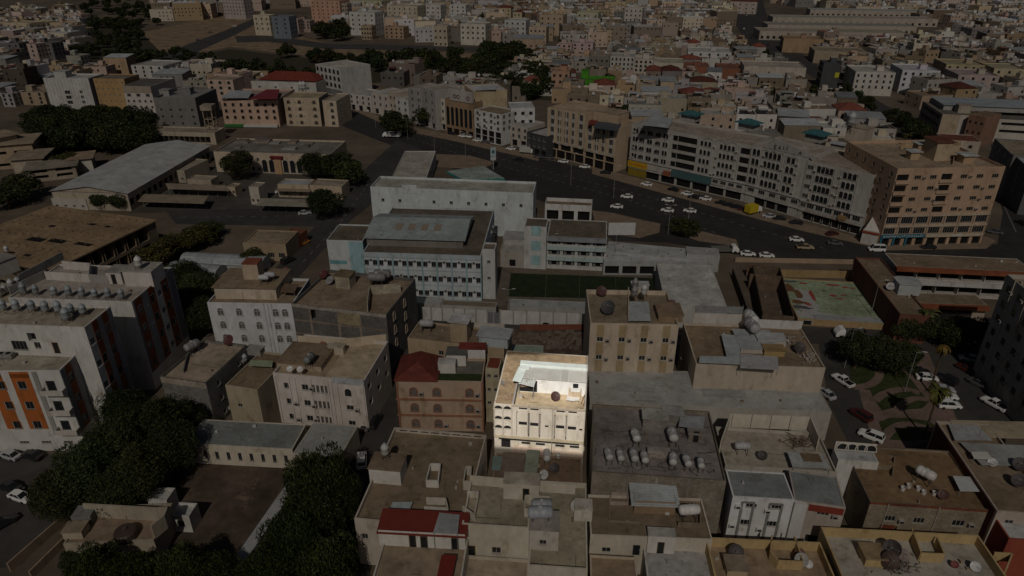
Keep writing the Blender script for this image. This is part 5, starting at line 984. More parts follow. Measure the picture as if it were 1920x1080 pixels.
Bld('long_arcade', 'long low cream arcade between warehouse and dark trees', (284, 246), (402, 249), h=5, C=(290, 236), wall=(.42, .36, .28), roof=(.33, .27, .22), fl=1, par=.5, front=[dict(k='slot', n=12, fl=[0], w=2.2, h=2.6, s=.6, d=1.2)])
for i, (A, B, h_, d_, l, c) in enumerate((((318, 318), (345, 320), 4.5, 14, 'grey roofed gatehouse by the white bus', (.40, .35, .28)), ((350, 336), (395, 338), 3.4, 5, 'low tan hut inside the car park', (.40, .33, .25)), ((425, 350), (440, 351), 3.2, 4, 'tan kiosk at the car park wall', (.45, .37, .27)), ((466, 350), (484, 351), 6, 5, 'white guard tower on the car park wall', (.50, .46, .40)), ((520, 345), (578, 347), 4.5, 6, 'cream hut with bluish roof near the round tree', (.45, .37, .27)), ((580, 347), (640, 350), 4.5, 7, 'cream flat hut right of the bluish roof', (.47, .38, .28)))):
    Bld('gatehouse', l, A, B, h=h_, d=d_, wall=c, roof=(.40, .43, .45) if i == 4 else (.36, .31, .25), fl=1, par=.3, front=[dict(n=2, fl=[0], w=.9, h=.9)])
Bld('tan_villa', 'tan flat roofed villa with dark windows near the striped taxi', (455, 455), (535, 458), h=5.0, C=(470, 430), wall=(.36, .28, .19), roof=(.32, .25, .17), fl=1, par=.3, front=[dict(n=4, fl=[0], w=1.8, h=1.4)])
Bld('red_brick_shed', 'dark red brick shed behind the tan villa', (530, 440), (558, 443), h=3.8, C=(534, 426), wall=(.17, .06, .035), roof=(.2, .08, .05), fl=1, par=.2)
def vault(label, A, B, C, h, rise, col):
    s_ = Bld('vaulted_shed', label, A, B, h=h, C=C, wall=(.36, .37, .37), roof=col, fl=1, par=.0); n = 6; k = 5
    for j in range(k):
        b = MB(); x0, x1 = s_.w*j/k-.1*(j == 0), s_.w*(j+1)/k-.06
        for i in range(n):
            f = lambda q: (s_.d/2-(s_.d/2+.2)*math.cos(math.pi*q/n), s_.h+.02+rise*math.sin(math.pi*q/n)); p, q = f(i), f(i+1); b.quad((x0, *p), (x1, *p), (x1, *q), (x0, *q))
        s_.part('vault_panel', b, SHEETY, (lambda g: tuple(v*g for v in col))(R.uniform(.9, 1.05)))
    b = MB()
    for x in (.0, s_.w): b.quad(*[(x, s_.d/2-s_.d/2*math.cos(math.pi*i/n), s_.h+rise*math.sin(math.pi*i/n)) for i in range(n+1)])
    s_.part('gable', b, PLASTER, (.36, .37, .37)); return s_
vault('pale vaulted sheet shed, nearer one beside the striped block', (312, 514), (404, 522), (330, 496), 2.6, 2.0, (.42, .44, .46)); vault('pale vaulted sheet shed, farther one under the trees', (338, 492), (492, 500), (348, 478), 2.4, 1.6, (.40, .44, .47))
Bld('tan_house', 'small tan house beside the vaulted sheds', (408, 520), (440, 524), h=6.0, C=(420, 500), wall=(.36, .28, .2), roof=(.28, .21, .15), fl=2, par=.3)
for i, (A, B, h_, d_, c, r, l) in enumerate((((-30, 275), (58, 268), 9, 14, (.36, .28, .20), (.34, .27, .2), 'stepped tan villa with flat slabs at the left edge'), ((20, 300), (78, 296), 6, 12, (.40, .34, .27), (.30, .25, .19), 'tan villa with overhanging slab roof near dark trees'), ((48, 320), (140, 310), 4.5, 14, (.34, .29, .23), (.28, .25, .2), 'low grey slab roofed villa left of the warehouse'), ((130, 300), (170, 296), 5, 9, (.5, .47, .42), (.34, .25, .18), 'small cream house between warehouse and dark trees'), ((-20, 262), (30, 252), 11, 10, (.40, .32, .24), (.36, .28, .2), 'upper tan slab storey at the far left edge'))):
    q = Bld('slab_villa', l, A, B, h=h_, d=d_, wall=c, roof=r, fl=2, par=.2, front=[dict(k='slot', n=2, fl=[0, 1], w=5, h=1.2, d=1.0)], right=[dict(k='slot', n=2, fl=[0, 1], w=3.5, h=1.2, d=1.0)]); b = MB(); b.box(-1, -1, q.h+.02, q.w+1, q.d+.5, q.h+.35); q.part('roof_slab', b, ROOFM, r)
# right middle: painted yard, L shaped house with orange eaves, dark tower
WL = (.30, .21, .13)
def yard_wall(name, label, pts, h, col, m=PLASTER, t=.25):
    P = [site(*p) for p in pts]; o = P[0].copy(); b = MB()
    for a, c in zip(P, P[1:]):
        n = (c-a).normalized(); n = Vector((-n.y, n.x, 0))*t/2; b.prism([v-o for v in (a-n, c-n, c+n, a+n)], 0, h)
    q = b.build(name, m, None, col); q.location = o; return tag(q, label, 'wall')
yd = Bld('painted_yard_hall', 'open hall ruin with pale green floor and red splashes of paint', (1496, 597), (1676, 608), h=1.6, C=(1462, 521), wall=(.40, .28, .15), roof=(.34, .41, .27), fl=1, par=.15, front=[dict(k='door', n=1, fl=[0], a=.02, b=.2, w=2.0, h=1.2, s=.1, c=(.6, .6, .6))])
w, d, zr = yd.w, yd.d, yd.zr
r_ = random.Random(5)
def splash(b, x, y, rx, ry, z, n=11):
    b.quad(*[(min(max(x+rx*(.55+.7*r_.random())*math.cos(6.283*i/n), .4), w-.4), min(max(y+ry*(.55+.7*r_.random())*math.sin(6.283*i/n), .4), d-.4), z) for i in range(n)])
for nm, c, L in (('floor_paint', (.40, .40, .40), ((.12, .12, 4, 2, .01), (.28, .10, 5, 1.6, .014), (.55, .08, 6, 1.5, .01), (.8, .07, 5, 1.4, .014), (.22, .55, 2.4, 5, .012), (.2, .3, 3, 2, .018))), ('floor_paint', (.33, .07, .05), ((.30, .6, .6, 3, .02), (.54, .62, .9, .6, .02), (.60, .55, 1.2, .3, .022), (.66, .64, 1.2, .35, .024), (.62, .9, 1.8, .7, .02), (.74, .85, .8, .5, .02), (.82, .84, .8, .4, .02), (.27, .9, 1.0, .6, .024), (.2, .36, .8, .7, .026))), ('floor_paint', (.17, .08, .04), ((.06, .75, 1.6, 3, .02), (.14, .6, 1.0, 3, .024), (.1, .4, 2, 1, .022))), ('floor_paint', (.10, .10, .11), ((.10, .28, 3, 1, .028), (.14, .93, 2, .7, .028), (.46, .72, .6, .4, .028)))):
    b = MB(); 
    for q in L: b = MB(); splash(b, w*q[0], d*q[1], q[2], q[3], zr+q[4]); yd.part('paint_splash', b, PAINT, c)
b = MB(); b.box(w*.19, .1, zr+.05, w*.98, 2.4, zr+.18); yd.part('sheet_strip', b, SHEET, (.40, .42, .43))
ru = Bld('roofless_ruin', 'roofless brown block ruin left of the painted floor', (1430, 588), (1490, 594), h=4.2, C=(1378, 494), wall=(.17, .125, .09), roof=(.15, .115, .085), fl=1, par=4.0, wm=BLOCK); ru.lowwall([(1402, 540), (1462, 545)], 3.9, color=(.2, .14, .1)); ru.lowwall([(1398, 518), (1440, 520)], 3.6, color=(.2, .13, .1))
yard_wall('boundary_wall', 'long cream wall dividing the vacant ground from the boulevard', ((1378, 491), (1598, 495)), 1.3, (.36, .27, .19)); yard_wall('boundary_wall', 'yellowish wall along the rear of the painted floor', ((1460, 519), (1612, 522)), 2.0, (.34, .24, .12)); yard_wall('boundary_wall', 'grey panel wall slanting beside the white hall', ((1400, 600), (1372, 520)), 2.6, (.10, .085, .075), BLOCK)
ls = Bld('orange_eaves_house', 'brown roofed L shaped house with orange tiled eaves, rear wing', (1606, 484), (1990, 498), h=8.0, C=(1606, 476), wall=(.28, .2, .13), roof=(.235, .175, .12), fl=2, par=.35) if False else None
A_ = Bld('orange_eaves_house', 'long brown roofed house with orange eaves over white galleries, rear wing', (1681, 499), (1940, 511), h=7.5, C=(1655, 474), wall=(.46, .44, .41), roof=(.25, .185, .125), fl=2, par=.05, front=[dict(k='slot', n=6, fl=[0, 1], w=5.0, h=2.1, s=.7, d=1.6)])
A_.band('orange_eaves', 'front', -.01, 1.0, A_.h-.75, A_.h+.05, 1.4, (.30, .095, .04), TILE); A_.band('gallery', 'front', 0, 1, A_.fh-.5, A_.fh+.5, 1.0, (.5, .49, .48))
B_ = Bld('brown_wall_wing', 'brown roofed wing with dark red blank side wall, linking the orange eaves', (1688, 589), (1745, 592), h=7.0, C=(1604, 482), wall=(.15, .065, .045), roof=(.25, .185, .125), fl=2, par=.35, left=[]); 
B_.room(1682, 553, 4.6, 3.6, 2.6, (.44, .47, .48), (.48, .51, .52), over=.2, rm=SHEET); dish(B_.at(1668, 545), 'white round dish on the brown roof beside the pale blue cabin', RAD(200), .9, (.5, .5, .5)); 
C_ = Bld('orange_eaves_house', 'orange eaved front wing behind the palm and dark trees', (1685, 567), (1852, 573), h=6.0, C=(1690, 548), wall=(.40, .34, .27), roof=(.25, .19, .13), fl=2, par=.05, front=[dict(k='slot', n=6, fl=[0, 1], w=3.6, h=1.6, s=.6, d=1.2)]); C_.band('orange_eaves', 'front', -.01, 1.0, C_.h-.8, C_.h+.05, 1.2, (.30, .095, .04), TILE)
dt = Bld('dark_tower', 'tall dim concrete apartment tower with stepped windows at the right edge', (2052, 647), (2170, 660), h=22.0, C=(1889, 514), ang=-5.6, wall=(.36, .34, .30), roof=(.40, .31, .22), fl=7, par=.8, left=[dict(n=7, fl=[1, 2, 3, 4, 5, 6], w=1.3, h=1.3, ac=.4, c=(.2, .19, .17))], back=[dict(k='slot', n=2, fl=[1, 2, 3, 4, 5, 6], w=3.5, h=1.0, d=.8)])
for u in (.12, .3, .62, .84): dt.band('drain_pipe', 'left', u, u+.006, 1, dt.h, .2, (.40, .36, .31))
# ------------------------------------------------------------------ along the boulevard
AR = (.40, .385, .36); LC = (.42, .40, .37)
def arc_rows(spans, w=1.12, h=2.05, fl=(2, 3, 4, 5), s=.7): return [dict(k='arch', n=n, fl=fl, a=a, b=b, w=w, h=h, s=s, c=LC) for a, b, n in spans]
shopspec = lambda n, h=3.2: dict(k='shop', n=n, fl=[0], w=0, h=h)
a1 = Bld('arcaded_block', 'left third of the long grey arcaded block, with dark balcony slots and yellow shop sign', (1177, 327), (1394, 378), h=18.6, gb=True, d=15, wall=AR, roof=(.36, .31, .26), fl=6, par=.7,
    front=arc_rows(((.02, .07, 2), (.15, .20, 2), (.29, .335, 2), (.60, .695, 3), (.755, .88, 4)), .95, 1.7)+[dict(k='archm', n=1, fl=[2, 3, 4, 5], a=a, b=a+.07, w=2.6, h=1.6, s=.7, c=LC) for a in (.075, .215)]+[dict(k='slot', n=1, fl=[2, 3, 4, 5], a=.37, b=.42, w=2.0, h=1.9, s=.5), dict(k='slot', n=1, fl=[2, 3, 4, 5], a=.42, b=.57, w=7.2, h=2.0, s=.5), dict(k='slot', n=1, fl=[2, 3, 4, 5], a=.92, b=.99, w=3.2, h=2.0, s=.5), dict(k='shop', n=7, fl=[0], a=.02, b=.98, w=5.4, h=3.3, s=.1), dict(n=6, fl=[1], a=.6, b=.98, w=2.0, h=1.2)])
a2 = Bld('arcaded_block', 'middle of the long grey arcaded block, under a pointed gable with raised letters', (1394, 378.5), (1494, 408), h=19.0, gb=True, d=16, wall=AR, roof=(.40, .35, .30), fl=6, par=.7,
    front=arc_rows(((.02, .17, 2), (.24, .55, 4), (.64, .80, 2)))+[dict(k='shop', n=5, fl=[0], w=4.2, h=3.3, s=.1), dict(n=5, fl=[1], w=2.2, h=1.3)])
a3 = Bld('arcaded_block', 'right end of the long grey arcaded block, with open corner balconies', (1494, 408.5), (1612, 442), h=18.2, gb=True, d=17, wall=AR, roof=(.34, .29, .24), fl=6, par=.6,
    front=arc_rows(((.16, .42, 4), (.56, .77, 3)))+[dict(n=2, fl=[1, 2, 3, 4, 5], a=.01, b=.1, w=.9, h=1.3), dict(k='slot', n=1, fl=[2, 3, 4, 5], a=.80, b=.995, w=4.5, h=2.0, s=.5, d=.6), dict(k='shop', n=6, fl=[0], a=.1, b=.96, w=3.4, h=3.2, s=.1), dict(n=6, fl=[1], a=.1, b=.96, w=2.2, h=1.4)], right=[dict(k='slot', n=2, fl=[2, 3, 4, 5], a=.0, b=.6, w=4.0, h=2.0, s=.5)])
for bl, us in ((a1, (.005, .13, .27, .355, .595, .70, .75, .885, .91)), (a2, (.0, .2, .58, .62, .84, .99)), (a3, (.11, .14, .44, .53, .79))):
    for u in us: bl.band('pilaster', 'front', u, u+.008, bl.fh*2, bl.h-.6, .2, (.43, .415, .40))
    for f in (1, 2): bl.band('floor_band', 'front', 0, 1, f*bl.fh-.15, f*bl.fh+.25, .35, (.41, .39, .37))
    for a, b_ in (((.05, .16), (.62, .9)) if bl is a1 else ((.2, .6), (.62, .82)) if bl is a2 else ((.14, .44), (.53, .79))):
        m = MB(); n = 9; x0, x1 = a*bl.w, b_*bl.w
        for q in range(3):
            c = x0+(x1-x0)*(q+.5)/3; r = (x1-x0)/6.6
            for i in range(n): t0, t1 = math.pi*i/n, math.pi*(i+1)/n; m.tube((c+r*math.cos(t0), -.1, bl.h-1.4+r*.7*math.sin(t0)), (c+r*math.cos(t1), -.1, bl.h-1.4+r*.7*math.sin(t1)), .09, k=4, cap=False)
        bl.part('arch_moulding', m, PLASTER, (.26, .25, .23))
acm = ac_mesh()
for bl, us in ((a1, (.025, .71, .735, .885)), (a2, (.57, .82, .22)), (a3, (.12, .46, .51))):
    for u in us:
        for f in (2, 3, 4, 5):
            if R.random() < .72: put('air_conditioner', acm, bl.root, (.55, .52, .48), (u*bl.w, 0, f*bl.fh+R.uniform(.4, 1.1)))
gm = MB(); w2 = a2.w
gm.quad((.2*w2, -.12, a2.h-.02), (1.3*w2, -.12, a2.h-.02), (.36*w2, -.12, a2.h+3.6)); gm.quad((.2*w2, .3, a2.h-.02), (1.3*w2, .3, a2.h-.02), (.36*w2, .3, a2.h+3.6)); gm.quad((.2*w2, -.12, a2.h), (.2*w2, .3, a2.h), (.36*w2, .3, a2.h+3.6), (.36*w2, -.12, a2.h+3.6)); gm.quad((1.3*w2, -.12, a2.h), (1.3*w2, .3, a2.h), (.36*w2, .3, a2.h+3.6), (.36*w2, -.12, a2.h+3.6))
a2.part('gable', gm, PLASTER, (.36, .345, .325))
lt = MB(); zz = a2.h+.5
for i, segs in enumerate((((0, 0, 0, 1.3), (0, 0, .7, 0), (0, .65, .6, .65), (0, 1.3, .7, 1.3)), ((0, 0, .4, 1.4), (.4, 1.4, .8, 0), (.2, .6, .6, .6)), ((.3, .3, .3, 1.6),), ((.2, .3, .2, 1.7),), ((2.6, .1, 3.1, 1.0), (3.1, 1.0, 3.6, .1), (2.6, .1, 3.6, .1)))):
    for p in segs: lt.tube((w2*.40+i*1.35+p[0], -.2, zz+p[1]*.8), (w2*.40+i*1.35+p[2], -.2, zz+p[3]*.8), .10, k=5)
a2.part('raised_letters', lt, STEEL, (.06, .055, .05))
def sign(bl, u0, u1, z0, z1, col, name='shop_sign', proud=.6, txt=None, tc=(.5, .05, .04)):
    o = bl.band(name, 'front', u0, u1, z0, z1, proud, col, PAINT)
    if txt:
        m = MB(); x = bl.w*u0+.5; r = random.Random(txt)
        while x < bl.w*u1-.6:
            l = r.uniform(.25, .7); zc = (z0+z1)/2; m.tube((x, -proud-.03, zc+r.uniform(-.3, .3)), (x+l, -proud-.03, zc+r.uniform(-.3, .3)), .09, k=4); m.tube((x+l*.5, -proud-.03, zc), (x+l*.5, -proud-.03, zc+r.uniform(.2, .5)), .08, k=4); x += l+.12
        m.build('lettering', PAINT, bl.root, tc)
    return o
sign(a1, .0, .175, 3.3, 5.4, (.46, .30, .02), txt='a'); sign(a1, .0, .17, .1, 3.0, (.22, .16, .02), 'shop_front', .1); sign(a1, .40, .73, 3.3, 5.6, (.06, .12, .125), proud=.8); sign(a1, .33, .385, 3.0, 4.6, (.25, .09, .05), proud=1.0); sign(a3, .64, .75, 3.4, 4.6, (.28, .18, .08), proud=.9)
b = MB(); [b.box(a3.w*(.1+.14*i), -.9, 2.9, a3.w*(.2+.14*i), -.02, 3.15) for i in range(6)]; a3.part('awning', b, SHEET, (.30, .24, .21))
for bl, x, y, l in ((a1, 1286, 218, 'teal'), (a2, 1393, 234, 'teal'), (a3, 1518, 255, 'teal')):
    o = bl.room(x-10, y+8, 5.5, 4.5, 2.2, (.38, .36, .34), (.05, .15, .17), over=.9, name='roof_pavilion', rm=TILE, slope=-.4)
    hip(bl, bl.loc(x-10, y+8)[0]-.8, bl.loc(x-10, y+8)[1]-.8, bl.loc(x-10, y+8)[0]+6.3, bl.loc(x-10, y+8)[1]+5.3, bl.zr+2.45, 1.3, (.05, .155, .175))
a1.canopy([(1198, 234), (1254, 240), (1262, 222), (1226, 218)], 2.6, (.44, .47, .48), SHEETY); a3.room(1583, 262, 6.5, 5.5, 4.5, (.46, .40, .32), (.42, .36, .28)); tank('upright', a3.at(1594, 240, a3.zr+4.6), 'large pale tank on the tall roof room behind the teal roof', 0, 2.0, (.50, .52, .53)); a3.room(1556, 277, 4, 3, 1.5, (.40, .37, .33), (.46, .47, .48), over=.6)
cb = Bld('corner_building', 'seven storey peach corner block with balconies, blue shop sign and dark side wall', (1684, 316), (1886, 312), yb=462, C=(1617, 264), wall=(.46, .325, .225), roof=(.38, .29, .205), fl=7, par=.8,
    front=[dict(n=1, fl=[3, 4, 5, 6], a=a, b=a+.1, w=1.9, h=1.1, s=.8, c=(.36, .29, .22), ac=.5) for a in (.155, .30, .585, .735, .88)]+[dict(k='slot', n=1, fl=[3, 4, 5, 6], a=.0, b=.13, w=3.3, h=1.7, s=.5), dict(k='slot', n=1, fl=[3, 4, 5, 6], a=.41, b=.54, w=3.0, h=1.7, s=.5), dict(n=7, fl=[2], w=3.3, h=2.0, s=.5, c=(.25, .25, .25)), dict(n=7, fl=[1], w=3.3, h=1.8, s=.5, c=(.3, .28, .25)), dict(k='shop', n=9, fl=[0], w=2.4, h=2.5, s=.05)],
    left=[dict(n=6, fl=[1, 2, 3, 4, 5, 6], w=1.1, h=1.3, c=(.2, .18, .16))], right=[dict(n=3, fl=[2, 3, 4, 5, 6], w=1.6, h=1.2)])
for f in range(3, 7):
    cb.band('balcony', 'front', .003, .135, f*cb.fh-.35, f*cb.fh+.5, .55, (.47, .33, .24)); cb.band('balcony', 'front', .41, .545, f*cb.fh-.2, f*cb.fh+.5, .4, (.47, .34, .25))
for f in (1, 2, 3): 
    for i in range(7): cb.band('spandrel', 'front', i/7+.004, (i+1)/7-.004, f*cb.fh-.55, f*cb.fh+.1, .25+.1*(i % 2), (.48, .39, .30))
for i in range(8): cb.band('pier', 'front', max(.0, i/7-.004), min(1, i/7+.004), cb.fh, cb.fh*3, .3, (.40, .31, .24))
sign(cb, .0, .42, 2.6, 3.5, (.03, .13, .19), proud=.5, txt='b', tc=(.5, .55, .55)); sign(cb, .43, .96, 2.55, 3.4, (.46, .39, .29), proud=.45); sign(cb, .68, .78, 2.75, 3.2, (.5, .5, .5), 'name_plate', .52)
for u in (.0, .12, .24): cb.band('column', 'front', u, u+.016, 0, 2.6, .45, (.03, .15, .22))
cb.room(1750, 302, 4.5, 6, 5.2, (.46, .36, .25), (.17, .06, .04), over=.5); cb.room(1706, 300, 2.6, 2.6, 2.2, (.42, .31, .2), (.52, .54, .54), over=.5); cb.room(1718, 290, 3, 2.6, 3.0, (.42, .31, .2), (.52, .54, .54), over=.5); cb.room(1805, 307, 3.2, 3, 2.2, (.45, .33, .21), (.5, .52, .52), over=.6); cb.lowwall([(1688, 279), (1800, 272)], 1.4, color=(.44, .33, .2)); cb.lowwall([(1786, 309), (1790, 285), (1800, 273)], 1.0, color=(.4, .3, .2)); cb.room(1775, 297, 3, 4, 3.8, (.43, .33, .23), (.4, .3, .2), over=.1)
wd = Bld('wedge_kiosk', 'white sloping kiosk with red band wedged between arcaded block and corner block', (1618, 432), (1648, 438), yb=456, d=9, wall=(.50, .48, .45), roof=(.50, .48, .45), fl=1, par=.05, cat='kiosk')
b = MB(); b.quad((.2, 1.0, wd.h), (wd.w-.2, 1.0, wd.h), (wd.w*.45, 8.5, wd.h+5.2)); b.quad((.2, 1.0, wd.h), (wd.w*.45, 8.5, wd.h+5.2), (.2, 8.8, wd.h)); b.quad((wd.w-.2, 1.0, wd.h), (wd.w*.45, 8.5, wd.h+5.2), (wd.w-.2, 8.8, wd.h)); wd.part('sloping_roof', b, PAINT, (.54, .52, .50)); wd.band('red_band', 'front', -.02, 1.02, wd.h-.5, wd.h+.06, .3, (.28, .06, .03))
bb = Bld('beige_block', 'five storey beige block with pale vertical window panels, left of the arcaded block', (1028, 201), (1098, 214), yb=292, C=(1074, 187), wall=(.47, .37, .265), roof=(.46, .36, .25), fl=6, par=.4,
    front=[dict(n=5, fl=[2, 3, 4, 5], a=.03, b=.99, w=1.7, h=2.3, s=.6, c=(.40, .39, .37)), dict(k='slot', n=3, fl=[1], w=5.2, h=2.4, s=.3, d=.8), dict(k='shop', n=4, fl=[0], w=4.2, h=3.2, s=.1)])
bb2 = Bld('beige_block', 'lower beige block with dark blue roof heap, at the side of the taller beige one', (1098, 230), (1156, 242), yb=310, C=(1130, 214), wall=(.47, .37, .265), roof=(.40, .31, .22), fl=5, par=.6,
    front=[dict(n=4, fl=[2, 3, 4], a=.05, b=.97, w=1.7, h=2.3, s=.6, c=(.40, .39, .37)), dict(k='slot', n=3, fl=[1], w=4.2, h=2.2, s=.3, d=.8), dict(k='shop', n=3, fl=[0], w=4.2, h=3.2, s=.1)])
for bl, us in ((bb, (0, .19, .33, .5, .73, .98)), (bb2, (0, .24, .40, .66, .975))):
    for u in us: bl.band('pilaster', 'front', u, u+.016, bl.fh*2, bl.h, .3, (.52, .46, .36))
    n = 5 if bl is bb else 4
    for i in range(n):
        c = .03+.96*(i+.5)/n if bl is bb else .05+.92*(i+.5)/n
        for f in range(2, bl.fl): bl.band('panel', 'front', c-1.0/bl.w, c+1.0/bl.w, f*bl.fh-.55, f*bl.fh+.5, .08, (.41, .38, .34))
bb2.canopy([(1112, 240), (1158, 246), (1165, 232), (1120, 228)], .8, (.055, .07, .09), PAINT); bb2.canopy([(1102, 234), (1122, 234), (1122, 226), (1106, 224)], .6, (.15, .02, .02), PAINT)
bb2.room(1112, 228, 11, 7, 4.2, (.46, .36, .255), (.36, .28, .2)); tank('upright', bb2.at(1146, 200, bb2.zr+4.3), 'pale tank on the rear room of the lower beige block', 0, 1.7, (.5, .52, .54))
wb = Bld('white_block', 'white four storey block with dark small windows over glass shopfronts', (889, 205), (940, 215), yb=262, D=(973, 207), wall=(.58, .585, .59), roof=(.24, .185, .13), fl=5, par=.4,
    front=[dict(n=4, fl=[2, 3, 4], w=1.4, h=1.4, ac=.4), dict(k='shop', n=4, fl=[0, 1], w=3.2, h=2.6, s=.2)], right=[dict(n=3, fl=[2, 3, 4], w=1.5, h=1.4)])
Bld('white_annex', 'white rear annex with square windows beside dark trees', (958, 203), (1003, 202), h=14, d=12, wall=(.56, .56, .57), roof=(.46, .48, .49), fl=4, par=.3, front=[dict(n=3, fl=[2, 3], w=1.4, h=1.2)], joined=True)
br = Bld('brown_arched_block', 'brown block with tall blind arches and a grey crown with emblem, by the boulevard', (834, 184), (887, 193), yb=250, C=(842, 178), wall=(.30, .205, .13), roof=(.3, .25, .2), fl=5, par=.4,
    front=[dict(k='arch', n=6, fl=[1], a=.02, b=.98, w=1.7, h=8.0, s=1.2, c=(.36, .26, .17)), dict(k='shop', n=4, fl=[0], w=3.2, h=2.8, s=.1)])
b = MB(); b.box(br.w*.2, -.3, br.h-.3, br.w, .6, br.h+4.2); br.part('crown', b, PLASTER, (.40, .37, .36))
b = MB()
for x in (.38, .5, .84):
    for i in range(8): t0, t1 = 6.283*i/8, 6.283*(i+1)/8; b.tube((br.w*x+.8*math.cos(t0), -.4, br.h+1.6+.7*math.sin(t0)), (br.w*x+.8*math.cos(t1), -.4, br.h+1.6+.7*math.sin(t1)), .14, k=4)
br.part('emblem', b, PAINT, (.10, .04, .035))
tb = Bld('tan_blank_block', 'tan block with big blank side wall behind the white four storey block', (887, 172), (951, 168), h=19, d=15, wall=(.42, .34, .22), roof=(.5, .5, .5), fl=6, par=.3); tb.canopy([(890, 170), (930, 168), (930, 160), (900, 161)], .8, (.5, .52, .54), SHEET)
AV = (((653, 175), (696, 181), 205, (.56, .53, .50), 3, 'white low shop row with signs at the far end of the boulevard'), ((696, 172), (728, 178), 212, (.50, .46, .42), 3, 'white balcony house with bluish roof on the far boulevard'), ((728, 171), (742, 174), 218, (.44, .38, .31), 3, 'narrow beige house on the far boulevard'), ((741, 183), (765, 187), 222, (.50, .49, .48), 3, 'house with black framed windows on the far boulevard'), ((765, 164), (790, 168), 228, (.38, .36, .36), 5, 'grey pin striped office, left half, on the boulevard'), ((790, 163), (816, 170), 236, (.40, .38, .37), 5, 'grey pin striped office, right half behind the street tree'), ((815, 182), (834, 186), 240, (.55, .52, .47), 4, 'slim white house beside the brown arched block'), ((957, 234), (990, 240), 272, (.48, .44, .39), 3, 'small grey beige shop house right of the white block'), ((988, 247), (1026, 256), 288, (.05, .055, .06), 3, 'dark glass fronted shop building with brown roof'))
for A, B, yb, c, fl, l in AV:
    q = Bld('shop_house', l, A, B, yb=yb, d=R.uniform(11, 15), wall=c, roof=(.42, .42, .42) if fl == 3 else (.36, .32, .28), fl=fl, par=.6, front=[dict(n=max(2, int((B[0]-A[0])/9)), fl=list(range(1, fl)), w=1.2, h=1.4), dict(k='shop', n=max(2, int((B[0]-A[0])/12)), fl=[0], w=2.6, h=2.6, s=.1)])
    if fl == 5:
        for i in range(9): q.band('stripe', 'front', i/9+.01, i/9+.035, 3, q.h-.2, .15, (.20, .19, .19))
# row of apartment houses in the left middle distance
def win_rows(n, fl, w=1.2, h=1.3, k='win', c=(.3, .27, .25)): return dict(k=k, n=n, fl=fl, w=w, h=h, c=c)
lt_ = Bld('apartment_tower', 'tall white tiled apartment house with dark balcony openings, behind the dark trees', (80, 146), (165, 147), yb=206, D=(182, 138), wall=(.50, .495, .49), roof=(.42, .42, .41), fl=6, par=.8, front=[dict(k='slot', n=1, fl=[1, 2, 3], a=.36, b=.56, w=2.6, h=1.6, s=.6), dict(n=1, fl=[1, 2, 3], a=.68, b=.85, w=1.6, h=1.4)])
for i in range(13): lt_.band('tile_joint', 'front', i/13, i/13+.006, .5, lt_.h-.4, .05, (.36, .345, .34))
lt_.room(103, 146, 6, 5, 3.0, (.42, .42, .41), (.4, .4, .4), over=.1); dish(lt_.at(122, 140), 'dark dish on the white tiled apartment house', 1, 1.4); dish(lt_.at(140, 138), 'black round dish on the white tiled apartment house', 2, 1.6)
tn = Bld('tan_apartment_house', 'mustard tan apartment house with tiny windows, right of the white tiled one', (174, 147), (232, 148), yb=207, C=(190, 138), wall=(.40, .265, .125), roof=(.20, .17, .14), fl=5, par=.4, front=[dict(n=6, fl=[1, 2, 3, 4], w=.7, h=.6, s=1.4)])
g1 = Bld('white_apartment_house', 'white apartment house with grey attic and dark window pairs', (229, 161), (282, 162), yb=217, D=(314, 146), wall=(.52, .49, .46), roof=(.13, .12, .115), fl=5, par=.4, front=[dict(n=3, fl=[3], w=1.9, h=1.4), dict(n=5, fl=[1, 2], w=1.1, h=1.2)]); g1.band('grey_attic', 'front', 0, 1, g1.h-3.2, g1.h+.02, .06, (.32, .27, .22))
g2 = Bld('grey_apartment_house', 'dark grey plastered apartment house with punched black windows', (287, 183), (365, 184), yb=238, D=(398, 166), wall=(.185, .18, .175), roof=(.26, .255, .25), fl=4, par=1.0, front=[dict(n=3, fl=[0, 1, 2], w=1.1, h=1.4, a=.02, b=.7), dict(n=1, fl=[0, 1, 2], w=1.3, h=1.4, a=.78, b=.98)], right=[dict(n=2, fl=[0, 1, 2], w=1.0, h=1.2)]); g2.room(300, 180, 4.5, 4, 2.6, (.28, .27, .265), (.3, .3, .3)); g2.room(340, 178, 4.5, 4, 3.0, (.2, .2, .2), (.3, .3, .3))
p1 = Bld('pink_apartment_house', 'pink beige apartment house with arched windows, white and red sheet roofs', (413, 187), (518, 188), yb=237, C=(430, 166), wall=(.50, .36, .285), roof=(.34, .27, .23), fl=4, par=.7, front=[dict(k='arch', n=7, fl=[1, 2, 3], w=1.3, h=1.5, s=.7, c=(.44, .30, .23))]); p1.canopy([(414, 184), (466, 184), (474, 170), (434, 170)], 1.8, (.44, .48, .50), SHEET); p1.canopy([(466, 186), (520, 186), (524, 168), (500, 168)], 2.0, (.20, .03, .03), PAINT)
p1.band('sign_board', 'front', .02, .36, .3, 1.2, 2.2, (.03, .16, .04), PAINT); p1.band('sign_board', 'front', .37, .98, .3, 1.2, 2.2, (.5, .5, .48), PAINT)
p2 = Bld('pink_apartment_house', 'plain pink apartment house standing behind the grey punched one', (387, 149), (436, 150), yb=190, C=(398, 141), wall=(.50, .38, .32), roof=(.33, .27, .2), fl=4, par=.4, front=[dict(k='arch', n=3, fl=[1, 2, 3], w=1.6, h=1.5)])
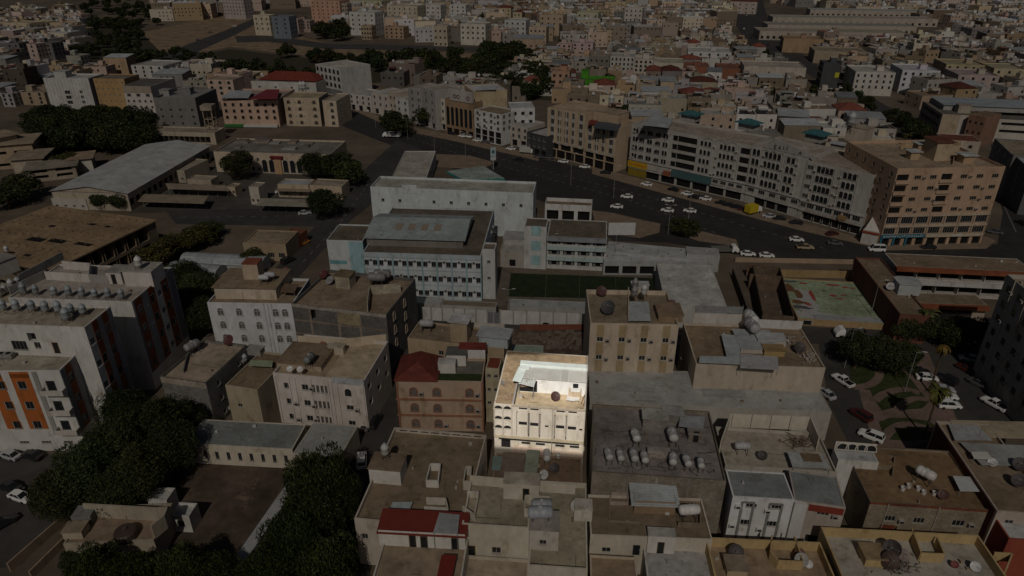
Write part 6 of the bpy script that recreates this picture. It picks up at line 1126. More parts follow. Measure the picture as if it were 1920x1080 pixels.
p3 = Bld('beige_apartment_house', 'beige apartment house with brown arched windows and round tanks', (531, 183), (597, 184), yb=236, C=(548, 172), wall=(.48, .40, .30), roof=(.36, .29, .2), fl=4, par=.5, front=[dict(k='archm', n=1, fl=[0, 1, 2, 3], a=a, b=a+.16, w=1.5, h=1.5, c=(.40, .31, .22)) for a in (.05, .36, .78)]+[dict(n=3, fl=[0, 1, 2, 3], w=.5, h=.5, s=1.3, a=.2, b=.9)])
p4 = Bld('beige_apartment_house', 'narrow beige tower end at the boulevard corner, with arched windows', (604, 188), (630, 189), yb=237, D=(652, 175), wall=(.50, .42, .32), roof=(.38, .33, .27), fl=4, par=.5, front=[dict(k='archm', n=1, fl=[0, 1, 2, 3], w=1.5, h=1.5, a=.35, b=.95)], right=[dict(n=2, fl=[1, 2, 3], w=1, h=1.2)])
for i in (0, 1): tank('upright', p3.at(565+i*6, 172), ('white round tank on the beige arched house, left of two', 'white round tank on the beige arched house, right of two')[i], 0, 1.8, (.6, .6, .6))
rd = Bld('walled_villa', 'white walled villa with broad red tiled roof behind the pink house', (470, 152), (592, 156), h=8, C=(490, 142), wall=(.50, .49, .46), roof=(.4, .38, .35), fl=2, par=.5, front=[dict(n=4, fl=[1], w=1.2, h=1.0)]); hip(rd, 2, rd.d*.3, rd.w*.96, rd.d+4, rd.h+.1, 3.5, (.20, .04, .025))
gw_ = Bld('white_arched_hall', 'large white hall with grey arched flank and light roof, beyond the villa', (591, 120), (637, 129), yb=172, D=(698, 121), wall=(.50, .49, .475), roof=(.50, .47, .42), fl=4, par=.5, front=[dict(k='arch', n=6, fl=[1, 2, 3], w=2.0, h=2.2, c=(.3, .3, .3))]); gw_.band('grey_flank', 'front', 0, 1, .4, gw_.fh*.95, .06, (.18, .18, .18))
wt = thing('water_tower', 'concrete frame water tower with square tank beside the cream office', 'water tower', site(402, 262), 0); h_ = height(196, 262)
b = MB(); [b.box(x-.2, y-.2, 0, x+.2, y+.2, h_-2) for x in (-1.8, 1.8) for y in (-1.8, 1.8)]; b.build('leg', CONC, wt, (.38, .30, .22)); b = MB(); [b.box(-2, -2, z, 2, -1.7, z+.4) for z in (3, 6, 9)]; [b.box(-2, 1.7, z, 2, 2, z+.4) for z in (3, 6, 9)]; b.build('brace', CONC, wt, (.38, .30, .22)); b = MB(); b.box(-2.4, -2.4, h_-2, 2.4, 2.4, h_); b.build('tank_box', CONC, wt, (.36, .30, .24))
# distinct houses of the far quarters: x0, x1, roof row, foot row, colour, floors, windows across, words
FARB = [
 (1396, 1512, 124, 158, (.48, .43, .37), 3, 0, 'broad blank cream wall building by the avenue with a slit window'), (1605, 1680, 134, 178, (.52, .50, .46), 4, 6, 'white striped balcony block right of the avenue'), (1693, 1764, 131, 174, (.56, .58, .61), 4, 5, 'bright white block with square dark windows right of the avenue'), (1545, 1578, 118, 166, (.07, .075, .08), 4, 0, 'dark glazed block with yellow sign on the avenue'),
 (1775, 1850, 120, 150, (.40, .34, .22), 3, 5, 'yellowish long house with round windows at the right'), (1798, 1875, 140, 172, (.42, .34, .33), 3, 4, 'pinkish banded house in front of the yellowish long one'), (1865, 1925, 128, 160, (.42, .37, .25), 3, 3, 'yellow cream house at the right picture edge'), (1528, 1632, 95, 118, (.33, .27, .2), 2, 0, 'patched tan wall building above the dark glazed block'), (1470, 1545, 72, 98, (.36, .25, .15), 2, 0, 'long ochre wall house along the avenue'),
 (1145, 1190, 105, 142, (.44, .42, .40), 4, 6, 'grey white block with window grid, left flank'), (1190, 1224, 111, 144, (.50, .46, .40), 4, 4, 'cream block with brown window bays next to the grey grid'), (1226, 1282, 117, 146, (.48, .45, .36), 3, 0, 'blank cream walled house beside the cream bays'), (1283, 1330, 124, 143, (.26, .10, .06), 2, 0, 'brick red flat roofed house'), (1044, 1072, 82, 104, (.46, .34, .32), 3, 3, 'pink villa with white columns, left part'), (1072, 1112, 80, 102, (.46, .36, .36), 3, 3, 'pink villa with white columns, right part'), (1034, 1068, 133, 170, (.40, .26, .18), 3, 3, 'salmon house with dark openings near the green roof'),
 (1290, 1372, 96, 122, (.52, .52, .51), 3, 5, 'white house with square windows left of the avenue'), (1345, 1400, 128, 150, (.24, .10, .06), 2, 0, 'brown red long house beside the blank cream wall'), (1370, 1420, 2, 25, (.45, .40, .36), 3, 4, 'cream house with red roof at the top of the avenue'),
 (474, 504, 28, 66, (.52, .46, .36), 4, 3, 'cream block with grey window strip at the slip road'), (508, 541, 30, 72, (.16, .19, .22), 5, 2, 'blue grey rounded glass block at the slip road'), (541, 558, 36, 62, (.36, .28, .26), 4, 2, 'narrow mauve block beside the blue grey one'), (558, 580, 38, 60, (.34, .27, .24), 4, 3, 'brown mauve block left of the pink tower'), (581, 636, 0, 42, (.48, .29, .22), 6, 6, 'tall salmon pink apartment tower at the top'), (415, 455, -6, 35, (.40, .35, .34), 6, 7, 'grey pink tower with dense window grid at the top left'), (640, 650, 6, 44, (.33, .28, .24), 5, 2, 'narrow brown tower right of the salmon one'), (654, 715, 0, 24, (.44, .43, .30), 4, 5, 'pale yellow green apartment house at the top'), (654, 702, 22, 66, (.52, .51, .48), 5, 4, 'white cubic house over the stepped villa'), (725, 782, 10, 50, (.48, .44, .34), 5, 6, 'cream apartment house with small windows, top middle'), (787, 826, 8, 42, (.52, .50, .46), 4, 4, 'white apartment house with grey windows beside the cream one'), (843, 873, 8, 44, (.54, .53, .52), 5, 3, 'white narrow house with dark window pairs'), (863, 910, 44, 84, (.52, .50, .44), 4, 5, 'white house with yellow middle strip and gate, by the slope'), (812, 838, 48, 86, (.44, .38, .30), 3, 3, 'beige peeling house beside a dark tree'), (884, 926, 18, 40, (.48, .45, .42), 3, 1, 'white low terrace house with a dark garage'), (930, 958, 14, 36, (.44, .37, .26), 3, 3, 'cream house with brown tiled roof, left of two'), (962, 998, 22, 46, (.46, .40, .28), 3, 5, 'cream house with brown tiled roof, right of two'), (946, 986, 37, 74, (.48, .48, .48), 4, 4, 'grey white house behind a round tree'), (992, 1024, 50, 82, (.46, .38, .29), 3, 4, 'beige house with balconies and rounded corner'), (1012, 1056, 27, 66, (.42, .33, .24), 4, 4, 'tan block with deep balconies'), (1082, 1122, 22, 60, (.42, .41, .29), 4, 4, 'greenish cream block with balconies at the street'), (1172, 1205, 14, 48, (.50, .47, .44), 4, 4, 'white cream block at top right of centre'), (1130, 1160, 48, 62, (.5, .5, .5), 2, 3, 'low white house with dark openings'),
 (676, 696, 48, 74, (.36, .28, .2), 3, 4, 'brown banded villa with dark verandas'), (720, 756, 50, 72, (.36, .26, .18), 3, 4, 'brown house with white railings, middle of the slope'), (8, 55, 42, 70, (.50, .43, .30), 3, 4, 'cream yellow house at the left, low and long'), (54, 86, 40, 62, (.48, .42, .31), 3, 3, 'cream house beside the cream yellow one at the left'), (92, 132, 42, 62, (.48, .40, .28), 2, 4, 'cream flat house with arched row at the left'), (10, 34, 80, 115, (.15, .15, .15), 4, 2, 'dark grey slab house at the left'), (49, 66, 82, 116, (.46, .36, .33), 4, 1, 'narrow pink house between the dark slabs'), (66, 96, 80, 112, (.15, .14, .14), 4, 2, 'dark house with small openings right of the narrow pink one'), (123, 150, 104, 122, (.30, .29, .25), 2, 0, 'grey green house with white tank'), (320, 398, 121, 140, (.46, .40, .33), 2, 3, 'cream long house with brown flank, left middle distance'), (26, 82, 172, 196, (.36, .28, .2), 3, 3, 'tan house with overhanging eaves left of the white tiled tower'), (245, 305, 122, 146, (.50, .49, .47), 3, 4, 'white pair house with round gable'), (0, 22, 175, 200, (.34, .33, .33), 3, 2, 'grey house at the left edge under the bluish roof')]
for x0, x1, yt, yb, c, fl, n, l in FARB:
    fl_ = list(range(0 if fl < 4 else 1, fl))
    q = Bld('town_house', l, (x0, yt), (x1, yt+(x1-x0)*.03), yb=yb, d=max(9, min(22, (x1-x0)*.35)), wall=c, roof=tuple(v*.8+.02 for v in c), fl=fl, par=.6, joined=True, front=[dict(n=n, fl=fl_, w=1.3 if n < 6 else 1.0, h=1.3)] if n else [], right=[dict(n=3, fl=fl_, w=1.1, h=1.2)], left=[dict(n=3, fl=fl_, w=1.1, h=1.2)])
    if R.random() < .7: q.room((x0+x1)/2+R.uniform(-6, 2), yt-1, 3.5, 3.2, 2.6, tuple(v*R.uniform(.9, 1.1) for v in c), R.choice(((.4, .36, .3), (.5, .5, .5), (.18, .05, .03))))
    if 'tiled' in l and 'tower' not in l or 'red roof' in l: hip(q, 0, 0, q.w, q.d, q.h+.05, 2.2, (.15, .05, .03))
    if 'yellow sign' in l: q.band('shop_sign', 'right', .1, .5, q.h*.45, q.h*.6, .2, (.45, .42, .03), PAINT); q.band('shop_sign', 'front', .75, .99, q.h*.45, q.h*.65, .2, (.45, .42, .03), PAINT)
    if 'slit window' in l: q.band('slit', 'front', .4, .425, q.h*.4, q.h*.75, .03, (.05, .04, .035), PAINT)
gr_ = Bld('green_roof_house', 'low house with vivid green painted roof walls', (1086, 150), (1152, 152), h=6, d=14, wall=(.07, .26, .02), roof=(.07, .24, .02), fl=2, par=.9); gr_.room(1090, 146, 4, 6, 4, (.07, .26, .02), (.06, .2, .02))
rs = Bld('long_school', 'long brown school with dim window flank and bluish hall roof, upper right', (1768, 214), (1838, 217), yb=262, C=(1705, 188), wall=(.40, .32, .24), roof=(.15, .14, .12), fl=3, par=.4, left=[dict(k='slot', n=10, fl=[1, 2], w=2.6, h=1.7, d=.6)], front=[dict(k='slot', n=1, fl=[0, 1, 2], a=.8, b=.99, w=2.4, h=.5, s=2.0)])
rs.band('white_panel', 'front', .48, .99, .6, rs.h-.2, .1, (.46, .43, .4)); rs.room(1768, 206, 38, 16, 2.2, (.34, .33, .31), (.36, .41, .44), over=.6, rm=SHEETY, name='hall_roof_storey'); rs.room(1795, 212, 5, 4, 3.2, (.40, .36, .3), (.3, .27, .22))
Bld('banded_school_wing', 'cream wing with long dark window bands at the right edge', (1852, 222), (1960, 228), yb=264, d=16, wall=(.46, .43, .39), roof=(.14, .13, .115), fl=3, par=.4, front=[dict(k='slot', n=3, fl=[1, 2], w=10, h=1.2, d=.5)]); Bld('brown_end_block', 'brown end block with a few small square windows', (1818, 214), (1850, 220), yb=268, d=12, wall=(.24, .14, .095), roof=(.2, .15, .1), fl=3, par=.2, front=[dict(n=3, fl=[0, 1, 2], w=.8, h=.8)], joined=True)
dr = Bld('dark_side_house', 'dark fronted house row at the right edge beyond the corner block', (1900, 292), (2000, 300), yb=372, C=(1852, 258), wall=(.17, .17, .175), roof=(.30, .25, .18), fl=4, par=.5, left=[dict(n=4, fl=[1, 2, 3], w=1.8, h=1.6)]); Bld('dark_side_house', 'second dark house with light sheet roof at the far right edge', (1935, 320), (2010, 326), yb=402, C=(1905, 288), wall=(.12, .12, .125), roof=(.46, .49, .51), fl=4, par=.2, rm=SHEET, left=[dict(n=3, fl=[1, 2, 3], w=1.8, h=1.6)])
cx = Bld('cream_house', 'small cream house with red roof behind the corner block', (1770, 262), (1840, 266), h=10, d=10, wall=(.43, .37, .31), roof=(.17, .06, .04), fl=3, par=.2, joined=True, front=[dict(n=2, fl=[2], w=1.2, h=1.0)])
for i, (x0, x1, y, dd, c) in enumerate(((1425, 1700, 58, 26, (.40, .35, .27)), (1440, 1720, 46, 24, (.34, .31, .27)), (1450, 1760, 32, 24, (.40, .36, .30)), (1520, 1760, 18, 22, (.36, .40, .40)), (1480, 1620, 64, 10, (.42, .34, .28)))):
    q = Bld('market_hall', ('long market hall roof nearest of the parallel four', 'second long market hall roof, grey', 'third long market hall roof, cream', 'long bluish market hall with dark round gate at top right', 'short pinkish market shed in front of the halls')[i], (x0, y), (x1, y+4), h=7, d=dd, wall=(.40, .36, .31), roof=c, fl=1, par=.3, rm=SHEETY, front=[dict(k='slot', n=24, fl=[0], w=2.2, h=2.2, s=1.0, d=.4)])
# ------------------------------------------------------------------ the crowded quarters behind
def inside(p, poly):
    c = False; n = len(poly)
    for i in range(n):
        a, b = poly[i], poly[i-1]
        if (a[1] > p[1]) != (b[1] > p[1]) and p[0] < (b[0]-a[0])*(p[1]-a[1])/(b[1]-a[1])+a[0]: c = not c
    return c
DIST = [  # photo outline of the ground covered, street angle, plot size, floors, words
 ([(1010, 112), (1060, 104), (1365, 62), (1400, 95), (1500, 150), (1690, 262), (1640, 290), (1420, 262), (1190, 236), (1090, 200), (960, 172), (960, 130)], -9, (13, 12), (1, 2), 'behind the arcaded block'),
 ([(1450, 72), (1560, 76), (1860, 84), (1960, 80), (1960, 215), (1760, 212), (1640, 190), (1560, 130)], 4, (14, 13), (1, 3), 'right of the avenue'),
 ([(640, -8), (1360, -30), (1362, 48), (1060, 100), (1010, 106), (905, 84), (640, 70)], 6, (19, 17), (2, 4), 'on the top middle rise'),
 ([(-20, 30), (140, 24), (160, 60), (150, 120), (-20, 140)], -12, (16, 15), (1, 3), 'at the far left'),
 ([(-20, 140), (330, 132), (420, 150), (560, 168), (470, 178), (230, 150), (80, 160), (-20, 190)], -6, (14, 13), (1, 3), 'behind the left apartment row'),
 ([(650, 168), (760, 150), (960, 168), (1020, 196), (890, 196), (760, 168), (690, 180)], -14, (15, 13), (1, 3), 'behind the far boulevard shops'),
 ([(1420, -30), (1960, -30), (1960, 75), (1850, 82), (1720, 40), (1430, 5)], 3, (18, 16), (1, 3), 'by the market halls'),
 ([(280, -30), (640, -40), (640, 5), (500, 20), (290, 50)], 8, (24, 20), (2, 5), 'beyond the dry slope')]
bpy.context.view_layer.update()
BOX = []                                        # plans of what is already built
for o in list(SC.objects):
    if o.parent is None and o.type == 'EMPTY' and any(c.name.startswith('wall') for c in o.children):
        w = [c for c in o.children if c.name.startswith('wall')][0]; v = w.data.vertices; M = o.matrix_world.inverted()
        xs = [q.co.x for q in v]; ys = [q.co.y for q in v]; BOX.append((M, min(xs)-2, max(xs)+2, min(ys)-2, max(ys)+2, o.location.copy(), max(xs)+max(ys)))
def free(p, rad):
    for M, x0, x1, y0, y1, l, s_ in BOX:
        if abs(p.x-l.x) > s_+rad or abs(p.y-l.y) > s_+rad: continue
        q = M @ p
        if x0-rad < q.x < x1+rad and y0-rad < q.y < y1+rad: return False
    return True
ROADS = [[(p.x, p.y) for p in (site(*q) for q in px)] for px in ([(1355, -40), (1425, -40), (1442, 30), (1474, 75), (1534, 120), (1774, 262), (1850, 300), (1780, 300), (1680, 250), (1495, 130), (1395, 80), (1370, 40)], [(1040, 62), (1075, 60), (1010, 110), (985, 112)])]
PAL = [((.50, .45, .36), 'cream'), ((.52, .51, .50), 'white'), ((.42, .33, .235), 'beige'), ((.34, .25, .165), 'tan'), ((.46, .36, .31), 'pinkish'), ((.27, .255, .24), 'grey'), ((.20, .165, .13), 'dull brown'), ((.40, .38, .36), 'pale grey')]
ROOFS = [((.36, .29, .21), 'bare tan roof', 0), ((.46, .46, .45), 'pale roof', 0), ((.42, .45, .47), 'bluish sheet roof', 1), ((.20, .06, .04), 'red roof', 2), ((.25, .19, .14), 'brown roof', 0), ((.33, .32, .31), 'grey roof', 0)]
SPEC = []
for poly, ang, (pw, pd), (f0, f1), words in DIST:
    g = [site(*p) for p in poly]; gp = [(p.x, p.y) for p in g]; ca, sa = math.cos(RAD(ang)), math.sin(RAD(ang))
    us = [p.x*ca+p.y*sa for p in g]; vs = [-p.x*sa+p.y*ca for p in g]
    v = min(vs); row = 0
    while v < max(vs):
        u = min(us)+R.uniform(0, pw); row += 1
        while u < max(us):
            w = pw*R.uniform(.65, 1.25); d = pd*R.uniform(.75, 1.05); c = (u+w/2)*1.0; e = v+d/2; p = Vector((c*ca-e*sa, c*sa+e*ca, 0))
            if inside((p.x, p.y), gp) and not any(inside((p.x, p.y), r) for r in ROADS) and free(p, min(w, d)*.5) and R.random() > .06:
                fl = min(f1, max(f0, int(round(R.triangular(f0, f1+.4, (f0+f1)/2)))))
                o = Vector((u*ca-v*sa, u*sa+v*ca, 0)); SPEC.append((p.length, o, RAD(ang+R.gauss(0, 5)), w-R.uniform(0, .8), d, fl, R.choice(PAL), R.choices(ROOFS, (5, 3, 2, 1, 3, 3))[0], R.random(), R.random(), words))
            u += w+(R.uniform(3, 6) if R.random() < .16 else .1)
        v += pd*1.08+(4.5 if row % 2 == 0 else .2)
SPEC.sort(key=lambda s_: s_[0]); FARN = len(SPEC)
FM = {}
def far_mat(name, rough):
    m = bpy.data.materials.new(name); m.use_nodes = True; n = m.node_tree; a = n.nodes.new('ShaderNodeVertexColor'); a.layer_name = 'Col'; b = n.nodes['Principled BSDF']; b.inputs['Roughness'].default_value = rough; b.inputs['Specular IOR Level'].default_value = .2; n.links.new(a.outputs[0], b.inputs['Base Color']); return m
class Mass(MB):
    def __init__(s): super().__init__(); s.c = []; s.cc = (1, 1, 1)
    def quad(s, *p): super().quad(*p); s.c.append(s.cc)
mass = Mass(); used = {}
def clutter(add, w, d, zr, r, c):
    for i in range(r.randint(1, 4)):
        x, y = r.uniform(.5, max(.6, w-4)), r.uniform(.5, max(.6, d-3)); add(x, y, zr, x+r.uniform(1, 3.6), y+r.uniform(1, 3), zr+r.uniform(.5, 2.6), i)
LW = {1: 'one storey', 2: 'two storey', 3: 'three storey', 4: 'four storey', 5: 'five storey'}
tmp = []
for i, (dist, o, rz, w, d, fl, (c, cn), (rc, rn, rk), q0, q1, words) in enumerate(SPEC):
    r = random.Random(i*13+5); h = fl*3.2+r.uniform(.3, 1.6); g_ = r.choice((.45, .7, .9, 1.0, 1.15)); c = (c[0]*g_, c[1]*g_*r.uniform(.96, 1.02), c[2]*g_*r.uniform(.9, 1.04)); g_ = r.choice((.5, .8, 1.0, 1.2)); rc = tuple(v*g_ for v in rc); zr = h-.7; nw = max(2, int(w/3.2))
    wins = []
    for f in range(fl):
        if r.random() < .3: continue
        for k in range(nw):
            if r.random() < .3: continue
            x = (k+.5)*w/nw-.55; wins.append(((x, -.03, f*3.2+1.1), (x+1.1, -.03, f*3.2+1.1), (x+1.1, -.03, f*3.2+2.4), (x, -.03, f*3.2+2.4)))
        for s_ in (0, 1):
            for k in range(max(1, int(d/4.5))):
                y = (k+.5)*d/max(1, int(d/4.5)); x = -.03 if s_ else w+.03; wins.append(((x, y, f*3.2+1.1), (x, y+1.0, f*3.2+1.1), (x, y+1.0, f*3.2+2.3), (x, y, f*3.2+2.3)))
    if i < 285:
        name = f"{cn} {LW[fl]} house, {rn}, {('plain front','blank front','small square windows')[0 if nw < 5 else 2]}, {words}"
        label = f"{cn} {LW[fl]} house, {rn}, {words}"; t = thing('house', label, 'house', o, rz, 'houses of the quarters behind'); tmp.append(t)
        b = MB(); t_ = .22
        for T, W in (((lambda u, e, z: (u, e, z)), w), ((lambda u, e, z: (w-u, d-e, z)), w), ((lambda u, e, z: (w-e, u, z)), d), ((lambda u, e, z: (e, d-u, z)), d)):
            b.quad(T(0, 0, 0), T(W, 0, 0), T(W, 0, h), T(0, 0, h)); b.quad(T(t_, t_, zr), T(W-t_, t_, zr), T(W-t_, t_, h), T(t_, t_, h)); b.quad(T(0, 0, h), T(W, 0, h), T(W-t_, t_, h), T(t_, t_, h))
        b.build('wall', PLASTER, t, c); b = MB()
        if rk == 1: b.quad((-.2, -.2, h+.1), (w+.2, -.2, h+.1), (w+.2, d+.2, h+.9), (-.2, d+.2, h+.9)); b.quad((-.2, -.2, h+.05), (-.2, d+.2, h+.85), (w+.2, d+.2, h+.85), (w+.2, -.2, h+.05)); b.build('roof', SHEET, t, rc)
        elif rk == 2: b.quad((-.3, -.3, h), (w+.3, -.3, h), (w/2, d/2, h+2.4)); b.quad((w+.3, -.3, h), (w+.3, d+.3, h), (w/2, d/2, h+2.4)); b.quad((w+.3, d+.3, h), (-.3, d+.3, h), (w/2, d/2, h+2.4)); b.quad((-.3, d+.3, h), (-.3, -.3, h), (w/2, d/2, h+2.4)); b.build('roof', TILE, t, rc)
        else:
            b.quad((t_, t_, zr), (w-t_, t_, zr), (w-t_, d-t_, zr), (t_, d-t_, zr)); ro = b.build('roof', ROOFM, t, rc)
            b = MB(); x, y = r.uniform(.5, max(.6, w-5)), r.uniform(d*.3, max(d*.31, d-4)); b.box(x, y, zr, x+r.uniform(2.6, 4.5), y+r.uniform(2.6, 3.6), zr+r.uniform(2.2, 3.0)); b.build('roof_room', PLASTER, t, tuple(v*1.06 for v in c))
            if q0 < .5: b = MB(); x, y = r.uniform(.5, max(.6, w-6)), r.uniform(.5, d*.5); b.prism([(x, y), (x+r.uniform(3, 6), y), (x+r.uniform(3, 6), y+3.2), (x, y+3.2)], zr+2.2, zr+2.32); b.build('sheet_roof', SHEET, t, r.choice(((.5, .52, .53), (.42, .40, .37), (.2, .06, .04))))
            b = MB()
            for q_ in range(r.randint(2, 5)): x, y = r.uniform(.4, w-2), r.uniform(.4, d-2); b.box(x, y, zr, x+r.uniform(.5, 2.4), y+r.uniform(.4, 1.8), zr+r.uniform(.3, 1.5))
            tag(b.build('roof_clutter', PLASTER, t, r.choice(((.45, .45, .44), (.16, .12, .1), (.3, .3, .29), (.36, .27, .2)))), kind='stuff')
            if q1 < .55: b = MB(); b.lathe([(0, .4), (.6, .5), (.75, 1.0), (.7, 1.6), (.3, 2.0), (0, 2.05)], 8, (r.uniform(1, w-1), r.uniform(1, d-1), zr)); b.build('roof_tank', PAINT, t, r.choice(((.55, .55, .55), (.40, .42, .45), (.6, .6, .58))))
        b = MB(); [b.quad(*q) for q in wins]; tag(b.build('window', GLASS, t), kind='stuff'); used.setdefault(label, []).append(t)
    else:
        cz, sz = math.cos(rz), math.sin(rz); P = lambda x, y, z: (o.x+x*cz-y*sz, o.y+x*sz+y*cz, z)
        def bx(x0, y0, z0, x1, y1, z1, cw, ct):
            mass.cc = cw
            for a, b_ in (((x0, y0), (x1, y0)), ((x1, y0), (x1, y1)), ((x1, y1), (x0, y1)), ((x0, y1), (x0, y0))): mass.quad(P(*a, z0), P(*b_, z0), P(*b_, z1), P(*a, z1))
            mass.cc = ct; mass.quad(P(x0, y0, z1), P(x1, y0, z1), P(x1, y1, z1), P(x0, y1, z1))
        bx(0, 0, 0, w, d, h, c, rc); x, y = r.uniform(.5, max(.6, w-4)), r.uniform(.5, max(.6, d-4)); bx(x, y, h, x+3.2, y+3, h+2.6, tuple(v*1.05 for v in c), rc)
        for q_ in range(r.randint(1, 3)): x, y = r.uniform(.4, w-2), r.uniform(.4, d-2); bx(x, y, h, x+r.uniform(.8, 3), y+r.uniform(.6, 2.4), h+r.uniform(.4, 1.6), r.choice(((.5, .5, .49), (.2, .15, .12), (.34, .33, .32))), r.choice(((.55, .55, .54), (.2, .08, .05), (.35, .33, .31))))
        if q0 < .6: x, y = r.uniform(.5, max(.6, w-3)), r.uniform(.5, d*.5); bx(x, y, h, x+2.4, y+2, h+1.4, (.5, .5, .5), (.52, .53, .54))
        mass.cc = (.03, .028, .026); [mass.quad(*[P(*v) for v in q]) for q in wins]
if mass.v:
    o = mass.build('far_houses', far_mat('far_masonry', .95)); a = o.data.color_attributes.new('Col', 'FLOAT_COLOR', 'CORNER'); buf = []
    for k, f in enumerate(mass.f): buf += [*mass.c[k], 1]*len(f)
    a.data.foreach_set('color', buf); tag(o, 'crowd of small far houses filling the top of the picture', None, None, 'stuff')
ORD = {2: ('nearer of two', 'farther of two'), 3: ('nearest of three', 'middle one of three', 'farthest of three')}
for l, ts in used.items():
    if len(ts) in ORD:
        for t, w in zip(ts, ORD[len(ts)]): t['label'] = l+', '+w
    elif len(ts) > 3:
        for k, t in enumerate(sorted(ts, key=lambda q: q.location.x/q.location.y)): t['label'] = l+f", {('first','second','third','fourth','fifth','sixth','seventh','eighth','ninth','tenth')[min(k, 9)]} from the left"
print('FAR', FARN)
# ------------------------------------------------------------------ trees, palms
def trees(lst, group):
    for q in lst: tree(q[0], q[1], q[2], q[3], q[4], q[5], group, q[6] if len(q) > 6 else (1, 1, 1))
GB = 'big dark trees along the near left lane'
trees([(300, 795, 12, 5.2, 'large dark tree nearest the grey block house on the left', 'big'), (230, 830, 12.5, 5.2, 'large dark tree in the middle of the left clump', 'big'), (160, 885, 11.5, 5.0, 'large dark tree beside the white car, left end of the clump', 'big'), (262, 880, 11, 4.6, 'large dark tree above the roofless tan house', 'big'), (318, 835, 11, 4.2, 'large dark tree at the edge of the dirt lot', 'big'), (110, 930, 9.5, 4.0, 'dark tree overhanging the left street', 'big', (.9, .9, .8)), (215, 920, 9.5, 4.0, 'lower dark tree just behind the tan garden wall', 'big'), (345, 790, 8, 3.4, 'smaller dark tree touching the grey shed roof', 'big'), (235, 775, 10.5, 4.2, 'dark tree under the orange striped wing', 'big')], GB)
trees([(600, 900, 13.5, 4.9, 'tall spiky dark tree by the lane, highest of its row', 'spire', (.8, .8, .7)), (590, 965, 12, 4.6, 'tall spiky dark tree in the middle of the lane row', 'spire', (.85, .85, .7)), (555, 1020, 11.5, 4.4, 'spiky dark tree beside the pale sheet strip', 'spire', (.85, .9, .7)), (505, 1062, 10, 3.6, 'spiky green tree low in the lane row', 'spire', (.95, 1, .75)), (640, 935, 10, 3.4, 'spiky dark tree shading the lane edge', 'spire', (.75, .75, .65)), (610, 1060, 10, 4.2, 'spiky dark tree at the bottom of the lane row', 'spire', (.8, .85, .65))], 'spiky trees along the lane')
trees([(180, 1070, 9, 3.6, 'bright green spiky tree at the bottom left corner', 'spire', (1.0, 1.05, .8)), (255, 1078, 9, 3.6, 'bright green spiky tree at the bottom, second from the left corner', 'spire', (1.0, 1.05, .8)), (335, 1072, 9, 3.4, 'bright green spiky tree under the dirt lot', 'spire', (1.0, 1.05, .8)), (410, 1082, 8, 3.2, 'bright green spiky tree left of the pale strip', 'spire', (.95, 1, .8)), (130, 1050, 3.5, 1.6, 'small pale bush in the tan yard', 'round', (1.1, 1.1, 1.0))], 'green trees at the bottom left')
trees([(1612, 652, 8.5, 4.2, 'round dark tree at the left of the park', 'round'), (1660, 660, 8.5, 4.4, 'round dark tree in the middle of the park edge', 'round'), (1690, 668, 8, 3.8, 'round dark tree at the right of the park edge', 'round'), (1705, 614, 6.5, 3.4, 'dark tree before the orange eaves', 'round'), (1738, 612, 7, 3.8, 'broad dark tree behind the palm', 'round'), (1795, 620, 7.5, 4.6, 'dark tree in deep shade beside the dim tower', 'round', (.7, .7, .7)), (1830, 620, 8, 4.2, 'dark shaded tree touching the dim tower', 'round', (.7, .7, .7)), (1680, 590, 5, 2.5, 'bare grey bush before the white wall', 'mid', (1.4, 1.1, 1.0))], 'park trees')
trees([(442, 305, 11, 6.2, 'round clipped tree in front of the cream office, left one', 'round', (.75, .75, .7)), (590, 306, 10, 7.0, 'round clipped tree right of the office entrance', 'round', (.8, .8, .75)), (635, 308, 10, 7, 'loose dark tree at the office corner', 'round', (.85, .8, .75)), (655, 322, 9, 5.5, 'dark shrub tree by the side road', 'mid'), (608, 376, 9.5, 6.4, 'large round tree at the road corner in the car park', 'round', (.75, .75, .7)), (738, 386, 6, 4.5, 'round tree hiding the foot of the white long hall', 'round'), (925, 400, 5, 2.0, 'small palm like tree between the two schools', 'mid'), (190, 372, 6, 4.5, 'dark tree at the near end of the long warehouse, left', 'round'), (225, 374, 6, 4.2, 'dark tree at the near end of the long warehouse, right', 'round'), (40, 345, 9, 6, 'dark tree at the left among the slab villas', 'mid'), (115, 300, 7, 5, 'grey green tree behind the striped awning', 'mid', (1.2, 1.1, 1.1)), (10, 365, 8, 6, 'dark tree at the left edge behind the unfinished slab', 'mid'), (372, 440, 6, 5, 'dry brown bush in the overgrown lot', 'mid', (1.5, 1.15, 1.0)), (340, 450, 6, 5.5, 'brownish scrub tree beside the unfinished slab', 'mid', (1.6, 1.15, 1.0)), (300, 470, 6, 5.5, 'brown scrub near the open columns', 'mid', (1.5, 1.1, 1.0)), (390, 428, 5, 4, 'green bush in the overgrown lot', 'mid'), (470, 482, 5, 4.2, 'dark tree over the vaulted shed', 'round'), (372, 545, 11, 6.0, 'large dark tree behind the striped block', 'big'), (345, 520, 10, 5.5, 'dark tree wedged between striped block and vaulted shed', 'big'), (365, 590, 10, 5, 'dark tree beside the arched window house', 'big', (.8, .8, .8)), (800, 215, 9, 6.5, 'dark street tree before the pin striped office', 'mid'), (742, 232, 9, 8, 'dark street tree on the boulevard verge, left', 'mid', (.7, .7, .7)), (735, 222, 8, 6, 'dark street tree behind its neighbour on the verge', 'mid', (.7, .7, .7)), (1288, 424, 6, 4.0, 'tree on the loop road island', 'mid', (.9, .9, .8)), (1275, 420, 5, 3, 'thin tree on the loop road island', 'mid', (1.2, 1.1, 1))], 'trees of the middle ground')
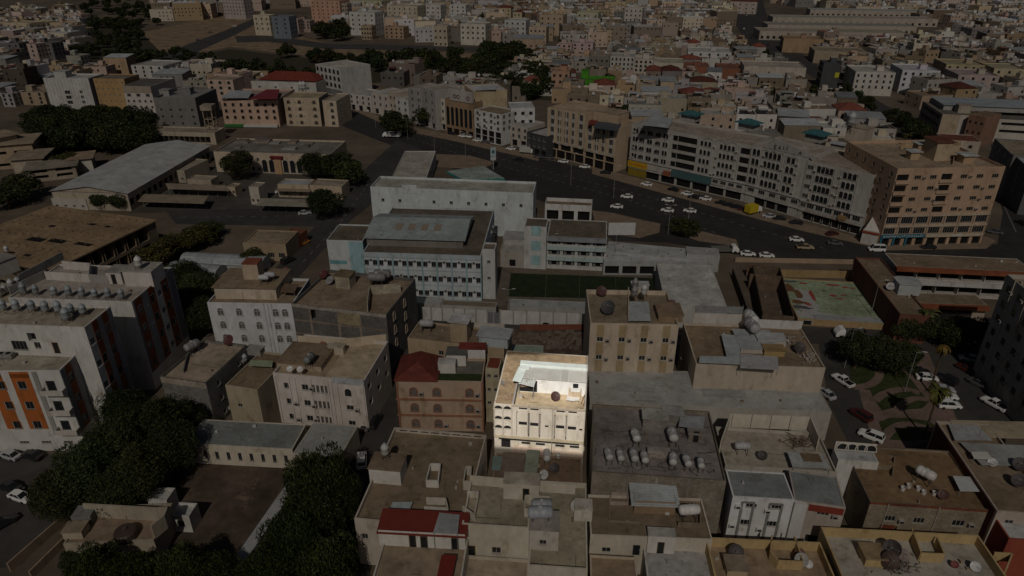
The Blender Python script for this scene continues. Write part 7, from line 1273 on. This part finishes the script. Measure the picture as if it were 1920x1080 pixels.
# the dark grove on the left and the green belt: every tree its own
W1 = ('front', 'middle', 'rear'); k = 0
GR = [(75+24*i+R.uniform(-6, 6), 258-14*j+R.uniform(-4, 4)+(8 if i > 7 else 0)) for j in range(4) for i in range(9)]
NTH = ('first', 'second', 'third', 'fourth', 'fifth', 'sixth', 'seventh', 'eighth', 'last')
for i, (x, y) in enumerate(GR): tree(x, y, R.uniform(9, 13), R.uniform(5.5, 7.5), f"dark tree in the {('front', 'second', 'third', 'rear')[i//9]} row of the dense grove, {NTH[i % 9]} from the left", 'mid', 'dense grove at the left', (.75, .78, .7))
far_mass = MB()
def belt(poly, n, words, hs=(6, 11), rs=(3.5, 6.5), kind='far', tint=(.7, .72, .62), joined=False):
    xs = [p[0] for p in poly]; ys = [p[1] for p in poly]; got = 0; tries = 0
    while got < n and tries < n*30:
        tries += 1; x, y = R.uniform(min(xs), max(xs)), R.uniform(min(ys), max(ys))
        if not inside((x, y), poly): continue
        p = site(x, y)
        if not free(p, 2): continue
        got += 1; h, r = R.uniform(*hs), R.uniform(*rs); rv = h*.42
        if joined:
            me = crown('far', got % 3); k = len(far_mass.v); a = R.uniform(0, 6.28); ca, sa = math.cos(a), math.sin(a)
            far_mass.v += [(p.x+(v.co.x*ca-v.co.y*sa)*r, p.y+(v.co.x*sa+v.co.y*ca)*r, h-rv+v.co.z*rv*1.15) for v in me.vertices]
            far_mass.f += [tuple(i+k for i in q.vertices) for q in me.polygons]; far_mass.m += [0]*len(me.polygons)
            far_mass.tube((p.x, p.y, 0), (p.x, p.y, h-rv), .35, .25, 5, False)
        else: tree(0, 0, h, r, words, kind, words, tuple(v*R.uniform(.8, 1.25) for v in tint), p)
belt([(100, 60), (240, 40), (300, 100), (420, 128), (600, 150), (560, 160), (300, 130), (130, 112)], 75, 'dark tree of the green belt in front of the dry slope', joined=True)
belt([(430, 92), (640, 118), (820, 112), (1000, 118), (1020, 150), (960, 180), (820, 150), (600, 125)], 110, 'dark tree of the green belt below the slip road')
belt([(900, 92), (1000, 96), (1030, 112), (960, 122), (900, 112)], 26, 'dark tree under the black hillock')
belt([(160, 0), (420, -10), (330, 40), (250, 60), (120, 50)], 60, 'far dark tree in the green area at the top left', joined=True)
belt([(940, 160), (1030, 155), (1060, 190), (1010, 208), (950, 190)], 14, 'dark tree beside the white annex', (8, 12), (5, 8))
belt([(600, 66), (640, 64), (650, 82), (600, 84)], 6, 'dark tree right of the salmon tower', (10, 15), (6, 9))
belt([(1540, 160), (1780, 278), (1760, 290), (1520, 170)], 22, 'street tree along the avenue', (5, 8), (2.5, 4))
belt([(640, 10), (1360, 0), (1360, 60), (1000, 100), (640, 60)], 26, 'scattered tree among the upper houses', (6, 11), (3, 5), joined=True)
belt([(1000, 110), (1480, 100), (1640, 260), (1100, 220)], 14, 'lone tree between the crowded roofs', (5, 8), (2.5, 4))
tag(far_mass.build('far_wood', LEAF, None, (.7, .72, .62)), 'far dark woodland filling the green areas beyond the left apartment row', None, None, 'stuff')
palm(1725, 640, 7.0, 'green palm in front of the broad dark tree', 2.6); palm(1742, 735, 10.5, 'dry brown palm with hanging fronds among parked cars', 2.2, (1.5, .9, .55), True); palm(1731, 822, 10.0, 'tall green palm at the park corner nearest the brown house', 2.9, (1.0, .95, .6)); palm(1721, 765, 8.2, 'palm casting its shadow over the park lawn, behind the tall one', 1.6, (.6, .6, .4), False) if False else None
for x, y, z in ((1620, 300, 9), (1672, 282, 8)): pass
palm(1690, 296, 9, 'thin street palm behind the corner block, left', 2.4, (.8, .7, .5)); palm(1735, 300, 8, 'thin street palm behind the corner block, right', 2.4, (.8, .7, .5))
# ------------------------------------------------------------------ cars, trucks, lamps
car(40, 936, -20, CW, 'white saloon on the near left street beside the trees'); car(24, 918, -20, CB, 'black car half hidden behind the white saloon'); car(20, 858, 160, CS, 'silver car at the foot of the striped block'); car(62, 858, 160, CB, 'black car in the shade of the striped block'); car(8, 985, 55, CB, 'dark car cut by the left edge on the near street')
car(679, 868, 100, CW, 'white estate car parked in the lane beside the spiky trees', 'suv'); car(703, 795, 78, CB, 'black car parked at the top of the lane', 'suv'); car(690, 800, 78, CG, 'dark car squeezed at the lane wall'); car(655, 915, 98, CG, 'dark car in the shade under the spiky trees', 'sedan'); car(605, 1032, 100, CS, 'grey car under the spiky trees at the bottom')
car(1033, 608, 178, CB, 'black off road car behind the vacant lot', 'suv'); car(1579, 718, 115, CW, 'white pickup with loaded bed on the street left of the park', 'pickup'); car(1613, 783, 118, CR, 'dark red car parked near the arcade house', 'suv'); car(1632, 822, 140, CW, 'white car at the corner by the arcade house', 'suv'); car(1548, 742, 110, CS, 'silver car hidden beside the white wall')
car(1722, 700, -8, CB, 'black car at the top of the park row', 'sedan'); car(1737, 712, -12, CW, 'white saloon under the dry palm'); car(1773, 716, 120, CB, 'black car standing across the park street', 'suv'); car(1768, 734, -10, CS, 'pale grey car behind the two white hatchbacks'); car(1772, 747, -10, CW, 'white hatchback, farther of the two by the palm', 'suv'); car(1778, 764, -5, CW, 'white hatchback, nearer of the two by the palm', 'suv'); car(1862, 762, 115, CW, 'white pickup by the dim tower', 'pickup'); car(1832, 722, 118, CG, 'dark saloon with white bonnet by the dim tower'); car(1810, 695, 118, CR, 'brown car parked by the dim tower'); car(1817, 676, 160, CS, 'silver car in shade at the corner of the dim tower'); car(1755, 640, 5, CB, 'black car below the green palm', 'suv'); car(1715, 637, 5, CG, 'dark car next to the palm trunk'); car(1812, 645, 5, CS, 'pale car in the deep shade of the trees')
truck(1592, 632, 176, CW, (.10, .095, .09), 'white cabbed flatbed lorry behind the park trees', 6.5, True)
road = [(1212, 348, 150, CW, 'white car moving near the arcaded block front'), (1175, 371, 165, CW, 'white car in the middle of the boulevard, left of centre'), (1156, 390, 168, CW, 'white car beside the lamp on the loop road'), (1252, 378, 160, CW, 'white car on the boulevard, upper of a stacked pair'), (1251, 397, 160, CW, 'white car on the boulevard, lower of a stacked pair'), (1293, 398, 160, CW, 'white car passing the island tree'), (1493, 452, -10, CW, 'white saloon in the wide junction'), (1402, 479, -8, CW, 'white car parked behind the lorry, left of two'), (1437, 482, -8, CW, 'white car parked behind the lorry, right of two'), (1565, 459, -15, CG, 'grey car near the orange pavement'), (1560, 441, 15, CR, 'dark red pickup near the orange pavement')]
for x, y, a, c, l in road: car(x, y, a, c, l, 'sedan', 'cars on the boulevard', 'moving_car' if 'moving' in l else 'parked_car')
car(1509, 467, -8, (.36, .28, .18), 'beige pickup in the wide junction', 'pickup', 'cars on the boulevard'); car(1643, 471, 175, CW, 'white van at the corner of the brown roofed house', 'van', 'cars on the boulevard')
kerb = [(1262, 358, 140, CB, 'black car'), (1288, 366, 150, CW, 'white car'), (1300, 372, 150, CB, 'black car'), (1312, 372, 150, CG, 'dark grey car'), (1322, 375, 150, CW, 'white car'), (1352, 383, 150, CB, 'black car'), (1366, 387, 150, CB, 'black car'), (1381, 391, 150, CB, 'black car'), (1394, 395, 150, CR, 'dark red car'), (1441, 408, 160, CS, 'grey car'), (1461, 412, 160, CB, 'black car'), (1492, 420, 160, CB, 'black car'), (1096, 315, 170, CW, 'white car'), (1056, 305, 165, CW, 'white car'), (1030, 298, 165, CG, 'dark car'), (1135, 326, 170, CB, 'black car'), (958, 281, 160, CW, 'white car'), (1010, 296, 160, CG, 'dark car'), (880, 258, 165, CW, 'white car'), (868, 257, 165, CW, 'white car'), (895, 265, 160, CW, 'white car'), (848, 252, 165, CB, 'black car'), (910, 268, 165, CG, 'dark car'), (815, 240, 165, CS, 'silver car'), (690, 209, 160, CW, 'white car'), (722, 220, 160, CW, 'white car'), (788, 234, 150, CW, 'white car'), (972, 300, 165, CB, 'black car')]
WH = {(1262, 358): 'at the left end of the arcaded block', (1288, 366): 'below the teal shop sign', (1300, 372): 'just right of the white one below the teal sign', (1312, 372): 'between a black and a white car by the arcaded block', (1322, 375): 'fifth along the arcaded block kerb', (1352, 383): 'first of three black ones left of the yellow truck', (1366, 387): 'middle of three black ones left of the yellow truck', (1381, 391): 'last of three black ones left of the yellow truck', (1394, 395): 'touching the yellow truck', (1441, 408): 'right of the yellow truck', (1461, 412): 'second to the right of the yellow truck', (1492, 420): 'alone by the right end of the arcaded block', (1096, 315): 'before the lower beige block', (1056, 305): 'at the left corner of the beige block', (1030, 298): 'tucked beside the white one at the beige block', (1135, 326): 'before the blue awning corner', (958, 281): 'before the grey beige shop house', (1010, 296): 'beside the white lorry', (880, 258): 'second of the white row by the brown arched block', (868, 257): 'first of the white row by the brown arched block', (895, 265): 'before the glass shopfronts of the white block', (848, 252): 'left of the white row by the brown arched block', (910, 268): 'among white ones at the white block', (815, 240): 'before the pin striped office', (690, 209): 'at the far end of the boulevard', (722, 220): 'before the balcony house', (788, 234): 'near the street tree', (972, 300): 'driving on the boulevard near the teal canopy'}
for x, y, a, c, l in kerb: car(x, y, a, c, l+' parked '+WH[(x, y)] if 'driving' not in WH[(x, y)] else l+' '+WH[(x, y)], 'sedan', 'cars parked along the shop fronts')
truck(1412, 400, 28, CW, (.50, .38, .02), 'yellow box truck parked by the arcaded block', 5.6); truck(990, 288, -15, CW, (.42, .42, .41), 'white lorry parked by the dark glass shop', 6.5); truck(1358, 474, 2, CW, (.13, .13, .12), 'dark open lorry with white cab by the pale sheds', 7.5, True); truck(735, 258, 170, CW, (.52, .53, .53), 'white box lorry at the far side road corner', 8); truck(405, 298, 175, CW, (.52, .52, .52), 'white bus like van beside the office', 7)
car(570, 458, 60, (.42, .17, .03), 'orange and black taxi on the side road'); car(540, 492, 60, CB, 'black car at the lower end of the side road', 'suv'); car(528, 362, 10, CW, 'white car under the brown carport'); car(572, 402, 15, CS, 'pale car beside the round tree on the cross street'); car(1740, 466, 178, CB, 'black car before the peach corner block'); car(1650, 462, 90, CS, 'silver car behind the peach corner block') if False else None
car(1888, 360, 60, CW, 'white car on the road right of the peach corner block'); car(1865, 438, 150, CG, 'dark car rounding the peach corner block'); car(1915, 420, 100, CB, 'black car at the right picture edge')
for i, (x, y) in enumerate(((395, 62), (372, 76), (440, 50), (455, 47), (470, 43))): car(x, y, 35, R.choice((CW, CS, CG)), f"tiny car on the far highway, {('third','second','fourth','fifth','last')[i]} going up" if i != 1 else 'tiny car on the far highway, nearest one', 'sedan', 'cars on the far highway')
for i, (x, y) in enumerate(((1400, 30), (1410, 45), (1395, 55), (1425, 60), (1408, 72), (1440, 85), (1385, 20), (1575, 165), (1625, 192), (1600, 172))): car(x, y, 70, R.choice((CW, CS, CG, CB)), f"tiny car on the upper avenue, {('one near its top','beside the market halls','left of the market halls','at the market corner','below the market corner','by the ochre wall house','topmost one','under the dark glazed block','by the avenue trees','before the white striped block')[i]}", 'sedan', 'cars on the upper avenue')
for x, y, h, l in ((922, 314, 10, 'tall lamp post beside the teal canopy'), (1070, 346, 11, 'tall lamp post on the boulevard south kerb, before the garage'), (1150, 372, 11, 'lamp post right of the garage by the loop'), (1288, 432, 12, 'tall lamp post on the island tree verge'), (815, 285, 10, 'lamp post at the side road mouth'), (873, 296, 10, 'lamp post left of the teal canopy'), (1252, 440, 9, 'lamp post near the white hoarding'), (1696, 735, 9, 'slim lamp post in the park by the parked cars'), (1583, 690, 9, 'lamp post at the upper left park corner'), (705, 240, 9, 'lamp post on the far boulevard verge'), (765, 262, 9, 'lamp post near the white box lorry'), (700, 415, 8, 'lamp post at the cross street corner'), (954, 602, 8, 'dark lamp post at the sports field corner'), (1034, 500, 9, 'floodlight post left of the annex front'), (1152, 500, 9, 'floodlight post right of the annex front'), (1630, 600, 10, 'leaning lamp post before the painted floor')):
    lamp_post(x, y, h, l, R.uniform(-20, 20), double=R.random() < .5)
sg = thing('price_sign', 'tall white and blue filling station price sign by the boulevard', 'sign', site(925, 318), RAD(10)); b = MB(); b.tube((0, 0, 0), (0, 0, 8), .15); b.build('pole', STEEL, sg, (.5, .5, .5)); b = MB(); b.box(-1, -.2, 5.2, 1, .2, 8.4); b.build('sign_panel', PAINT, sg, (.36, .45, .5)); b = MB(); b.box(-1, -.2, 3.6, 1, .2, 5.0); b.build('sign_panel', PAINT, sg, (.45, .47, .48)); b = MB(); b.box(-.5, -.24, 6.2, .5, -.205, 7.4); b.build('sign_mark', PAINT, sg, (.05, .10, .12))
# ------------------------------------------------------------------ small roof clutter on the nearer houses, lane paint
rc_ = random.Random(21)
for bl in ALLB:
    if bl.o.y > 190 or bl.par < .03 or bl.w < 6 or bl.d < 4: continue
    n = int(min(9, bl.w*bl.d/28)); b = MB(); p = MB()
    for i in range(n):
        x, y = rc_.uniform(.5, bl.w-1.2), rc_.uniform(.5, bl.d-1.2); k = rc_.random()
        if k < .45: b.box(x, y, bl.zr, x+rc_.uniform(.15, .6), y+rc_.uniform(.15, .5), bl.zr+rc_.uniform(.1, .5))
        elif k < .7: p.tube((x, y, bl.zr), (x+.03, y, bl.zr+rc_.uniform(.5, 2.6)), .03, k=4)
        else:
            x2 = min(bl.w-.4, x+rc_.uniform(1, 5)); p.tube((x, y, bl.zr+.05), (x2, y+rc_.uniform(-.2, .2), bl.zr+.05), .04, k=4)
    if b.v: tag(bl.part('roof_clutter', b, PLASTER, rc_.choice(((.42, .40, .37), (.2, .15, .11), (.34, .28, .2), (.5, .5, .5)))), kind='stuff')
    if p.v: tag(bl.part('roof_pipe', p, STEEL, (.16, .13, .11)), kind='stuff')
lm = MB()
def dashes(pts, n, wd=.16, on=.4):
    P_ = [site(*p) for p in pts]; L_ = [(b_-a).length for a, b_ in zip(P_, P_[1:])]; T_ = sum(L_)
    def at(s_):
        for a, b_, l in zip(P_, P_[1:], L_):
            if s_ <= l: return a.lerp(b_, s_/l), (b_-a).normalized()
            s_ -= l
        return P_[-1], (P_[-1]-P_[-2]).normalized()
    for i in range(n):
        a, da = at(T_*i/n); c, _ = at(T_*(i+on)/n); q = Vector((-da.y, da.x, 0))*wd; lm.quad(*[(v.x, v.y, .022) for v in (a-q, a+q, c+q, c-q)])
dashes([(720, 232), (850, 272), (1010, 318), (1200, 365), (1400, 425), (1560, 470)], 60); dashes([(760, 256), (870, 292), (1040, 338), (1180, 375), (1350, 440)], 50); dashes([(690, 345), (640, 415), (560, 500)], 14); dashes([(1640, 466), (1860, 462)], 1, .1, 1); dashes([(340, 408), (600, 404)], 12); dashes([(1880, 380), (1905, 435)], 1, .2, 1)
tag(lm.build('lane_marking', PAINT, None, (.15, .145, .135)), kind='structure')
# ------------------------------------------------------------------ added spot lamp, its beam shaped to the one house
cen = hb.o+hb.ux*hb.w*.5+hb.uy*hb.d*.45+Vector((0, 0, 7.5)); LD = 420.0
ll = bpy.data.lights.new('added_beam_light', 'SPOT'); ll.energy = 4.5e7; ll.color = (1, .955, .89); ll.shadow_soft_size = .35; ll.spot_size = RAD(4.2); ll.spot_blend = 0.0
lo = bpy.data.objects.new('added_beam_light', ll); COL.objects.link(lo); lo.location = cen-SUNV*LD; lo.rotation_euler = SUNV.to_track_quat('-Z', 'Y').to_euler(); bpy.context.view_layer.update()
MI = lo.matrix_world.inverted(); P = lambda x, y, z: (lambda q: (q.x/-q.z, q.y/-q.z))(MI @ (hb.o+hb.ux*x+hb.uy*y+Vector((0, 0, z))))
w, d = hb.w, hb.d
gate = [P(-.25, 0, 3.3), P(w+.15, 0, 3.3), P(w+.2, .3, 12.2), P(w+.1, d*.75, 16.0), P(w-1.0, d, 12.4), P(-.15, d+.1, 12.3), P(-.25, 0, 12.2)]
ll.use_nodes = True; n = ll.node_tree; em = n.nodes['Emission']; tc = n.nodes.new('ShaderNodeTexCoord'); sx = n.nodes.new('ShaderNodeSeparateXYZ'); n.links.new(tc.outputs['Normal'], sx.inputs[0])
def mth(op, a, b=None):
    m = n.nodes.new('ShaderNodeMath'); m.operation = op
    for i, v in enumerate((a, b)):
        if v is None: continue
        if isinstance(v, (int, float)): m.inputs[i].default_value = v
        else: n.links.new(v, m.inputs[i])
    return m.outputs[0]
az = mth('ABSOLUTE', sx.outputs[2]); gx_, gy_ = mth('DIVIDE', sx.outputs[0], az), mth('DIVIDE', sx.outputs[1], az)
acc = None; ctr = (sum(p[0] for p in gate)/len(gate), sum(p[1] for p in gate)/len(gate))
for a, b_ in zip(gate, gate[1:]+gate[:1]):
    nx, ny = -(b_[1]-a[1]), b_[0]-a[0]; L = math.hypot(nx, ny); nx, ny = nx/L, ny/L; k = nx*a[0]+ny*a[1]
    if nx*ctr[0]+ny*ctr[1] < k: nx, ny, k = -nx, -ny, -k
    e = mth('MULTIPLY', mth('SUBTRACT', mth('ADD', mth('MULTIPLY', gx_, nx), mth('MULTIPLY', gy_, ny)), k), 420/.09); m = n.nodes.new('ShaderNodeClamp'); n.links.new(e, m.inputs[0]); acc = m.outputs[0] if acc is None else mth('MULTIPLY', acc, m.outputs[0])
n.links.new(acc, em.inputs['Strength'])
